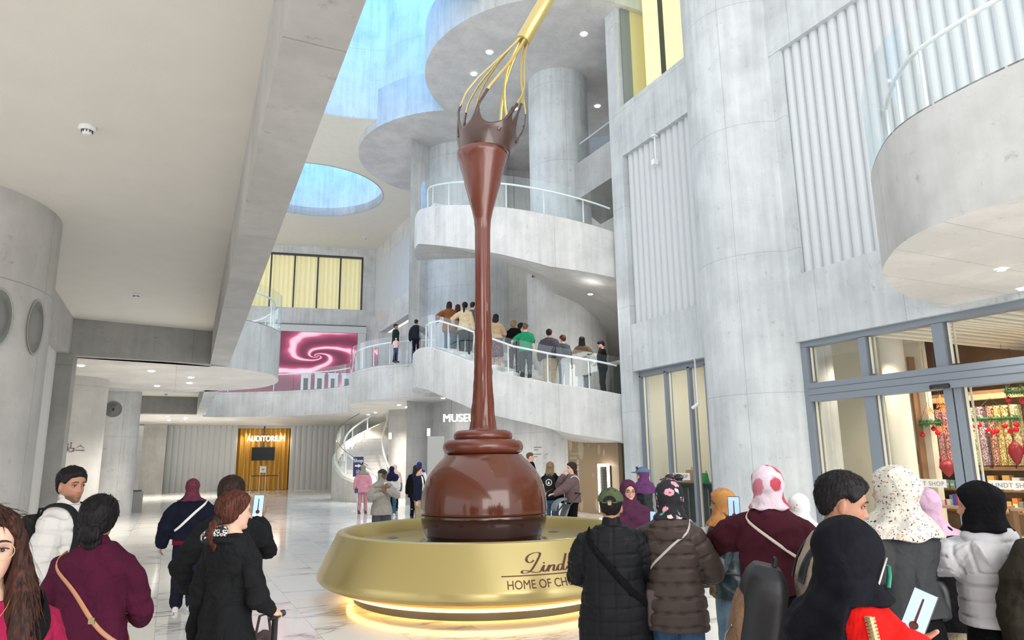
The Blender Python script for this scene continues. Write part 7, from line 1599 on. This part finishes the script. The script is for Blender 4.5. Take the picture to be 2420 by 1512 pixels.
# 20 pink hijab maroon hoodie
p, H = at(1811, 1102, 4.25)
PNK = printed('pink_scarf', (.60, .50, .56), [((.50, .17, .22), 7, .30, 6), ((.42, .05, .08), 4, .34, 5)], dis=.16, nsc=9)
F = person('person in white and red patterned headscarf and maroon hoodie seen from behind', p, 0, H, 172, T(MAR2, t=.038, hem=.98, sleeve=1.15, hood=1.0, fold=.010, name='hoodie'), TRO(BLK), head=('hijab', PNK, 1.462, .024), skin='mid', w=1.05, arms=(dict(w=(.27, -.36, 1.34), pole=(.8, .2, -.7), d=(.0, -.1, 1), n=(-.1, 1, 0), curl=.14), 'bent'), vx=.0065)
F20 = F
phone(F, 1, 'dark-edged lit smartphone raised by the person in maroon hoodie', off=.085)
crossbody(F, 'thin cream strap over right shoulder of the maroon hoodie', plain('strap_cream', (.55, .50, .42), .5), side=1, za=1.46, zb=1.15, w=.009)
# 21 small white headscarf
p, H = at(1886, 1165, 5.6)
person('short person in white flower-sprigged headscarf beyond the maroon hoodie', p, 0, H, 168, T(cloth('beige_coat', (.4, .35, .3)), t=.03), TRO(BLK), head=('hijab', printed('sprig_scarf', (.70, .66, .66), [((.35, .10, .12), 3, .10, 20)]), 1.32, .022), skin='fair', w=.95, vx=.008)
# 22 beige jacket man
p, H = at(1908, 1127, 3.1, gear=.02); H += .03
F = person('black-haired man in beige jacket looking down to the right, two-tone backpack', p, 0, H, 100, T(BEIGE, t=.03, hem=.80, sleeve=1.1, collar=.035, fold=.009), TRO(BLK), hair=('short', H_BLK, .020), skin=(.40, .20, .13), w=1.15, arms=('bent', 'bent'), hyaw=-5, hpitch=10, lean=13, vx=.0055, face=True)
F22 = F
PB = plain('pack_leather', (.010, .012, .014), .42, bump=.15, bscale=20, spec=.3); PBR = cloth('pack_brown_panel', (.20, .12, .075), scale=14, var=.2)
e = backpack(F, 'black leather backpack with worn brown front panel on the man in beige jacket', PB, PBR, size=(.16, .10, .25), z=1.0, y=.25)
# 24 grey fleece
p, H = at(2100, 1096, 3.5, gear=.025)
DOT = printed('dotted_scarf', (.56, .54, .47), [((.05, .05, .10), 3, .20, 52), ((.45, .20, .10), 6, .17, 46), ((.30, .22, .30), 9, .14, 40)], dis=.05, nsc=20)
F = person('tall woman in cream dotted headscarf and grey fleece seen from behind, head turned left', p, 0, H, -122, T(FLEECE, t=.042, hem=1.0, sleeve=1.25, fold=.010, name='fleece'), SKI(BLK, hem=.12, flare=1.15), head=('hijab', DOT, 1.37, .024), skin=(.55, .26, .18), w=1.0, arms=(dict(w=(.20, -.24, 1.04), pole=(.9, .6, 0), d=(-.6, -.8, .1), n=(0, .2, -1)), 'bent'), vx=.0065, hyaw=10, hpitch=-8, face=True)
# 25 lilac headscarf
p, H = at(2186, 1152, 4.5)
F = person('woman in lilac headscarf and long black top beyond the grey fleece, pale trousers', p, 0, H, 170, T(BLK, t=.04, hem=.78, flare=1.15, name='tunic'), TRO(KHAKI, w=1.15), head=('hijab', cloth('lilac_scarf', (.50, .33, .44)), 1.40, .020), skin='mid', w=1.08, vx=.007, arms=('bent', 'bent'))
backpack(F, 'small square black backpack with silver clasp on the woman in lilac headscarf', plain('nylon_black', (.02, .02, .022), .45), size=(.10, .05, .13), z=.98, y=.18, straps=False)
# 26 white puffer
p, H = at(2306, 1138, 3.55)
F = person('woman in black headscarf and white puffer jacket, arms raised towards the left', p, 0, H, -100, T(WHITEP, t=.042, hem=1.0, flare=1.10, quilt=(.075, .014), sleeve=1.15, hood=1.1, fold=.004), SKI(BLK, hem=.25, flare=1.3), head=('hijab', cloth('black_scarf', (.0045, .0045, .006)), 1.462, .024), skin=(.50, .26, .17), w=1.04, arms=(dict(w=(.02, -.50, 1.30), pole=(.7, .1, -1), d=(-.25, -.9, .5), n=(-.5, .2, -.8), curl=.5), dict(w=(-.06, -.46, 1.30), pole=(.7, .1, -1), d=(.1, -.9, .5), n=(-.5, .2, -.8), curl=.5)), vx=.006, hyaw=10)
F26 = F; phone(F, -1, 'grey smartphone in the raised hands of the woman in white puffer', on=False, case=plain('phone_grey', (.35, .37, .40), .4), off=.085)
# 27 right edge
p, H = at(2528, 1120, 3.15)
F = person('person in dark olive jacket cut by the right picture edge, hand hanging', p, 0, max(1.55, min(H, 1.7)), 178, T(cloth('olive_jacket', (.028, .025, .018)), t=.045, hem=.80, sleeve=1.3, fold=.008), TRO(BLK), hair=('short', H_BLK, .012), skin=(.38, .18, .12), w=1.12, arms=('down', 'down'), vx=.007)
# 23 black headscarf, red jacket, nearest
p, H = at(1990, 1222, 2.22, gear=.02)
al_ = math.atan2(-p[1], -p[0])+R_(138)+pi/2; wq = Matrix.Rotation(-al_, 4, 'Z') @ (P(2150, 1512, D=2.42)-Vector((p[0], p[1], 0)))/(H/1.7)
RED = cloth('red_jacket', (.72, .012, .010), scale=5)
F = person('woman in long black headscarf and bright red jacket nearest the camera, seen from behind', p, 0, H, 138, T(RED, t=.035, hem=.80, sleeve=1.2, fold=.012), TRO(BLK), head=('hijab', cloth('black_scarf2', (.004, .0045, .008), rough=.75, scale=4, strength=.9, dist=.05), .98, .032, None, .04, .86, lambda th: 1.445-.60*(1-sst(th, 98, 130))), skin=(.55, .30, .22), w=.96, arms=('down', dict(w=(-wq.x/(1+(.96-1)*.8), wq.y, wq.z), pole=(.7, .6, -.5), d=(.1, -.5, .8), n=(.5, .8, .2), curl=.2)), vx=.006, hpitch=8)
F23 = F; s = F['s']; HM = F['HM']
m = MB().tube([HM @ Vector(q) for q in ((-.097, -.02, -.075), (-.101, -.035, -.03), (-.100, -.06, .02))], .004*s, 8, flat=.6, ref=(1, 0, 0)); m.build('mask_strap', plain('strap_grey', (.45, .43, .40), .5), F['o'], smooth=True)
m = MB().tube([HM @ Vector(q) for q in ((-.085, -.085, -.005), (-.082, -.092, -.04), (-.075, -.095, -.075))], .008*s, 8); m.build('mask', plain('mask_green', (.02, .22, .15), .6), F['o'], smooth=True)
ce = empty('bag_chain', F['W'].translation, F['rz'], 'gold chain bag strap running down the back of the red jacket', 'bag strap')
strap_path(F, 1.4, 1.0, 0, n=6); cp = []
for z_ in np.linspace(1.425, .88, 30):
    th_ = R_(150-10*(1.42-z_)); dv = Vector((-cos(th_), -sin(th_), 0)); h_ = F['bvh'].ray_cast(Vector((cos(th_)*.5, sin(th_)*.5, z_*s)), dv); cp.append((h_[0]-dv*.008) if h_[0] is not None else Vector((cos(th_)*.2, sin(th_)*.2, z_*s)))
cp = spline([cp[0]]+[(cp[i-1]+cp[i]+cp[i+1])/3 for i in range(1, 29)]+[cp[-1]], 2); MB().tube(cp, .009, 8).build('cord', plain('chain_gold', (.55, .42, .22), .35, metal=.5), ce, smooth=True)
m = MB()
for i in range(0, len(cp)): c_ = cp[i]; m.box((c_.x-.010, c_.y-.010, c_.z-.003), (c_.x+.010, c_.y+.010, c_.z+.003))
m.build('links', MATS['chain_gold'], ce)
phone(F, -1, 'smartphone with pale screen beside the red jacket', off=.09)

# people on the spiral stair and the deck
def stair_z(x, y):
    a = math.degrees(math.atan2(y-HC[1], x-HC[0])) % 360; return itp(tabT, a)-.10
def onstair(label, x, y, R, turn, top, bottom, **k):
    # stand on the ring of radius R seen in this direction
    d = _f*FPX+_r2*(x-1210)+_u2*(756-y); dx, dy = d.x, d.y; a = dx*dx+dy*dy; b = -2*(dx*HC[0]+dy*HC[1]); c = HC[0]**2+HC[1]**2-R*R; t = (-b-math.sqrt(max(b*b-4*a*c, 0)))/2/a
    px, py, pz = dx*t, dy*t, CZ+d.z*t; a = math.degrees(math.atan2(py-HC[1], px-HC[0])) % 360
    zf = itp(tabT, a)-.10; zf = zf if a > 184 else 5.50
    H = pz-zf-.015; H = max(1.45, min(1.86, H)); return person(label, (px, py), zf, H, turn, top, bottom, vx=.013, **k)
onstair('woman in rust coat with fur hood on the stair landing', 1062, 703, 4.3, 175, T(cloth('rust_coat', (.24, .085, .03)), t=.045, hem=.70, hood=1, flare=1.1, name='coat'), TRO(JEAN), hair=('long', H_DBR, .018, .18), arms=(dict(w=(.40, -.1, 1.05), pole=(.5, .8, 0), d=(.5, -.5, -.6), n=(-1, 0, 0)), 'down'))
onstair('woman with brown hair in black top beside the rust coat', 1082, 706, 3.9, 178, T(BLK, t=.03, hem=.9, name='top'), TRO(JEAN), hair=('long', H_BRN, .018, .25))
onstair('woman in cream jacket and black trousers leaning on the stair handrail', 1099, 712, 4.6, 165, T(cloth('cream_jacket', (.62, .50, .33)), t=.035, hem=.82, flare=1.12), TRO(BLK, w=1.2), hair=('tail', H_BLK, .014, .3), arms=(dict(w=(.42, -.2, 1.08), pole=(.5, .8, 0), d=(.6, -.6, -.3), n=(-.5, 0, -.8)), 'down'), shoe=SHOEW)
onstair('bearded man in grey shirt on the stair left of the chocolate stream', 1118, 698, 4.0, 150, T(cloth('grey_shirt', (.10, .10, .11)), t=.02, hem=.86, name='shirt'), TRO(BLK), hair=('short', H_DBR, .014), beard=.8, skin='fair')
onstair('woman in beige top and flowered skirt right behind the chocolate stream', 1172, 742, 4.5, 168, T(cloth('beige_top', (.45, .33, .20)), t=.035, hem=.95, name='top'), SKI(printed('flower_skirt', (.10, .05, .06), [((.5, .2, .25), 3, .25, 18)]), hem=.42), hair=('long', H_BLK, .016, .2), arms=('bent', 'bent'))
onstair('dark-haired woman in cream coat and glasses higher on the stair', 1231, 716, 3.2, 110, T(cloth('cream_coat', (.60, .50, .36)), t=.04), TRO(BLK), hair=('long', H_BLK, .018, .22), glasses=True, skin='fair')
onstair('blond person in black jacket and grey trousers beside the green T-shirt', 1214, 748, 3.75, 168, T(BLK, t=.03, hem=.92), TRO(cloth('grey_trousers', (.08, .08, .085))), hair=('long', H_BLD, .014, .10), skin='fair', arms=('bent', 'bent'))
onstair('man in green T-shirt with jacket tied at waist, hand on the stair rail', 1241, 737, 4.6, 172, T(cloth('green_tee', (.02, .25, .12)), t=.025, hem=.88, short=1, name='t_shirt'), TRO(cloth('slate_jeans', (.04, .05, .06))), hair=('short', H_GRY, .012), skin='fair', arms=(dict(w=(.42, -.18, 1.10), pole=(.6, .7, -.3), d=(.7, -.6, -.2), n=(-.5, 0, -.8)), 'down'), w=1.05)
onstair('man in dark jacket and pale khaki trousers on the stair', 1297, 761, 4.5, 176, T(cloth('aubergine_jacket', (.065, .06, .075)), t=.045, hem=.86, boxy=1, sleeve=1.25), TRO(KHAKI, w=1.25), hair=('short', H_BLK, .018), skin='mid', w=1.12)
onstair('woman in grey-blue jacket looking back left on the stair', 1330, 783, 3.9, 150, T(cloth('slate_jacket', (.07, .08, .10)), t=.035, hem=.9), TRO(cloth('pale_jeans', (.2, .24, .28))), hair=('short', H_BRN, .018), skin='fair', hyaw=60)
onstair('long-haired woman in olive brown coat seen from behind on the stair', 1375, 795, 4.5, 176, T(cloth('olive_coat', (.13, .09, .05)), t=.035, hem=.55, flare=1.15, name='coat'), TRO(cloth('pale_jeans', (.2, .24, .28))), hair=('long', H_BLK, .016, .36), arms=('pocket', 'pocket'), skin='fair')
F = onstair('bearded man all in black checking phone at the right end of stair', 1421, 791, 4.4, -100, T(BLK, t=.02, hem=.88, name='sweater'), TRO(BLK), hair=('short', H_BLK, .014), beard=.9, skin='fair', arms=(dict(w=(.05, -.24, 1.22), pole=(.8, .1, -.8), d=(-.1, -.7, .6), n=(0, .6, .6)), 'bent'), hpitch=15)
phone(F, 1, 'small dark phone in the hand of the man in black on the stair', on=False)
def ondeck(label, x, y, D, turn, top, bottom, **k):
    q = P(x, y, D=D); H = q.z-5.56-.015; return person(label, (q.x, q.y), 5.56, max(.9, min(1.85, H)), turn, top, bottom, vx=.013, **k)
ondeck('man in dark green jacket and glasses on the far deck', 936, 765, 27.2, 70, T(cloth('dark_green', (.015, .035, .03)), t=.035, hem=.8), TRO(BLK), hair=('short', H_DBR, .012), skin='tan', glasses=True)
ondeck('child in pale pink T-shirt standing before the man in green', 936, 806, 26.6, 10, T(plain('pale_pink_tee', (.75, .55, .55), .8), t=.02, hem=.9, short=1, name='t_shirt'), TRO(JEAN), hair=('short', H_DBR, .014), skin='fair')
ondeck('man in black puffer leaning on the deck handrail', 984, 755, 26.4, 160, T(cloth('black_puff', (.015, .018, .025)), t=.05, hem=.85, quilt=(.1, .012), sleeve=1.2), TRO(NAVYC), hair=('short', H_DBR, .014), arms=('down', dict(w=(.42, -.2, 1.05), pole=(.5, .8, 0), d=(.6, -.6, -.3), n=(-.5, 0, -.8))))
